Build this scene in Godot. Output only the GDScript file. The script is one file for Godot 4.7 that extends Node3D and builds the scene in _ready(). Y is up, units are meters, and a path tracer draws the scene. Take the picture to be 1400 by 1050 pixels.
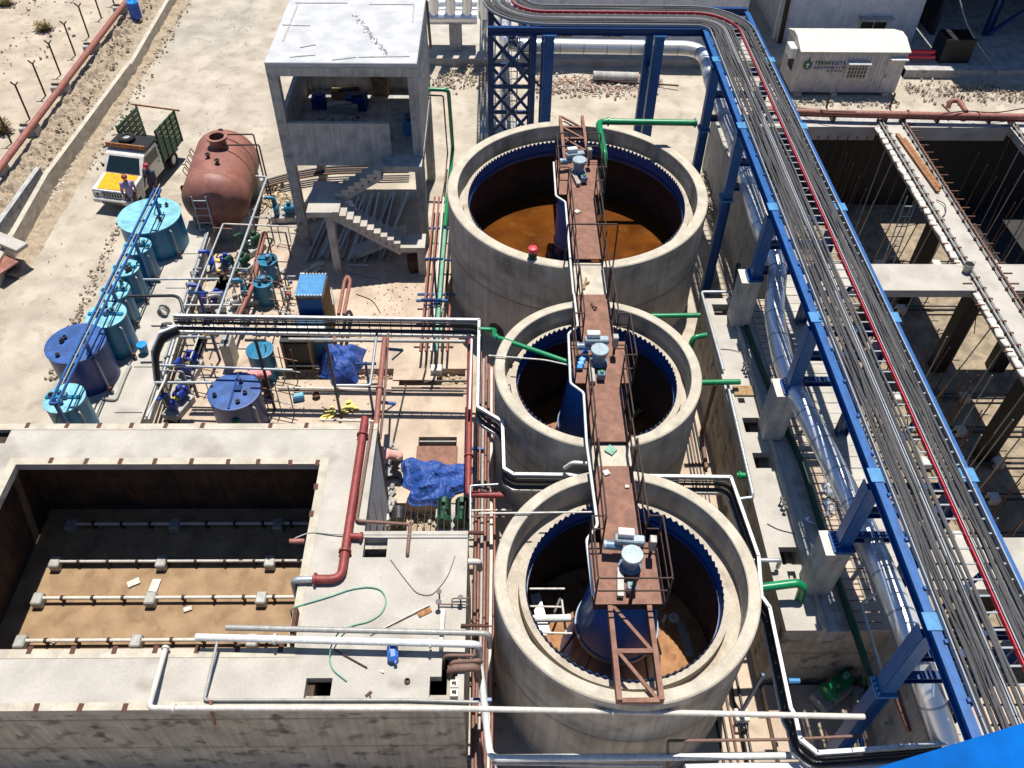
extends Node3D

# A water treatment plant seen from a high platform. Units are metres, y is up, the yard lies at y = 0.

const POOL_TOP := 3.3
const RIM := 3.96
const DECK := 2.5
const BASIN := 2.4
const RACK := 6.6

var mats := {}
var used := {}
var rng := RandomNumberGenerator.new()


class MB:
	# collects triangles; committed as one mesh
	var v := PackedVector3Array()
	var n := PackedVector3Array()
	var c := PackedColorArray()
	var col := Color(1, 1, 1)

	func tri(a: Vector3, b: Vector3, d: Vector3, na: Vector3, nb: Vector3, nd: Vector3) -> void:
		if (d - a).cross(b - a).dot(na + nb + nd) < 0.0:
			v.append(a); v.append(d); v.append(b)
			n.append(na); n.append(nd); n.append(nb)
		else:
			v.append(a); v.append(b); v.append(d)
			n.append(na); n.append(nb); n.append(nd)
		c.append(col); c.append(col); c.append(col)

	func quad(a: Vector3, b: Vector3, d: Vector3, e: Vector3, nn: Vector3) -> void:
		tri(a, b, d, nn, nn, nn)
		tri(a, d, e, nn, nn, nn)

	func flat(a: Vector3, b: Vector3, d: Vector3) -> void:
		var nn := (d - a).cross(b - a).normalized()
		tri(a, b, d, nn, nn, nn)

	func box(p: Vector3, s: Vector3, b := Basis()) -> void:
		var h := s * 0.5
		for ax in 3:
			for sg in [-1.0, 1.0]:
				var nn := Vector3.ZERO
				nn[ax] = sg
				var u := Vector3.ZERO
				var w := Vector3.ZERO
				u[(ax + 1) % 3] = h[(ax + 1) % 3]
				w[(ax + 2) % 3] = h[(ax + 2) % 3]
				var o: Vector3 = nn * h[ax]
				quad(p + b * (o - u - w), p + b * (o + u - w), p + b * (o + u + w), p + b * (o - u + w), b * nn)

	func box2(lo: Vector3, hi: Vector3) -> void:
		box((lo + hi) * 0.5, (hi - lo).abs())

	func cbox(p: Vector3, s: Vector3, e: float, b := Basis()) -> void:
		# box with chamfered edges
		var h := s * 0.5
		for ax in 3:
			for sg in [-1.0, 1.0]:
				var nn := Vector3.ZERO
				nn[ax] = sg
				var u := Vector3.ZERO
				var w := Vector3.ZERO
				u[(ax + 1) % 3] = h[(ax + 1) % 3] - e
				w[(ax + 2) % 3] = h[(ax + 2) % 3] - e
				var o: Vector3 = nn * h[ax]
				quad(p + b * (o - u - w), p + b * (o + u - w), p + b * (o + u + w), p + b * (o - u + w), b * nn)
		for ax in 3:
			var a1 := (ax + 1) % 3
			var a2 := (ax + 2) % 3
			for s1 in [-1.0, 1.0]:
				for s2 in [-1.0, 1.0]:
					var q1 := Vector3.ZERO
					var q2 := Vector3.ZERO
					q1[a1] = s1 * h[a1]; q1[a2] = s2 * (h[a2] - e)
					q2[a1] = s1 * (h[a1] - e); q2[a2] = s2 * h[a2]
					var l := Vector3.ZERO
					l[ax] = h[ax] - e
					var nn := Vector3.ZERO
					nn[a1] = s1; nn[a2] = s2
					quad(p + b * (q1 - l), p + b * (q2 - l), p + b * (q2 + l), p + b * (q1 + l), b * nn.normalized())
		for sx in [-1.0, 1.0]:
			for sy in [-1.0, 1.0]:
				for sz in [-1.0, 1.0]:
					var sv := Vector3(sx, sy, sz)
					var nn := (b * sv).normalized()
					tri(p + b * (sv * Vector3(h.x, h.y - e, h.z - e)), p + b * (sv * Vector3(h.x - e, h.y, h.z - e)), p + b * (sv * Vector3(h.x - e, h.y - e, h.z)), nn, nn, nn)

	func frame(a: Vector3, d: Vector3, up := Vector3.UP) -> Basis:
		var z := (d - a).normalized()
		var u := up
		if absf(z.dot(u)) > 0.98:
			u = Vector3.FORWARD if absf(z.z) < 0.9 else Vector3.RIGHT
		var x := u.cross(z).normalized()
		return Basis(x, z.cross(x).normalized(), z)

	func bar(a: Vector3, d: Vector3, w: float, h: float, up := Vector3.UP) -> void:
		box((a + d) * 0.5, Vector3(w, h, a.distance_to(d)), frame(a, d, up))

	func ibeam(a: Vector3, d: Vector3, w: float, h: float, up := Vector3.UP, t := 0.018) -> void:
		var b := frame(a, d, up)
		var l := a.distance_to(d)
		var m := (a + d) * 0.5
		box(m + b.y * (h - t) * 0.5, Vector3(w, t, l), b)
		box(m - b.y * (h - t) * 0.5, Vector3(w, t, l), b)
		box(m, Vector3(t, h - 2.0 * t, l), b)

	func tube(pts: Array, r: float, k := 8, caps := true, r2 := -1.0) -> void:
		var m := pts.size()
		if m < 2:
			return
		var x := Vector3.ZERO
		var pr := []
		for i in m:
			var t: Vector3
			if i == 0:
				t = (pts[1] - pts[0]).normalized()
			elif i == m - 1:
				t = (pts[i] - pts[i - 1]).normalized()
			else:
				t = ((pts[i + 1] - pts[i]).normalized() + (pts[i] - pts[i - 1]).normalized()).normalized()
			if i == 0:
				x = t.cross(Vector3.UP if absf(t.y) < 0.9 else Vector3.RIGHT).normalized()
			else:
				x = (x - t * x.dot(t)).normalized()
			var y := t.cross(x).normalized()
			var rr := r if r2 < 0.0 else lerpf(r, r2, float(i) / (m - 1))
			var ring := []
			for j in k:
				var an := TAU * j / k
				var nn := x * cos(an) + y * sin(an)
				ring.append([pts[i] + nn * rr, nn])
			if i > 0:
				for j in k:
					var j2 := (j + 1) % k
					tri(pr[j][0], ring[j][0], ring[j2][0], pr[j][1], ring[j][1], ring[j2][1])
					tri(pr[j][0], ring[j2][0], pr[j2][0], pr[j][1], ring[j2][1], pr[j2][1])
			if caps and (i == 0 or i == m - 1):
				var cn := -t if i == 0 else t
				for j in k:
					tri(pts[i], ring[j][0], ring[(j + 1) % k][0], cn, cn, cn)
			pr = ring

	func lathe(o: Vector3, prof: Array, k := 64, b := Basis(), a0 := 0.0, a1 := TAU) -> void:
		for i in prof.size() - 1:
			var p: Vector2 = prof[i]
			var q: Vector2 = prof[i + 1]
			if p.distance_to(q) < 0.00001:
				continue
			var d := q - p
			var n2 := Vector2(d.y, -d.x).normalized()
			for j in k:
				var t0 := a0 + (a1 - a0) * j / k
				var t1 := a0 + (a1 - a0) * (j + 1) / k
				var e0 := Vector3(cos(t0), 0, sin(t0))
				var e1 := Vector3(cos(t1), 0, sin(t1))
				var na := b * (e0 * n2.x + Vector3(0, n2.y, 0))
				var nb := b * (e1 * n2.x + Vector3(0, n2.y, 0))
				var A := o + b * (e0 * p.x + Vector3(0, p.y, 0))
				var B := o + b * (e1 * p.x + Vector3(0, p.y, 0))
				var C := o + b * (e1 * q.x + Vector3(0, q.y, 0))
				var D := o + b * (e0 * q.x + Vector3(0, q.y, 0))
				if p.x > 0.0001:
					tri(A, B, C, na, nb, nb)
				if q.x > 0.0001:
					tri(A, C, D, na, nb, na)

	func cyl(a: Vector3, d: Vector3, r: float, k := 16) -> void:
		var b := frame(a, d)
		var l := a.distance_to(d)
		lathe(a, [Vector2(0, 0), Vector2(r, 0), Vector2(r, l), Vector2(0, l)], k, Basis(b.x, b.z, b.y * -1.0))

	func prism(poly: Array, o: Vector3, u: Vector3, w: Vector3, depth: Vector3) -> void:
		# polygon (Vector2 list) in the plane u, w through o, pushed along depth
		var pp := PackedVector2Array(poly)
		var idx := Geometry2D.triangulate_polygon(pp)
		var nn := depth.normalized()
		for i in range(0, idx.size(), 3):
			var q := []
			for s in 3:
				var z: Vector2 = pp[idx[i + s]]
				q.append(o + u * z.x + w * z.y)
			tri(q[0], q[1], q[2], -nn, -nn, -nn)
			tri(q[0] + depth, q[1] + depth, q[2] + depth, nn, nn, nn)
		var cw := Geometry2D.is_polygon_clockwise(pp)
		var fl := 1.0 if (u.cross(w).dot(depth) > 0.0) else -1.0
		for i in poly.size():
			var a: Vector2 = pp[i]
			var d: Vector2 = pp[(i + 1) % poly.size()]
			var e := d - a
			var o2 := Vector2(e.y, -e.x)
			if cw:
				o2 = -o2
			var no := (u * o2.x + w * o2.y).normalized()
			var A := o + u * a.x + w * a.y
			var D := o + u * d.x + w * d.y
			quad(A, D, D + depth, A + depth, no * (1.0 if fl != 0.0 else 1.0))

	func slab(x0: float, x1: float, z0: float, z1: float, y0: float, y1: float, holes: Array) -> void:
		# flat slab with rectangular holes [xa, xb, za, zb]
		var xs := [x0, x1]
		var zs := [z0, z1]
		for h in holes:
			for q in [h[0], h[1]]:
				if q > x0 and q < x1 and not xs.has(q):
					xs.append(q)
			for q in [h[2], h[3]]:
				if q > z0 and q < z1 and not zs.has(q):
					zs.append(q)
		xs.sort()
		zs.sort()
		var full := func(i: int, j: int) -> bool:
			if i < 0 or j < 0 or i >= xs.size() - 1 or j >= zs.size() - 1:
				return false
			var mx: float = (xs[i] + xs[i + 1]) * 0.5
			var mz: float = (zs[j] + zs[j + 1]) * 0.5
			for h in holes:
				if mx > h[0] and mx < h[1] and mz > h[2] and mz < h[3]:
					return false
			return true
		for i in xs.size() - 1:
			for j in zs.size() - 1:
				if not full.call(i, j):
					continue
				var a: float = xs[i]
				var b: float = xs[i + 1]
				var d: float = zs[j]
				var e: float = zs[j + 1]
				quad(Vector3(a, y1, d), Vector3(b, y1, d), Vector3(b, y1, e), Vector3(a, y1, e), Vector3.UP)
				quad(Vector3(a, y0, d), Vector3(b, y0, d), Vector3(b, y0, e), Vector3(a, y0, e), Vector3.DOWN)
				if not full.call(i - 1, j):
					quad(Vector3(a, y0, d), Vector3(a, y1, d), Vector3(a, y1, e), Vector3(a, y0, e), Vector3.LEFT)
				if not full.call(i + 1, j):
					quad(Vector3(b, y0, d), Vector3(b, y1, d), Vector3(b, y1, e), Vector3(b, y0, e), Vector3.RIGHT)
				if not full.call(i, j - 1):
					quad(Vector3(a, y0, d), Vector3(a, y1, d), Vector3(b, y1, d), Vector3(b, y0, d), Vector3.FORWARD)
				if not full.call(i, j + 1):
					quad(Vector3(a, y0, e), Vector3(a, y1, e), Vector3(b, y1, e), Vector3(b, y0, e), Vector3.BACK)

	func mesh(off: Vector3) -> ArrayMesh:
		var w := PackedVector3Array()
		w.resize(v.size())
		for i in v.size():
			w[i] = v[i] - off
		var a := []
		a.resize(Mesh.ARRAY_MAX)
		a[Mesh.ARRAY_VERTEX] = w
		a[Mesh.ARRAY_NORMAL] = n
		a[Mesh.ARRAY_COLOR] = c
		var m := ArrayMesh.new()
		m.add_surface_from_arrays(Mesh.PRIMITIVE_TRIANGLES, a)
		return m


# ---------------------------------------------------------------- naming and parenting

func numbered(called: String) -> String:
	if not used.has(called):
		used[called] = 0
		return called
	used[called] += 1
	return "%s_%03d" % [called, used[called]]


func tag(o: Node, label: String, cat := "", group := "", kind := "") -> Node:
	if label != "":
		o.set_meta("label", label)
	if cat != "":
		o.set_meta("category", cat)
	if group != "":
		o.set_meta("group", group)
	if kind != "":
		o.set_meta("kind", kind)
	return o


func thing(called: String, label: String, cat: String, at := Vector3.ZERO, group := "") -> Node3D:
	var o := Node3D.new()
	o.name = numbered(called)
	add_child(o, true)
	o.position = at
	tag(o, label, cat, group)
	return o


func origin(o: Node) -> Vector3:
	var p := Vector3.ZERO
	while o != null and o != self:
		p += (o as Node3D).position
		o = o.get_parent()
	return p


func put(called: String, st: MB, m: Material, parent: Node = null) -> MeshInstance3D:
	var o := MeshInstance3D.new()
	if parent == null:
		o.name = numbered(called)
		add_child(o, true)
		o.mesh = st.mesh(Vector3.ZERO)
	else:
		o.name = called
		parent.add_child(o, true)
		o.mesh = st.mesh(origin(parent))
	o.material_override = m
	return o


func share(called: String, m: Mesh, mt: Material, parent: Node, at: Vector3, b := Basis()) -> MeshInstance3D:
	var o := MeshInstance3D.new()
	o.name = called
	parent.add_child(o, true)
	o.mesh = m
	o.material_override = mt
	o.transform = Transform3D(b, at)
	return o


func solo(called: String, st: MB, m: Material, label: String, cat: String, group := "") -> MeshInstance3D:
	# a top-level thing that is one mesh, with its origin at its base
	var lo := st.v[0]
	var hi := st.v[0]
	for p in st.v:
		lo = lo.min(p)
		hi = hi.max(p)
	var at := Vector3((lo.x + hi.x) * 0.5, lo.y, (lo.z + hi.z) * 0.5)
	var o := MeshInstance3D.new()
	o.name = numbered(called)
	add_child(o, true)
	o.position = at
	o.mesh = st.mesh(at)
	o.material_override = m
	tag(o, label, cat, group)
	return o


func struct(called: String, st: MB, m: Material) -> MeshInstance3D:
	var o := put(called, st, m)
	o.set_meta("kind", "structure")
	return o


func copy(o: Node3D, label: String, at: Vector3, turn := 0.0) -> Node3D:
	var stem := str(o.name)
	var r: Node3D = o.duplicate()
	if stem.length() > 4 and stem.substr(stem.length() - 4, 1) == "_" and stem.substr(stem.length() - 3).is_valid_int():
		stem = stem.substr(0, stem.length() - 4)
	r.name = numbered(stem)
	add_child(r, true)
	r.position = at
	r.rotation.y = turn
	r.set_meta("label", label)
	return r


func bend(pts: Array, rad := 0.15, k := 4) -> Array:
	# rounds the corners of a polyline
	if pts.size() < 3:
		return pts
	var out := [pts[0]]
	for i in range(1, pts.size() - 1):
		var p: Vector3 = pts[i]
		var a: Vector3 = pts[i - 1] - p
		var b: Vector3 = pts[i + 1] - p
		var r := minf(rad, minf(a.length(), b.length()) * 0.45)
		var s := p + a.normalized() * r
		var e := p + b.normalized() * r
		for j in k + 1:
			var t := float(j) / k
			out.append(s.lerp(p, t).lerp(p.lerp(e, t), t))
	out.append(pts[pts.size() - 1])
	return out


func pipe(called: String, label: String, pts: Array, r: float, m: Material, rad := 0.2, cat := "pipe", group := "", flanges := []) -> Node3D:
	var st := MB.new()
	var path := bend(pts, rad, 5)
	st.tube(path, r, 10 if r > 0.05 else 7)
	if flanges.is_empty():
		return solo(called, st, m, label, cat, group)
	var t := thing(called, label, cat, Vector3(pts[0].x, 0, pts[0].z), group)
	put("pipe_run", st, m, t)
	for fl in flanges:
		# [segment, fraction]
		var a: Vector3 = pts[fl[0]]
		var d: Vector3 = pts[fl[0] + 1]
		var q := a.lerp(d, fl[1])
		var u := (d - a).normalized() * 0.025
		var s2 := MB.new()
		s2.cyl(q - u, q + u, r * 1.45, 14)
		put("flange", s2, m, t)
	return t


# ---------------------------------------------------------------- materials

func noise_img(sd: int, freq: float, w: int, h: int, oct := 4, kind := FastNoiseLite.TYPE_SIMPLEX_SMOOTH) -> PackedByteArray:
	var nz := FastNoiseLite.new()
	nz.seed = sd
	nz.noise_type = kind
	nz.frequency = freq
	nz.fractal_octaves = oct
	var im := nz.get_seamless_image(w, h)
	im.convert(Image.FORMAT_L8)
	return im.get_data()


func stretched(sd: int, freq: float, w: int, h: int, n: int) -> PackedByteArray:
	var nz := FastNoiseLite.new()
	nz.seed = sd
	nz.frequency = freq
	nz.fractal_octaves = 3
	var im := nz.get_seamless_image(w, h)
	im.convert(Image.FORMAT_L8)
	im.resize(n, n, Image.INTERPOLATE_CUBIC)
	return im.get_data()


func tex(sd: int, n: int, lo: Color, hi: Color, stain: Color, opts := {}) -> ImageTexture:
	# lo..hi by broad noise, plus fine grain, streaks running down and stains with edges of their own
	var broad := noise_img(sd, opts.get("f1", 0.012), n, n, 5)
	var fine := noise_img(sd + 7, opts.get("f2", 0.12), n, n, 3)
	var spots := noise_img(sd + 13, opts.get("f3", 0.02), n, n, 4)
	var streak := PackedByteArray()
	var sa: float = opts.get("streak", 0.0)
	if sa > 0.0:
		streak = stretched(sd + 3, 0.06, n, maxi(8, n / 24), n)
	var grain: float = opts.get("grain", 0.1)
	var st: float = opts.get("stain", 0.3)
	var th: float = opts.get("at", 0.62)
	var lines: int = opts.get("lines", 0)
	var out := PackedByteArray()
	out.resize(n * n * 3)
	for y in n:
		var ln := 0.0
		if lines > 0:
			var ph := fposmod(float(y) * lines / n, 1.0)
			if ph < 0.02:
				ln = 0.35
			elif ph < 0.1:
				ln = 0.12 * (1.0 - ph * 10.0)
		for x in n:
			var i := y * n + x
			var t := clampf((broad[i] / 255.0 - 0.5) * 1.5 + 0.5, 0.0, 1.0)
			var q := lo.lerp(hi, t)
			var g := 1.0 + (fine[i] / 255.0 - 0.5) * 2.0 * grain
			if sa > 0.0:
				g *= 1.0 + (streak[i] / 255.0 - 0.55) * sa
			g *= 1.0 - ln * (0.5 + broad[i] / 255.0)
			var s := clampf((spots[i] / 255.0 - th) * 3.2, 0.0, 1.0) * st * clampf(0.35 + fine[i] / 200.0, 0.0, 1.3)
			q = q.lerp(stain, s)
			out[i * 3] = clampi(int(q.r * g * 255.0), 0, 255)
			out[i * 3 + 1] = clampi(int(q.g * g * 255.0), 0, 255)
			out[i * 3 + 2] = clampi(int(q.b * g * 255.0), 0, 255)
	var im := Image.create_from_data(n, n, false, Image.FORMAT_RGB8, out)
	im.generate_mipmaps()
	return ImageTexture.create_from_image(im)


func bumps(sd: int, n: int, freq: float, strength: float) -> ImageTexture:
	var d := noise_img(sd, freq, n, n, 5)
	var im := Image.create_from_data(n, n, false, Image.FORMAT_L8, d)
	im.convert(Image.FORMAT_RGBA8)
	im.bump_map_to_normal_map(strength)
	return ImageTexture.create_from_image(im)


func mat(key: String, c: Color, rough := 0.7, metal := 0.0, t: Texture2D = null, size := 2.0, nt: Texture2D = null, ns := 0.5) -> StandardMaterial3D:
	var m := StandardMaterial3D.new()
	m.albedo_color = c
	m.roughness = rough
	m.metallic = metal
	if t != null:
		m.albedo_texture = t
		m.uv1_triplanar = true
		m.uv1_world_triplanar = true
		m.uv1_scale = Vector3.ONE / size
	if nt != null:
		m.normal_enabled = true
		m.normal_texture = nt
		m.normal_scale = ns
		m.uv1_triplanar = true
		m.uv1_world_triplanar = true
		m.uv1_scale = Vector3.ONE / size
	mats[key] = m
	return m


func build_materials() -> void:
	var rough_n := bumps(5, 256, 0.03, 3.0)
	var fine_n := bumps(9, 256, 0.12, 2.0)
	var crease := bumps(31, 256, 0.018, 14.0)
	var wear := tex(41, 256, Color(0.9, 0.9, 0.9), Color(1, 1, 1), Color(0.72, 0.69, 0.66), {"f1": 0.02, "grain": 0.04, "stain": 0.35, "at": 0.6, "streak": 0.1})
	var dusty := tex(47, 256, Color(0.78, 0.76, 0.74), Color(1, 0.99, 0.97), Color(0.85, 0.78, 0.7), {"f1": 0.016, "grain": 0.1, "stain": 0.8, "at": 0.55})
	var faded := tex(43, 512, Color(0.86, 0.88, 0.9), Color(1, 1, 1), Color(1.0, 0.9, 0.8), {"f1": 0.01, "f2": 0.18, "f3": 0.02, "grain": 0.07, "stain": 0.6, "at": 0.6, "streak": 0.25})
	var runs := tex(44, 512, Color(0.84, 0.85, 0.86), Color(1, 1, 1), Color(0.8, 0.74, 0.68), {"f1": 0.01, "f2": 0.18, "f3": 0.014, "grain": 0.05, "stain": 0.6, "at": 0.58, "streak": 0.45})
	mat("slab", Color(1, 1, 1), 0.9, 0, tex(2, 512, Color(0.625, 0.607, 0.57), Color(0.685, 0.667, 0.63), Color(0.52, 0.5, 0.46), {"f1": 0.008, "f3": 0.006, "grain": 0.04, "stain": 0.6, "at": 0.64}), 5.0, rough_n, 0.25)
	mat("rim", Color(1, 1, 1), 0.9, 0, tex(12, 512, Color(0.66, 0.63, 0.565), Color(0.73, 0.7, 0.635), Color(0.52, 0.5, 0.47), {"f1": 0.012, "f3": 0.01, "grain": 0.06, "stain": 0.4, "at": 0.62}), 4.0, rough_n, 0.3)
	mat("wall", Color(1, 1, 1), 0.9, 0, tex(22, 1024, Color(0.59, 0.562, 0.51), Color(0.68, 0.65, 0.595), Color(0.25, 0.235, 0.21), {"f1": 0.009, "f3": 0.012, "grain": 0.06, "stain": 0.8, "at": 0.62, "streak": 0.18, "lines": 6}), 8.6, rough_n, 0.35)
	mat("tankwall", Color(1, 1, 1), 0.88, 0, tex(27, 512, Color(0.61, 0.59, 0.55), Color(0.7, 0.68, 0.635), Color(0.38, 0.36, 0.33), {"f1": 0.007, "f3": 0.008, "grain": 0.05, "stain": 0.7, "at": 0.6, "streak": 0.22, "lines": 3}), 6.7, rough_n, 0.3)
	mat("launder", Color(1, 1, 1), 0.9, 0, tex(77, 256, Color(0.62, 0.585, 0.53), Color(0.69, 0.655, 0.6), Color(0.5, 0.45, 0.38), {"f1": 0.014, "f3": 0.02, "grain": 0.06, "stain": 0.5, "at": 0.62}), 3.1, rough_n, 0.3)
	mat("grey", Color(1, 1, 1), 0.9, 0, tex(32, 512, Color(0.6, 0.595, 0.58), Color(0.68, 0.675, 0.655), Color(0.42, 0.41, 0.4), {"f1": 0.01, "f3": 0.008, "grain": 0.05, "stain": 0.5, "at": 0.62, "streak": 0.16}), 3.5, rough_n, 0.3)
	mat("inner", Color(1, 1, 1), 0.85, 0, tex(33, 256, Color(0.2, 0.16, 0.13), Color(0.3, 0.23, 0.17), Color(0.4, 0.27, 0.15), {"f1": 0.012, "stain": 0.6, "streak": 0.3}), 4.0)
	mat("sand", Color(1, 1, 1), 0.95, 0, tex(3, 1024, Color(0.6, 0.563, 0.505), Color(0.7, 0.663, 0.602), Color(0.52, 0.48, 0.42), {"f1": 0.005, "f2": 0.22, "f3": 0.012, "grain": 0.13, "stain": 0.5, "at": 0.58}), 11.0, rough_n, 0.5)
	mat("road", Color(1, 1, 1), 0.95, 0, tex(4, 1024, Color(0.63, 0.575, 0.495), Color(0.73, 0.68, 0.6), Color(0.55, 0.54, 0.5), {"f1": 0.004, "f2": 0.2, "f3": 0.006, "grain": 0.08, "stain": 0.6, "at": 0.55}), 13.0, rough_n, 0.4)
	mat("soil", Color(1, 1, 1), 0.95, 0, tex(6, 512, Color(0.53, 0.47, 0.39), Color(0.64, 0.585, 0.5), Color(0.72, 0.68, 0.62), {"f1": 0.02, "f2": 0.25, "f3": 0.05, "grain": 0.25, "stain": 0.7, "at": 0.6}), 5.0, rough_n, 1.0)
	mat("paving", Color(1, 1, 1), 0.92, 0, tex(8, 512, Color(0.64, 0.575, 0.505), Color(0.72, 0.655, 0.58), Color(0.52, 0.465, 0.4), {"f1": 0.008, "f2": 0.2, "f3": 0.014, "grain": 0.07, "stain": 0.5, "at": 0.6}), 6.0, rough_n, 0.25)
	mat("sludge", Color(1, 1, 1), 0.85, 0, tex(14, 512, Color(0.51, 0.415, 0.305), Color(0.59, 0.49, 0.37), Color(0.41, 0.325, 0.235), {"f1": 0.009, "f2": 0.2, "f3": 0.012, "grain": 0.07, "stain": 0.5, "at": 0.6}), 4.0, rough_n, 0.6)
	mat("mud", Color(1, 1, 1), 0.55, 0, tex(15, 512, Color(0.43, 0.25, 0.11), Color(0.55, 0.34, 0.16), Color(0.33, 0.2, 0.1), {"f1": 0.012, "f2": 0.15, "grain": 0.1, "stain": 0.5}), 3.0, rough_n, 0.5)
	mat("water", Color(1, 1, 1), 0.03, 0, tex(117, 512, Color(0.3, 0.165, 0.06), Color(0.4, 0.23, 0.085), Color(0.44, 0.29, 0.13), {"f1": 0.008, "f2": 0.05, "f3": 0.02, "grain": 0.03, "stain": 0.5, "at": 0.6}), 7.0, rough_n, 0.02)
	mat("bed", Color(1, 1, 1), 0.8, 0, tex(114, 512, Color(0.53, 0.365, 0.225), Color(0.62, 0.45, 0.295), Color(0.43, 0.28, 0.19), {"f1": 0.012, "f2": 0.15, "f3": 0.016, "grain": 0.1, "stain": 0.6, "at": 0.58}), 3.0, rough_n, 0.6)
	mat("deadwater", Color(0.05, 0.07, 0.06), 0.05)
	mat("basinfloor", Color(1, 1, 1), 0.92, 0, tex(16, 512, Color(0.47, 0.42, 0.35), Color(0.6, 0.545, 0.46), Color(0.35, 0.31, 0.26), {"f1": 0.012, "f2": 0.2, "grain": 0.1, "stain": 0.6}), 4.0, rough_n, 0.4)
	mat("blue", Color(0.08, 0.345, 0.6), 0.42, 0.0, faded, 1.7)
	mat("drum", Color(0.16, 0.47, 0.76), 0.3, 0.0, faded, 2.0)
	mat("deep", Color(0.035, 0.23, 0.44), 0.35, 0.0, wear, 2.3)  # rack blue darkened to its shaded tone, also used for dark blue parts
	mat("bright", Color(0.0, 0.36, 0.68), 0.6, 0.0, wear, 2.9)
	mats["bright"].metallic_specular = 0.15
	mat("weir", Color(0.1, 0.35, 0.62), 0.4, 0.0, wear, 1.2)
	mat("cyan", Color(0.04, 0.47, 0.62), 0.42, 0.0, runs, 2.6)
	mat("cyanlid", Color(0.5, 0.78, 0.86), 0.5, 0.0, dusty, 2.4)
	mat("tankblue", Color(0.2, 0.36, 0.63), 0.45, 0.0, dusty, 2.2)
	mat("navy", Color(0.07, 0.2, 0.48), 0.38, 0.0, runs, 2.4)
	mat("skyblue", Color(0.25, 0.52, 0.72), 0.5, 0.0, wear, 1.3)
	mat("oxide", Color(0.53, 0.385, 0.325), 0.75, 0, tex(61, 512, Color(0.82, 0.8, 0.78), Color(1, 0.98, 0.96), Color(0.78, 0.66, 0.56), {"f1": 0.012, "f2": 0.2, "f3": 0.02, "grain": 0.04, "stain": 0.6, "at": 0.58}), 2.2)
	mat("rust", Color(0.33, 0.2, 0.15), 0.8, 0, wear, 0.9)
	mat("railbrown", Color(0.22, 0.15, 0.12), 0.7)
	mat("redpipe", Color(0.56, 0.23, 0.22), 0.55, 0, dusty, 1.2)
	mat("rosepipe", Color(0.6, 0.39, 0.35), 0.6, 0, dusty, 1.1)
	mat("tankrose", Color(0.59, 0.4, 0.36), 0.55, 0, dusty, 3.1)
	mat("rustpipe", Color(0.47, 0.36, 0.31), 0.7, 0, wear, 1.0)
	mat("green", Color(0.03, 0.5, 0.31), 0.35, 0, wear, 1.6)
	mat("darkgreen", Color(0.05, 0.27, 0.19), 0.5, 0, wear, 1.6)
	mat("palegreen", Color(0.45, 0.66, 0.58), 0.5, 0, wear, 1.6)
	mat("galv", Color(0.72, 0.75, 0.77), 0.45, 0.55, wear, 1.5)
	mat("trayrail", Color(0.55, 0.57, 0.59), 0.7, 0.0)
	mat("white", Color(0.85, 0.86, 0.85), 0.45, 0, wear, 1.5)
	mat("offwhite", Color(0.8, 0.78, 0.74), 0.6, 0, wear, 1.5)
	mat("greypipe", Color(0.62, 0.62, 0.6), 0.5, 0.15, wear, 1.5)
	mat("clad", Color(0.9, 0.91, 0.92), 0.3, 0.65, null)
	mat("cable", Color(0.28, 0.28, 0.285), 0.85, 0, wear, 0.8)
	mat("cable_pale", Color(0.34, 0.34, 0.345), 0.85, 0, wear, 0.8)
	mat("cable_dark", Color(0.22, 0.22, 0.225), 0.85, 0, wear, 0.8)
	mat("black", Color(0.05, 0.05, 0.055), 0.5)
	mat("charcoal", Color(0.15, 0.16, 0.17), 0.45)
	mat("redtrim", Color(0.8, 0.2, 0.25), 0.5)
	mat("tarp", Color(0.15, 0.3, 0.6), 0.55, 0, wear, 1.1, crease, 1.0)
	mat("yellow", Color(0.95, 0.66, 0.1), 0.35, 0, wear, 1.7)
	mat("sheetyellow", Color(0.88, 0.8, 0.42), 0.6)
	mat("vanwhite", Color(0.86, 0.85, 0.81), 0.3, 0, wear, 1.3)
	mat("truckgreen", Color(0.16, 0.36, 0.2), 0.5, 0, wear, 0.9)
	mat("rubber", Color(0.07, 0.07, 0.07), 0.85)
	mat("glass", Color(0.1, 0.16, 0.17), 0.06)
	mat("wood", Color(1, 1, 1), 0.8, 0, tex(71, 256, Color(0.48, 0.32, 0.19), Color(0.62, 0.44, 0.28), Color(0.38, 0.26, 0.17), {"f1": 0.02, "stain": 0.5, "streak": 0.2}), 1.2)
	mat("board", Color(0.62, 0.52, 0.38), 0.9, 0, dusty, 1.2)
	mat("cabin", Color(0.74, 0.73, 0.73), 0.55, 0, wear, 2.6)
	mat("cabinroof", Color(0.84, 0.83, 0.77), 0.6, 0, wear, 4.0)
	mat("plaster", Color(1, 1, 1), 0.85, 0, tex(83, 512, Color(0.74, 0.75, 0.77), Color(0.82, 0.83, 0.84), Color(0.6, 0.6, 0.6), {"f1": 0.01, "grain": 0.03, "stain": 0.4, "streak": 0.08}), 5.0)
	mat("motor", Color(0.4, 0.5, 0.6), 0.4, 0, wear, 0.7)
	mat("motorcap", Color(0.6, 0.67, 0.7), 0.4, 0, wear, 0.7)
	mat("machine", Color(0.1, 0.24, 0.62), 0.4, 0, wear, 0.6)
	mat("brightyellow", Color(0.85, 0.75, 0.1), 0.5)
	mat("cobalt", Color(0.2, 0.4, 0.72), 0.4)
	mat("azure", Color(0.02, 0.5, 0.85), 0.45)
	mat("rebar", Color(0.37, 0.25, 0.17), 0.85)
	mat("scrub", Color(0.5, 0.44, 0.3), 0.95)
	mat("darkshed", Color(0.12, 0.15, 0.2), 0.7, 0, wear, 2.0)
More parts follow.
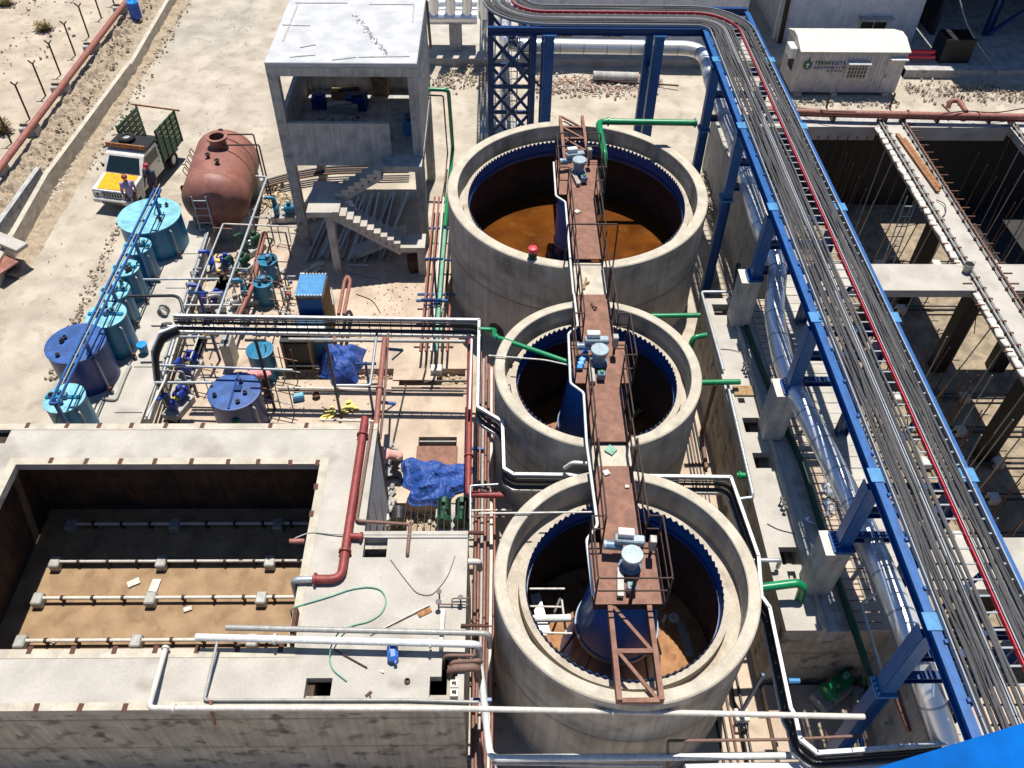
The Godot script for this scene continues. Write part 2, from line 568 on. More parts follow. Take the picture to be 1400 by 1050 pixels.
	mat("near_black", Color(0.14, 0.135, 0.13), 0.7, 0, dusty, 3.0)  # near-black tone for pit walls, columns, pit floor and trench
	mat("palewall", Color(1, 1, 1), 0.8, 0, mats["plaster"].albedo_texture, 4.0)
	mat("roofcoat", Color(1, 1, 1), 0.85, 0, tex(92, 512, Color(0.64, 0.65, 0.66), Color(0.71, 0.72, 0.73), Color(0.62, 0.63, 0.63), {"f1": 0.008, "f3": 0.01, "grain": 0.04, "stain": 0.5, "at": 0.62}), 4.0, rough_n, 0.2)
	mat("paint_v", Color(1, 1, 1), 0.8)
	mats["paint_v"].vertex_color_use_as_albedo = true
	mat("ground_v", Color(1, 1, 1), 0.95, 0, mats["sand"].albedo_texture, 11.0, rough_n, 0.5)
	mats["ground_v"].vertex_color_use_as_albedo = true


func M(k: String) -> StandardMaterial3D:
	return mats[k]


func ground_y(x: float, z: float) -> float:
	# the yard falls a little towards the front of the tanks
	return -0.4 * smoothstep(-14.5, -10.0, z) * smoothstep(-9.0, -1.5, x)


func _ready() -> void:
	rng.seed = 20240611
	var cam := Camera3D.new()
	cam.name = "camera"
	add_child(cam)
	cam.position = Vector3(0, 19.8, 0)
	cam.basis = Basis(Vector3(0.999828, 0.013432, 0.012808), Vector3(0.000029, 0.688959, -0.7248), Vector3(-0.018559, 0.724675, 0.68884)).orthonormalized()
	cam.fov = 48.42
	cam.near = 0.05
	cam.far = 900.0
	cam.current = true
	var we := WorldEnvironment.new()
	we.name = "world_environment"
	var env := Environment.new()
	env.background_mode = Environment.BG_SKY
	var sky := Sky.new()
	var sm := ProceduralSkyMaterial.new()
	sm.sky_top_color = Color(0.33, 0.48, 0.71)
	sm.sky_horizon_color = Color(0.76, 0.79, 0.82)
	sm.sky_curve = 0.12
	sm.sky_energy_multiplier = 0.78
	sm.ground_bottom_color = Color(0.5, 0.45, 0.38)
	sm.ground_horizon_color = Color(0.68, 0.7, 0.7)
	sky.sky_material = sm
	env.sky = sky
	env.tonemap_mode = Environment.TONE_MAPPER_LINEAR
	env.tonemap_exposure = 1.38
	env.ambient_light_source = Environment.AMBIENT_SOURCE_SKY
	env.sdfgi_enabled = true
	env.ssao_enabled = true
	env.ssil_enabled = true
	we.environment = env
	add_child(we)
	var sun := DirectionalLight3D.new()
	sun.name = "sun"
	sun.light_energy = 1.6
	sun.light_color = Color(1.0, 0.975, 0.94)
	sun.light_angular_distance = 0.5
	sun.shadow_enabled = true
	sun.directional_shadow_max_distance = 120.0
	add_child(sun)
	sun.look_at_from_position(Vector3.ZERO, Vector3(-0.05, -1.0, 0.28), Vector3.FORWARD)
	build_materials()
	setting()
	pool_block()
	tanks()
	rack()
	deck_structure()
	basins()
	frame_building()
	back_buildings()
	chemical_yard()
	middle_yard()
	pipe_bundles()
	left_boundary()
	vehicle_and_people()
	foreground()
	debris()


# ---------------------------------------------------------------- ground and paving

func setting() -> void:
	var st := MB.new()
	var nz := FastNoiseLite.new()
	nz.seed = 77
	nz.frequency = 0.06
	nz.fractal_octaves = 4
	var lump := FastNoiseLite.new()
	lump.seed = 5
	lump.frequency = 0.5
	lump.fractal_octaves = 3
	var xs := [-420.0, -200.0, -100.0, -70.0, -50.0]
	var x := -40.0
	while x <= 40.0:
		xs.append(x)
		x += 0.5
	xs.append_array([50.0, 70.0, 100.0, 200.0, 420.0])
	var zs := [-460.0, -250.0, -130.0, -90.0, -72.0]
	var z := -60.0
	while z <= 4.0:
		zs.append(z)
		z += 0.5
	zs.append_array([10.0, 30.0, 80.0, 200.0])
	var hh := func(px: float, pz: float) -> Array:
		var y := ground_y(px, pz) + nz.get_noise_2d(px * 2.0, pz * 2.0) * 0.04
		var t := 1.0 + nz.get_noise_2d(px, pz) * 0.16
		var cc := Color(t, t, t)
		if px < -17.2 and px > -20.4:
			var w := smoothstep(-17.2, -18.2, px) * smoothstep(-20.4, -19.8, px)
			y += w * (0.02 + lump.get_noise_2d(px * 1.6, pz * 1.6) * 0.12)
			cc = cc.lerp(Color(0.78, 0.74, 0.7), w)
		elif px <= -20.4:
			y += 0.15 + lump.get_noise_2d(px * 0.5, pz * 0.5) * 0.12
			cc = cc.lerp(Color(0.98, 0.9, 0.86), 0.6)
		if px > -17.4 and px < -13.4:
			var rut := nz.get_noise_2d(px * 9.0 + pz * 0.7, pz * 0.5) * 0.3 + nz.get_noise_2d(px * 2.0, pz * 2.0) * 0.12
			cc = cc.lerp(Color(1.02 + rut, 1.03 + rut, 1.03 + rut), 0.8)
			y += nz.get_noise_2d(px * 9.0 + pz * 0.7, pz * 0.5) * 0.03
		var patch := Vector2(px + 14.6, (pz + 45.0) * 0.7).length()
		cc = cc.lerp(Color(0.78, 0.85, 0.9), 0.55 * (1.0 - smoothstep(0.6, 3.4, patch + nz.get_noise_2d(px * 9.0, pz * 9.0) * 2.0)))
		if px > -10.0 and px < 12.0 and pz < -31.0:
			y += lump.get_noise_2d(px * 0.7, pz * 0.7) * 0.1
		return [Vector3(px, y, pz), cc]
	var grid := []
	for i in xs.size():
		var row := []
		for j in zs.size():
			row.append(hh.call(xs[i], zs[j]))
		grid.append(row)
	for i in xs.size() - 1:
		for j in zs.size() - 1:
			var mx: float = (xs[i] + xs[i + 1]) * 0.5
			var mz: float = (zs[j] + zs[j + 1]) * 0.5
			if mx > 9.2 and mx < 29.6 and mz > -31.4 and mz < -3.2:
				continue
			if mx > -10.0 and mx < -0.9 and mz > -25.4 and mz < -12.4:
				continue
			if mx > -15.0 and mx < -1.4 and mz > -14.0 and mz < -7.4:
				continue
			var a: Array = grid[i][j]
			var b: Array = grid[i + 1][j]
			var d: Array = grid[i + 1][j + 1]
			var e: Array = grid[i][j + 1]
			for q in [[a, b, d], [a, d, e]]:
				var nn: Vector3 = (q[2][0] - q[0][0]).cross(q[1][0] - q[0][0]).normalized()
				if nn.y < 0.0:
					nn = -nn
				for s in [0, 1, 2] if (q[2][0] - q[0][0]).cross(q[1][0] - q[0][0]).y > 0.0 else [0, 2, 1]:
					st.v.append(q[s][0])
					st.n.append(nn)
					st.c.append(q[s][1])
	struct("ground", st, M("ground_v"))
	# loose earth between the pipeline and the channel, and along the channel's foot
	var clod := FastNoiseLite.new()
	clod.seed = 19
	clod.frequency = 1.1
	clod.fractal_octaves = 4
	for q in [[-20.35, -18.2, 0.34, "earth_bank"], [-17.75, -16.9, 0.16, "earth_fringe"]]:
		st = MB.new()
		var nx := int((q[1] - q[0]) / 0.09)
		var nzn := 300
		var pp := []
		for i in nx + 1:
			var row := []
			for j in nzn + 1:
				var px := lerpf(q[0], q[1], float(i) / nx)
				var pz := lerpf(-52.0, -24.0, float(j) / nzn)
				var w := sin(PI * i / nx)
				var cn := clod.get_noise_2d(px, pz)
				var hgt: float = (0.1 + maxf(0.0, cn + 0.25) * 1.1 + absf(clod.get_noise_2d(px * 3.0, pz * 3.0)) * 0.35) * q[2] * w - 0.05 + 0.06 * w
				row.append(Vector3(px + 0.1 * cn, hgt + 0.04, pz))
			pp.append(row)
		for i in nx:
			for j in nzn:
				st.flat(pp[i][j], pp[i + 1][j], pp[i + 1][j + 1])
				st.flat(pp[i][j], pp[i + 1][j + 1], pp[i][j + 1])
		for i in range(0, st.n.size()):
			if st.n[i].y < 0.0:
				st.n[i] = -st.n[i]
		struct(q[3], st, M("soil"))
	# courtyard paving with a pit and a pipe trench
	st = MB.new()
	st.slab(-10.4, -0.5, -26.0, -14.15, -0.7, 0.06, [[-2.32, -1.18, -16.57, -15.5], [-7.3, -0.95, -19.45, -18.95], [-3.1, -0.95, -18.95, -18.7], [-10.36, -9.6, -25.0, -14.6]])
	struct("courtyard_paving", st, M("paving"))
	st = MB.new()
	st.box2(Vector3(-10.3, -1.2, -25.9), Vector3(-0.5, -0.5, -12.2))
	st.box2(Vector3(-7.4, -0.5, -19.6), Vector3(-0.85, -0.22, -18.6))
	struct("trench_soil", st, M("soil"))
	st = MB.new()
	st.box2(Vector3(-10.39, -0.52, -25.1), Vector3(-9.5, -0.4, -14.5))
	struct("dark_trench", st, M("near_black"))  # near-black floor in the strip beside the plinth
	# paving round the round tanks
	st = MB.new()
	st.col = Color(1, 1, 1)
	var zz := -28.6
	while zz < -3.0:
		var z2 := zz + 0.95
		var x0 := -0.46
		var x1 := 6.42
		var y0 := maxf(ground_y(1.0, zz), ground_y(1.0, zz)) + 0.07
		var y1 := ground_y(1.0, z2) + 0.07
		var nn := Vector3(0, z2 - zz, y0 - y1).normalized()
		st.quad(Vector3(x0, y0, zz), Vector3(x1, y0, zz), Vector3(x1, y1, z2), Vector3(x0, y1, z2), nn)
		zz = z2
	st.box2(Vector3(-0.46, -0.3, -28.7), Vector3(6.42, 0.07, -28.6))
	struct("tank_yard_paving", st, M("paving"))
	# paved strip in front of the back wall, far beyond the round tanks
	st = MB.new()
	st.box2(Vector3(-9.0, -0.2, -60.0), Vector3(21.0, 0.38, -40.523))
	struct("rear_platform", st, M("slab"))
	st = MB.new()
	st.box2(Vector3(20.0, -0.2, -75.0), Vector3(60.0, 0.4, -39.6))
	struct("shed_platform", st, M("grey"))


# ---------------------------------------------------------------- the rectangular pool block, front left

func pool_block() -> void:
	var T := thing("settling_basin", "large rectangular concrete basin with wide pale walkway slab and brown floor, front left", "basin", Vector3(-8, 0, -10))
	var xl := -11.629
	var xr := -4.298
	var zb := -12.988
	var zf := -8.208
	var zo := -14.291
	var zn := -6.93
	var xs := -3.006
	var xd := -0.642
	var zd := -11.046
	var holes := [[xl, xr, zb, zf], [xs, xd + 1.0, zo - 1.0, zd],
		[-2.98, -2.455, -10.852, -10.353],
		[-3.795, -3.274, -7.562, -7.143],
		[-1.102, -0.776, -8.027, -7.575],
		[-1.329, -0.82, -7.575, -7.154],
		[-14.4, -12.164, -14.162, -13.661]]
	var st := MB.new()
	st.slab(-17.0, xd, zo, zn, POOL_TOP - 0.2, POOL_TOP, holes)
	put("walkway_slab", st, M("slab"), T)
	# paler trowelled bands along the edges
	st = MB.new()
	var y := POOL_TOP
	st.box2(Vector3(xl - 0.2, y, zb - 0.2), Vector3(xr + 0.2, y + 0.012, zb))
	st.box2(Vector3(xl - 0.2, y, zf), Vector3(xr + 0.2, y + 0.012, zf + 0.2))
	st.box2(Vector3(xl - 0.2, y, zb), Vector3(xl, y + 0.012, zf))
	st.box2(Vector3(xr, y, zb), Vector3(xr + 0.2, y + 0.012, zf))
	put("edge_band", st, M("rim"), T)
	st = MB.new()
	st.box2(Vector3(-17.0, y, zn - 0.16), Vector3(xd, y + 0.012, zn))
	put("edge_band", st, M("rim"), T)
	st = MB.new()
	st.box2(Vector3(-17.0, y, zo), Vector3(xs, y + 0.012, zo + 0.2))
	put("edge_band", st, M("rim"), T)
	# walls
	var w := 0.35
	var yt := POOL_TOP - 0.2
	var g := -0.9
	for q in [[Vector3(-17.0, g, zn - w), Vector3(xd - 0.004, yt, zn - 0.004), "front_wall"], [Vector3(xd - w, g, zd), Vector3(xd - 0.004, yt, zn - w), "end_wall"], [Vector3(xs, g, zd + 0.004), Vector3(xd - w, yt, zd + w), "inner_wall"]]:
		st = MB.new()
		st.box2(q[0], q[1])
		put(q[2], st, M("wall"), T)
	st = MB.new()
	st.box2(Vector3(xs - w, g, zo + w), Vector3(xs - 0.004, yt, zd + w))
	put("side_wall", st, M("palewall"), T)  # paler finish paints in the bluish skylight on this wall
	st = MB.new()
	st.box2(Vector3(-17.0, g, zo + 0.004), Vector3(xs - 0.004, yt, zo + w))
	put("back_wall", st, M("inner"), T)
	st = MB.new()
	st.box2(Vector3(xr + 0.35, g, zo + w), Vector3(xr + 0.65, yt, zn - w))
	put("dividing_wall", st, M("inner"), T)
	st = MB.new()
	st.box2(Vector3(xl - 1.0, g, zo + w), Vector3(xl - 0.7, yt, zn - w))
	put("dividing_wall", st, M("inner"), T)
	st = MB.new()
	st.box2(Vector3(xl - 0.7, -0.2, zo + w), Vector3(xr + 0.35, 0.1, zn - w))
	put("floor", st, M("sludge"), T)
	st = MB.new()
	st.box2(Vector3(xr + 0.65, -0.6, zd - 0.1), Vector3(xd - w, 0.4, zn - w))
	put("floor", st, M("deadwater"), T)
	# rusty embedded plates along the edges
	var pl := MB.new()
	pl.box(Vector3.ZERO, Vector3(0.1, 0.016, 0.17))
	var pm := pl.mesh(Vector3.ZERO)
	for q in [Vector3(-9.508, 3.3, -8.191), Vector3(-8.634, 3.3, -8.186), Vector3(-7.788, 3.3, -8.18), Vector3(-6.961, 3.3, -8.191), Vector3(-6.112, 3.3, -8.186), Vector3(-5.296, 3.3, -8.197), Vector3(-8.935, 3.3, -6.992), Vector3(-8.087, 3.3, -6.986), Vector3(-7.224, 3.3, -6.979), Vector3(-10.826, 3.3, -13.106), Vector3(-9.971, 3.3, -13.082), Vector3(-9.141, 3.3, -13.08), Vector3(-8.31, 3.3, -13.078), Vector3(-7.424, 3.3, -13.076), Vector3(-6.532, 3.3, -13.051), Vector3(-5.805, 3.3, -13.05), Vector3(-5.019, 3.3, -13.025), Vector3(-4.361, 3.3, -13.024), Vector3(-4.291, 3.3, -12.295), Vector3(-4.28, 3.3, -11.518), Vector3(-4.415, 3.3, -8.192), Vector3(-11.811, 3.3, -14.234), Vector3(-10.824, 3.3, -14.232), Vector3(-10.018, 3.3, -14.231), Vector3(-9.212, 3.3, -14.23), Vector3(-8.349, 3.3, -14.229), Vector3(-7.429, 3.3, -14.228), Vector3(-5.716, 3.3, -14.226), Vector3(-4.811, 3.3, -14.225)]:
		share("embedded_plate", pm, M("rust"), T, q - T.position + Vector3(0, 0.014, 0), Basis(Vector3.UP, rng.randf_range(-0.1, 0.1)))
	# air pipes lying on the floor, clamped to pale blocks
	var rows := [[-13.317, [-11.488, -8.693, -5.91], "rearmost, in the shade of the back wall"], [-12.151, [-11.498, -8.747, -5.924], "second from the back"], [-11.083, [-11.556, -8.737, -5.948], "third from the back"], [-9.929, [-11.551, -8.76, -5.947], "nearest to the camera"]]
	for r in rows:
		var t := thing("floor_pipe", "floor pipe on three pale blocks, " + r[2], "pipe", Vector3(-8, 0.1, r[0]), "pipes on the basin floor")
		st = MB.new()
		st.tube([Vector3(r[1][0] - 0.1, 0.3, r[0]), Vector3(xr + 0.3, 0.3, r[0])], 0.045, 10)
		put("pipe_run", st, M("offwhite"), t)
		for bx in r[1]:
			st = MB.new()
			st.cbox(Vector3(bx, 0.24, r[0] + 0.03), Vector3(0.27, 0.26, 0.34), 0.03)
			put("clamp_block", st, M("greypipe"), t)
		var jx: float = r[1][0] + 0.6
		while jx < xr:
			st = MB.new()
			st.tube([Vector3(jx - 0.035, 0.3, r[0]), Vector3(jx + 0.035, 0.3, r[0])], 0.07, 8)
			st.box(Vector3(jx, 0.19, r[0]), Vector3(0.04, 0.18, 0.1))
			put("pipe_clamp", st, M("railbrown"), t)
			jx += 0.76
	# litter on the floor
	var k := 0
	for q in [[Vector3(-9.367, 0.12, -11.61), 0.3, "cream scrap of sheet lying on the sunlit basin floor"], [Vector3(-8.798, 0.12, -11.521), 0.36, "white scrap of sheet beside the middle clamp block of the basin floor"], [Vector3(-10.856, 0.12, -9.996), 0.16, "small pale stone by the nearest floor pipe of the basin"], [Vector3(-7.789, 0.12, -10.85), 0.2, "small pale chip on the middle of the basin floor"]]:
		st = MB.new()
		st.box(q[0] + Vector3(0, 0.02, 0), Vector3(q[1], 0.03, q[1] * 0.6), Basis(Vector3.UP, 0.5 + k))
		solo("floor_scrap", st, M("offwhite"), q[2], "scrap")
		k += 1
	# short red stub looking over the right pool edge
	pipe("stub_pipe", "short rusty stub pipe poking out over the basin's right edge", [Vector3(-4.651, 3.35, -10.749), Vector3(-4.323, 3.35, -10.748)], 0.06, M("rosepipe"))
	# starter bars standing out of the back edge of the deck
	for i in 15:
		var px := lerpf(xs + 0.1, xd - 0.1, i / 14.0)
		st = MB.new()
		st.tube([Vector3(px, yt + 0.08, zd + 0.1), Vector3(px, yt + 0.1, zd - 0.25), Vector3(px + rng.randf_range(-0.03, 0.03) - (0.12 if i < 5 else 0.0), yt + 0.16 + rng.randf() * 0.06, zd - 0.85)], 0.013, 5)
		put("starter_bar", st, M("railbrown"), T)
	# two ventilation caps between two openings
	for q in [Vector3(-1.774, 3.3, -7.474)]:
		st = MB.new()
		st.lathe(q, [Vector2(0.06, 0.0), Vector2(0.06, 0.05), Vector2(0.045, 0.05), Vector2(0.045, 0.006), Vector2(0, 0.006)], 14)
		solo("floor_drain", st, M("railbrown"), "small round drain ring set in the pale deck left of the L-shaped opening", "drain")
	for q in [Vector3(-0.835, 3.32, -7.368), Vector3(-0.829, 3.32, -7.189)]:
		st = MB.new()
		st.lathe(q, [Vector2(0.11, 0.0), Vector2(0.11, 0.12), Vector2(0.06, 0.12), Vector2(0.06, 0.0)], 4, Basis(Vector3.UP, 0.78))
		put("square_sleeve", st, M("offwhite"), T)
	deck_items()


func deck_items() -> void:
	pipe("red_main", "red oxide pipe running along the basin's right walkway and turning left at its near end", [Vector3(-3.332, 3.42, -14.365), Vector3(-3.365, 3.42, -9.731), Vector3(-3.966, 3.42, -9.733)], 0.1, M("redpipe"), 0.25, "pipe", "", [[0, 0.12], [0, 0.85], [1, 0.92]])
	pipe("red_branch", "short red branch pipe ending in a flange beside the square deck opening", [Vector3(-3.389, 3.42, -10.844), Vector3(-3.007, 3.42, -10.813)], 0.075, M("redpipe"), 0.1, "pipe", "", [[0, 0.9]])
	pipe("spill_pipe", "grey elbow pipe dropping over the basin's right edge from the red main", [Vector3(-3.981, 3.42, -9.734), Vector3(-4.389, 3.42, -9.718), Vector3(-4.389, 3.42, -9.718) + Vector3(-0.02, -0.7, 0.02)], 0.075, M("galv"), 0.12)
	pipe("brown_conduit", "thin brown-grey conduit beside the red main that jogs right and ends in the deck", [Vector3(-3.14, 3.38, -14.252), Vector3(-3.212, 3.38, -11.276), Vector3(-1.965, 3.38, -11.171), Vector3(-1.976, 3.38, -10.394), Vector3(-1.976, 3.38, -10.394) + Vector3(0, -0.1, 0.02)], 0.042, M("rustpipe"), 0.1)
	pipe("white_main", "thick white pipe crossing the deck above the walkway slab", [Vector3(-6.088, 3.62, -8.296), Vector3(-0.36, 3.62, -8.103), Vector3(-0.338, 3.2, -8.184), Vector3(-0.338, 3.2, -8.184) + Vector3(0, -0.3, 0.15), Vector3(-0.169, 2.2, -6.756), Vector3(-0.108, 2.2, -6.363), Vector3(6.083, 2.2, -6.372)], 0.075, M("white"), 0.18, "pipe", "", [[0, 0.28], [0, 0.83]])
	pipe("grey_main", "grey pipe crossing the deck behind the thick white pipe, bent down at the right", [Vector3(-5.528, 3.62, -8.503), Vector3(-0.14, 3.62, -8.342), Vector3(-0.14, 3.62, -8.342) + Vector3(0, -0.55, 0.02)], 0.06, M("greypipe"), 0.15)
	pipe("edge_pipe", "long pale pipe along the front edge of the basin and across the nearest round tank", [Vector3(-6.72, 3.42, -8.194), Vector3(-6.64, 3.62, -6.841), Vector3(-0.538, 3.62, -6.783), Vector3(4.514, 3.62, -6.647), Vector3(7.065, 3.62, -6.572)], 0.055, M("offwhite"), 0.12, "pipe", "", [[0, 0.03], [1, 0.08], [2, 0.55]])
	pipe("drain_line", "thin grey pipe dropping from the thick white pipe, then running right along the deck", [Vector3(-5.645, 3.6, -8.272), Vector3(-5.703, 3.38, -7.094), Vector3(-1.696, 3.38, -7.066), Vector3(-0.334, 3.38, -7.013)], 0.032, M("greypipe"), 0.06)
	pipe("short_drop", "short rusty drop pipe hanging down the basin's front wall", [Vector3(-5.569, 3.4, -7.085), Vector3(-5.546, 3.32, -6.901), Vector3(-5.546, 3.32, -6.901) + Vector3(-0.02, -0.5, 0.06)], 0.032, M("rosepipe"), 0.05)
	for q in [[Vector3(-4.193, 3.32, -8.785), Vector3(-4.18, 3.32, -8.422), "rusty angle support under both long pipes, left end of the deck"], [Vector3(-1.111, 3.32, -8.734), Vector3(-1.123, 3.32, -8.306), "pale block support under both long pipes, near the deck's right end"]]:
		var st := MB.new()
		st.bar(q[0] + Vector3(0, 0.12, -0.2), q[1] + Vector3(0, 0.12, 0.2), 0.08, 0.24)
		solo("pipe_support", st, M("rust") if q[2].begins_with("rusty") else M("offwhite"), q[2], "support")
	# hose
	var hp := [Vector3(-4.384, 3.3, -9.085) + Vector3(-0.05, -0.8, 0), Vector3(-4.361, 3.34, -9.08), Vector3(-4.101, 3.33, -9.187), Vector3(-3.581, 3.33, -9.358), Vector3(-3.134, 3.33, -9.55), Vector3(-2.745, 3.33, -9.601), Vector3(-2.47, 3.33, -9.529), Vector3(-2.338, 3.33, -9.282), Vector3(-2.404, 3.33, -8.972), Vector3(-2.661, 3.33, -8.771), Vector3(-3.034, 3.33, -8.69), Vector3(-3.241, 3.5, -8.454), Vector3(-3.346, 3.55, -8.172), Vector3(-3.394, 3.33, -7.964), Vector3(-3.287, 3.33, -7.715), Vector3(-2.981, 3.33, -7.484)]
	var st := MB.new()
	st.tube(bend(hp, 0.5, 5), 0.016, 6)
	solo("garden_hose", st, M("palegreen"), "thin green hose looping over the pale deck and into the basin", "hose")
	st = MB.new()
	st.tube(bend([Vector3(-2.346, 3.32, -10.282), Vector3(-2.019, 3.32, -9.82), Vector3(-1.707, 3.32, -9.425), Vector3(-1.39, 3.32, -9.37), Vector3(-1.061, 3.32, -9.815), Vector3(-0.92, 3.32, -10.37)], 0.5, 5), 0.008, 5)
	solo("loose_wire", st, M("rustpipe"), "thin brown wire curling over the deck right of the square opening", "wire")
	st = MB.new()
	st.tube(bend([Vector3(-4.557, 3.32, -10.846), Vector3(-4.22, 3.32, -11.022), Vector3(-3.707, 3.34, -10.928), Vector3(-2.951, 3.4, -10.885), Vector3(-0.636, 3.4, -10.876)], 0.3, 4), 0.016, 6)
	solo("edge_cable", st, M("greypipe"), "grey cable along the back edge of the deck with a coil by the red main", "cable")
	# blue jerrycan lying on the deck
	var c := Vector3(-2.101, 3.42, -8.023)
	var t := thing("jerrycan", "blue plastic jerrycan lying on the pale deck below the thick white pipe", "jerrycan", c - Vector3(0, 0.12, 0))
	st = MB.new()
	var bb := Basis(Vector3.UP, 0.12)
	st.cbox(c, Vector3(0.22, 0.22, 0.36), 0.06, bb)
	put("body", st, M("cobalt"), t)
	st = MB.new()
	st.cyl(c + bb * Vector3(0.05, 0.02, 0.18), c + bb * Vector3(0.05, 0.02, 0.24), 0.035, 10)
	put("cap", st, M("cobalt"), t)
	st = MB.new()
	st.tube(bend([c + bb * Vector3(-0.05, 0.1, -0.1), c + bb * Vector3(-0.05, 0.17, -0.07), c + bb * Vector3(-0.05, 0.17, 0.07), c + bb * Vector3(-0.05, 0.1, 0.1)], 0.03, 3), 0.015, 6)
	put("handle", st, M("cobalt"), t)
	# sticks and board
	st = MB.new()
	st.tube([Vector3(-2.615, 3.33, -8.473), Vector3(-1.422, 3.36, -9.139)], 0.018, 6)
	solo("white_rod", st, M("offwhite"), "white rod lying aslant on the deck by an orange board", "rod")
	st = MB.new()
	st.tube([Vector3(-3.315, 3.33, -8.154), Vector3(-2.602, 3.33, -7.757)], 0.016, 6)
	solo("brown_rod", st, M("rust"), "thin brown rod lying on the deck left of the blue jerrycan", "rod")
	st = MB.new()
	st.box(Vector3(-1.526, 3.32, -9.007), Vector3(0.3, 0.02, 0.16), Basis(Vector3.UP, 0.5))
	solo("orange_board", st, M("wood"), "small orange board lying under the white rod on the deck", "board")
	# valve stand near the right edge
	t = thing("valve_stand", "small dark valve manifold standing on the deck near its right edge", "valve", Vector3(-1.22, 3.3, -9.085))
	for q in [Vector3(-1.22, 3.3, -9.085), Vector3(-1.216, 3.3, -9.328), Vector3(-0.756, 3.3, -9.186)]:
		st = MB.new()
		st.tube([q, q + Vector3(0, 0.28, 0)], 0.02, 6)
		st.lathe(q + Vector3(0, 0.28, 0), [Vector2(0, 0), Vector2(0.06, 0), Vector2(0.06, 0.02), Vector2(0, 0.02)], 10)
		put("valve_handle", st, M("charcoal"), t)
	st = MB.new()
	st.tube([Vector3(-1.204, 3.38, -9.144), Vector3(-0.596, 3.38, -9.124)], 0.018, 6)
	put("feed_pipe", st, M("rustpipe"), t)
	st = MB.new()
	st.tube(bend([Vector3(-0.937, 3.4, -9.114), Vector3(-0.943, 3.4, -9.27), Vector3(-0.584, 3.4, -9.268)], 0.05, 3), 0.018, 6)
	put("feed_pipe", st, M("rustpipe"), t)
	# rusty pipes dropping through the L-shaped opening
	var i := 0
	for q in [[Vector3(-1.054, 3.5, -7.93), Vector3(-0.448, 3.5, -7.926), 0.035, "uppermost of the three rusty pipes entering the L-shaped deck opening"], [Vector3(-0.907, 3.4, -7.837), Vector3(-0.331, 3.4, -7.864), 0.05, "middle of the three rusty pipes entering the L-shaped deck opening"], [Vector3(-0.919, 3.36, -7.716), Vector3(-0.389, 3.36, -7.744), 0.085, "thickest and lowest of the three rusty pipes entering the L-shaped deck opening"]]:
		pipe("inlet_pipe", q[3], [q[0] + Vector3(-0.03, -0.5, 0.05), q[0], q[1], q[1] + Vector3(0.02, -0.6 if i == 2 else -0.1, -0.02)], q[2], M("rustpipe"), 0.14, "pipe", "pipes entering the L-shaped opening")
		i += 1
	var sc := 0
	for q in [[Vector3(-2.519, 3.31, -7.22), "rusty scrap of steel between the two dark openings at the deck's front"], [Vector3(-2.303, 3.31, -7.687), "tiny white chip lying in front of the blue jerrycan"]]:
		st = MB.new()
		st.box(q[0] + Vector3(0, 0.012, 0), Vector3(0.14 - 0.1 * sc, 0.02, 0.05), Basis(Vector3.UP, 0.7))
		st.box(q[0] + Vector3(0.03, 0.03, 0.02), Vector3(0.03, 0.02, 0.12 - 0.08 * sc), Basis(Vector3.UP, 0.2))
		solo("deck_scrap", st, M("rust") if sc == 0 else M("white"), q[1], "scrap")
		sc += 1


# ---------------------------------------------------------------- three round tanks with bridges

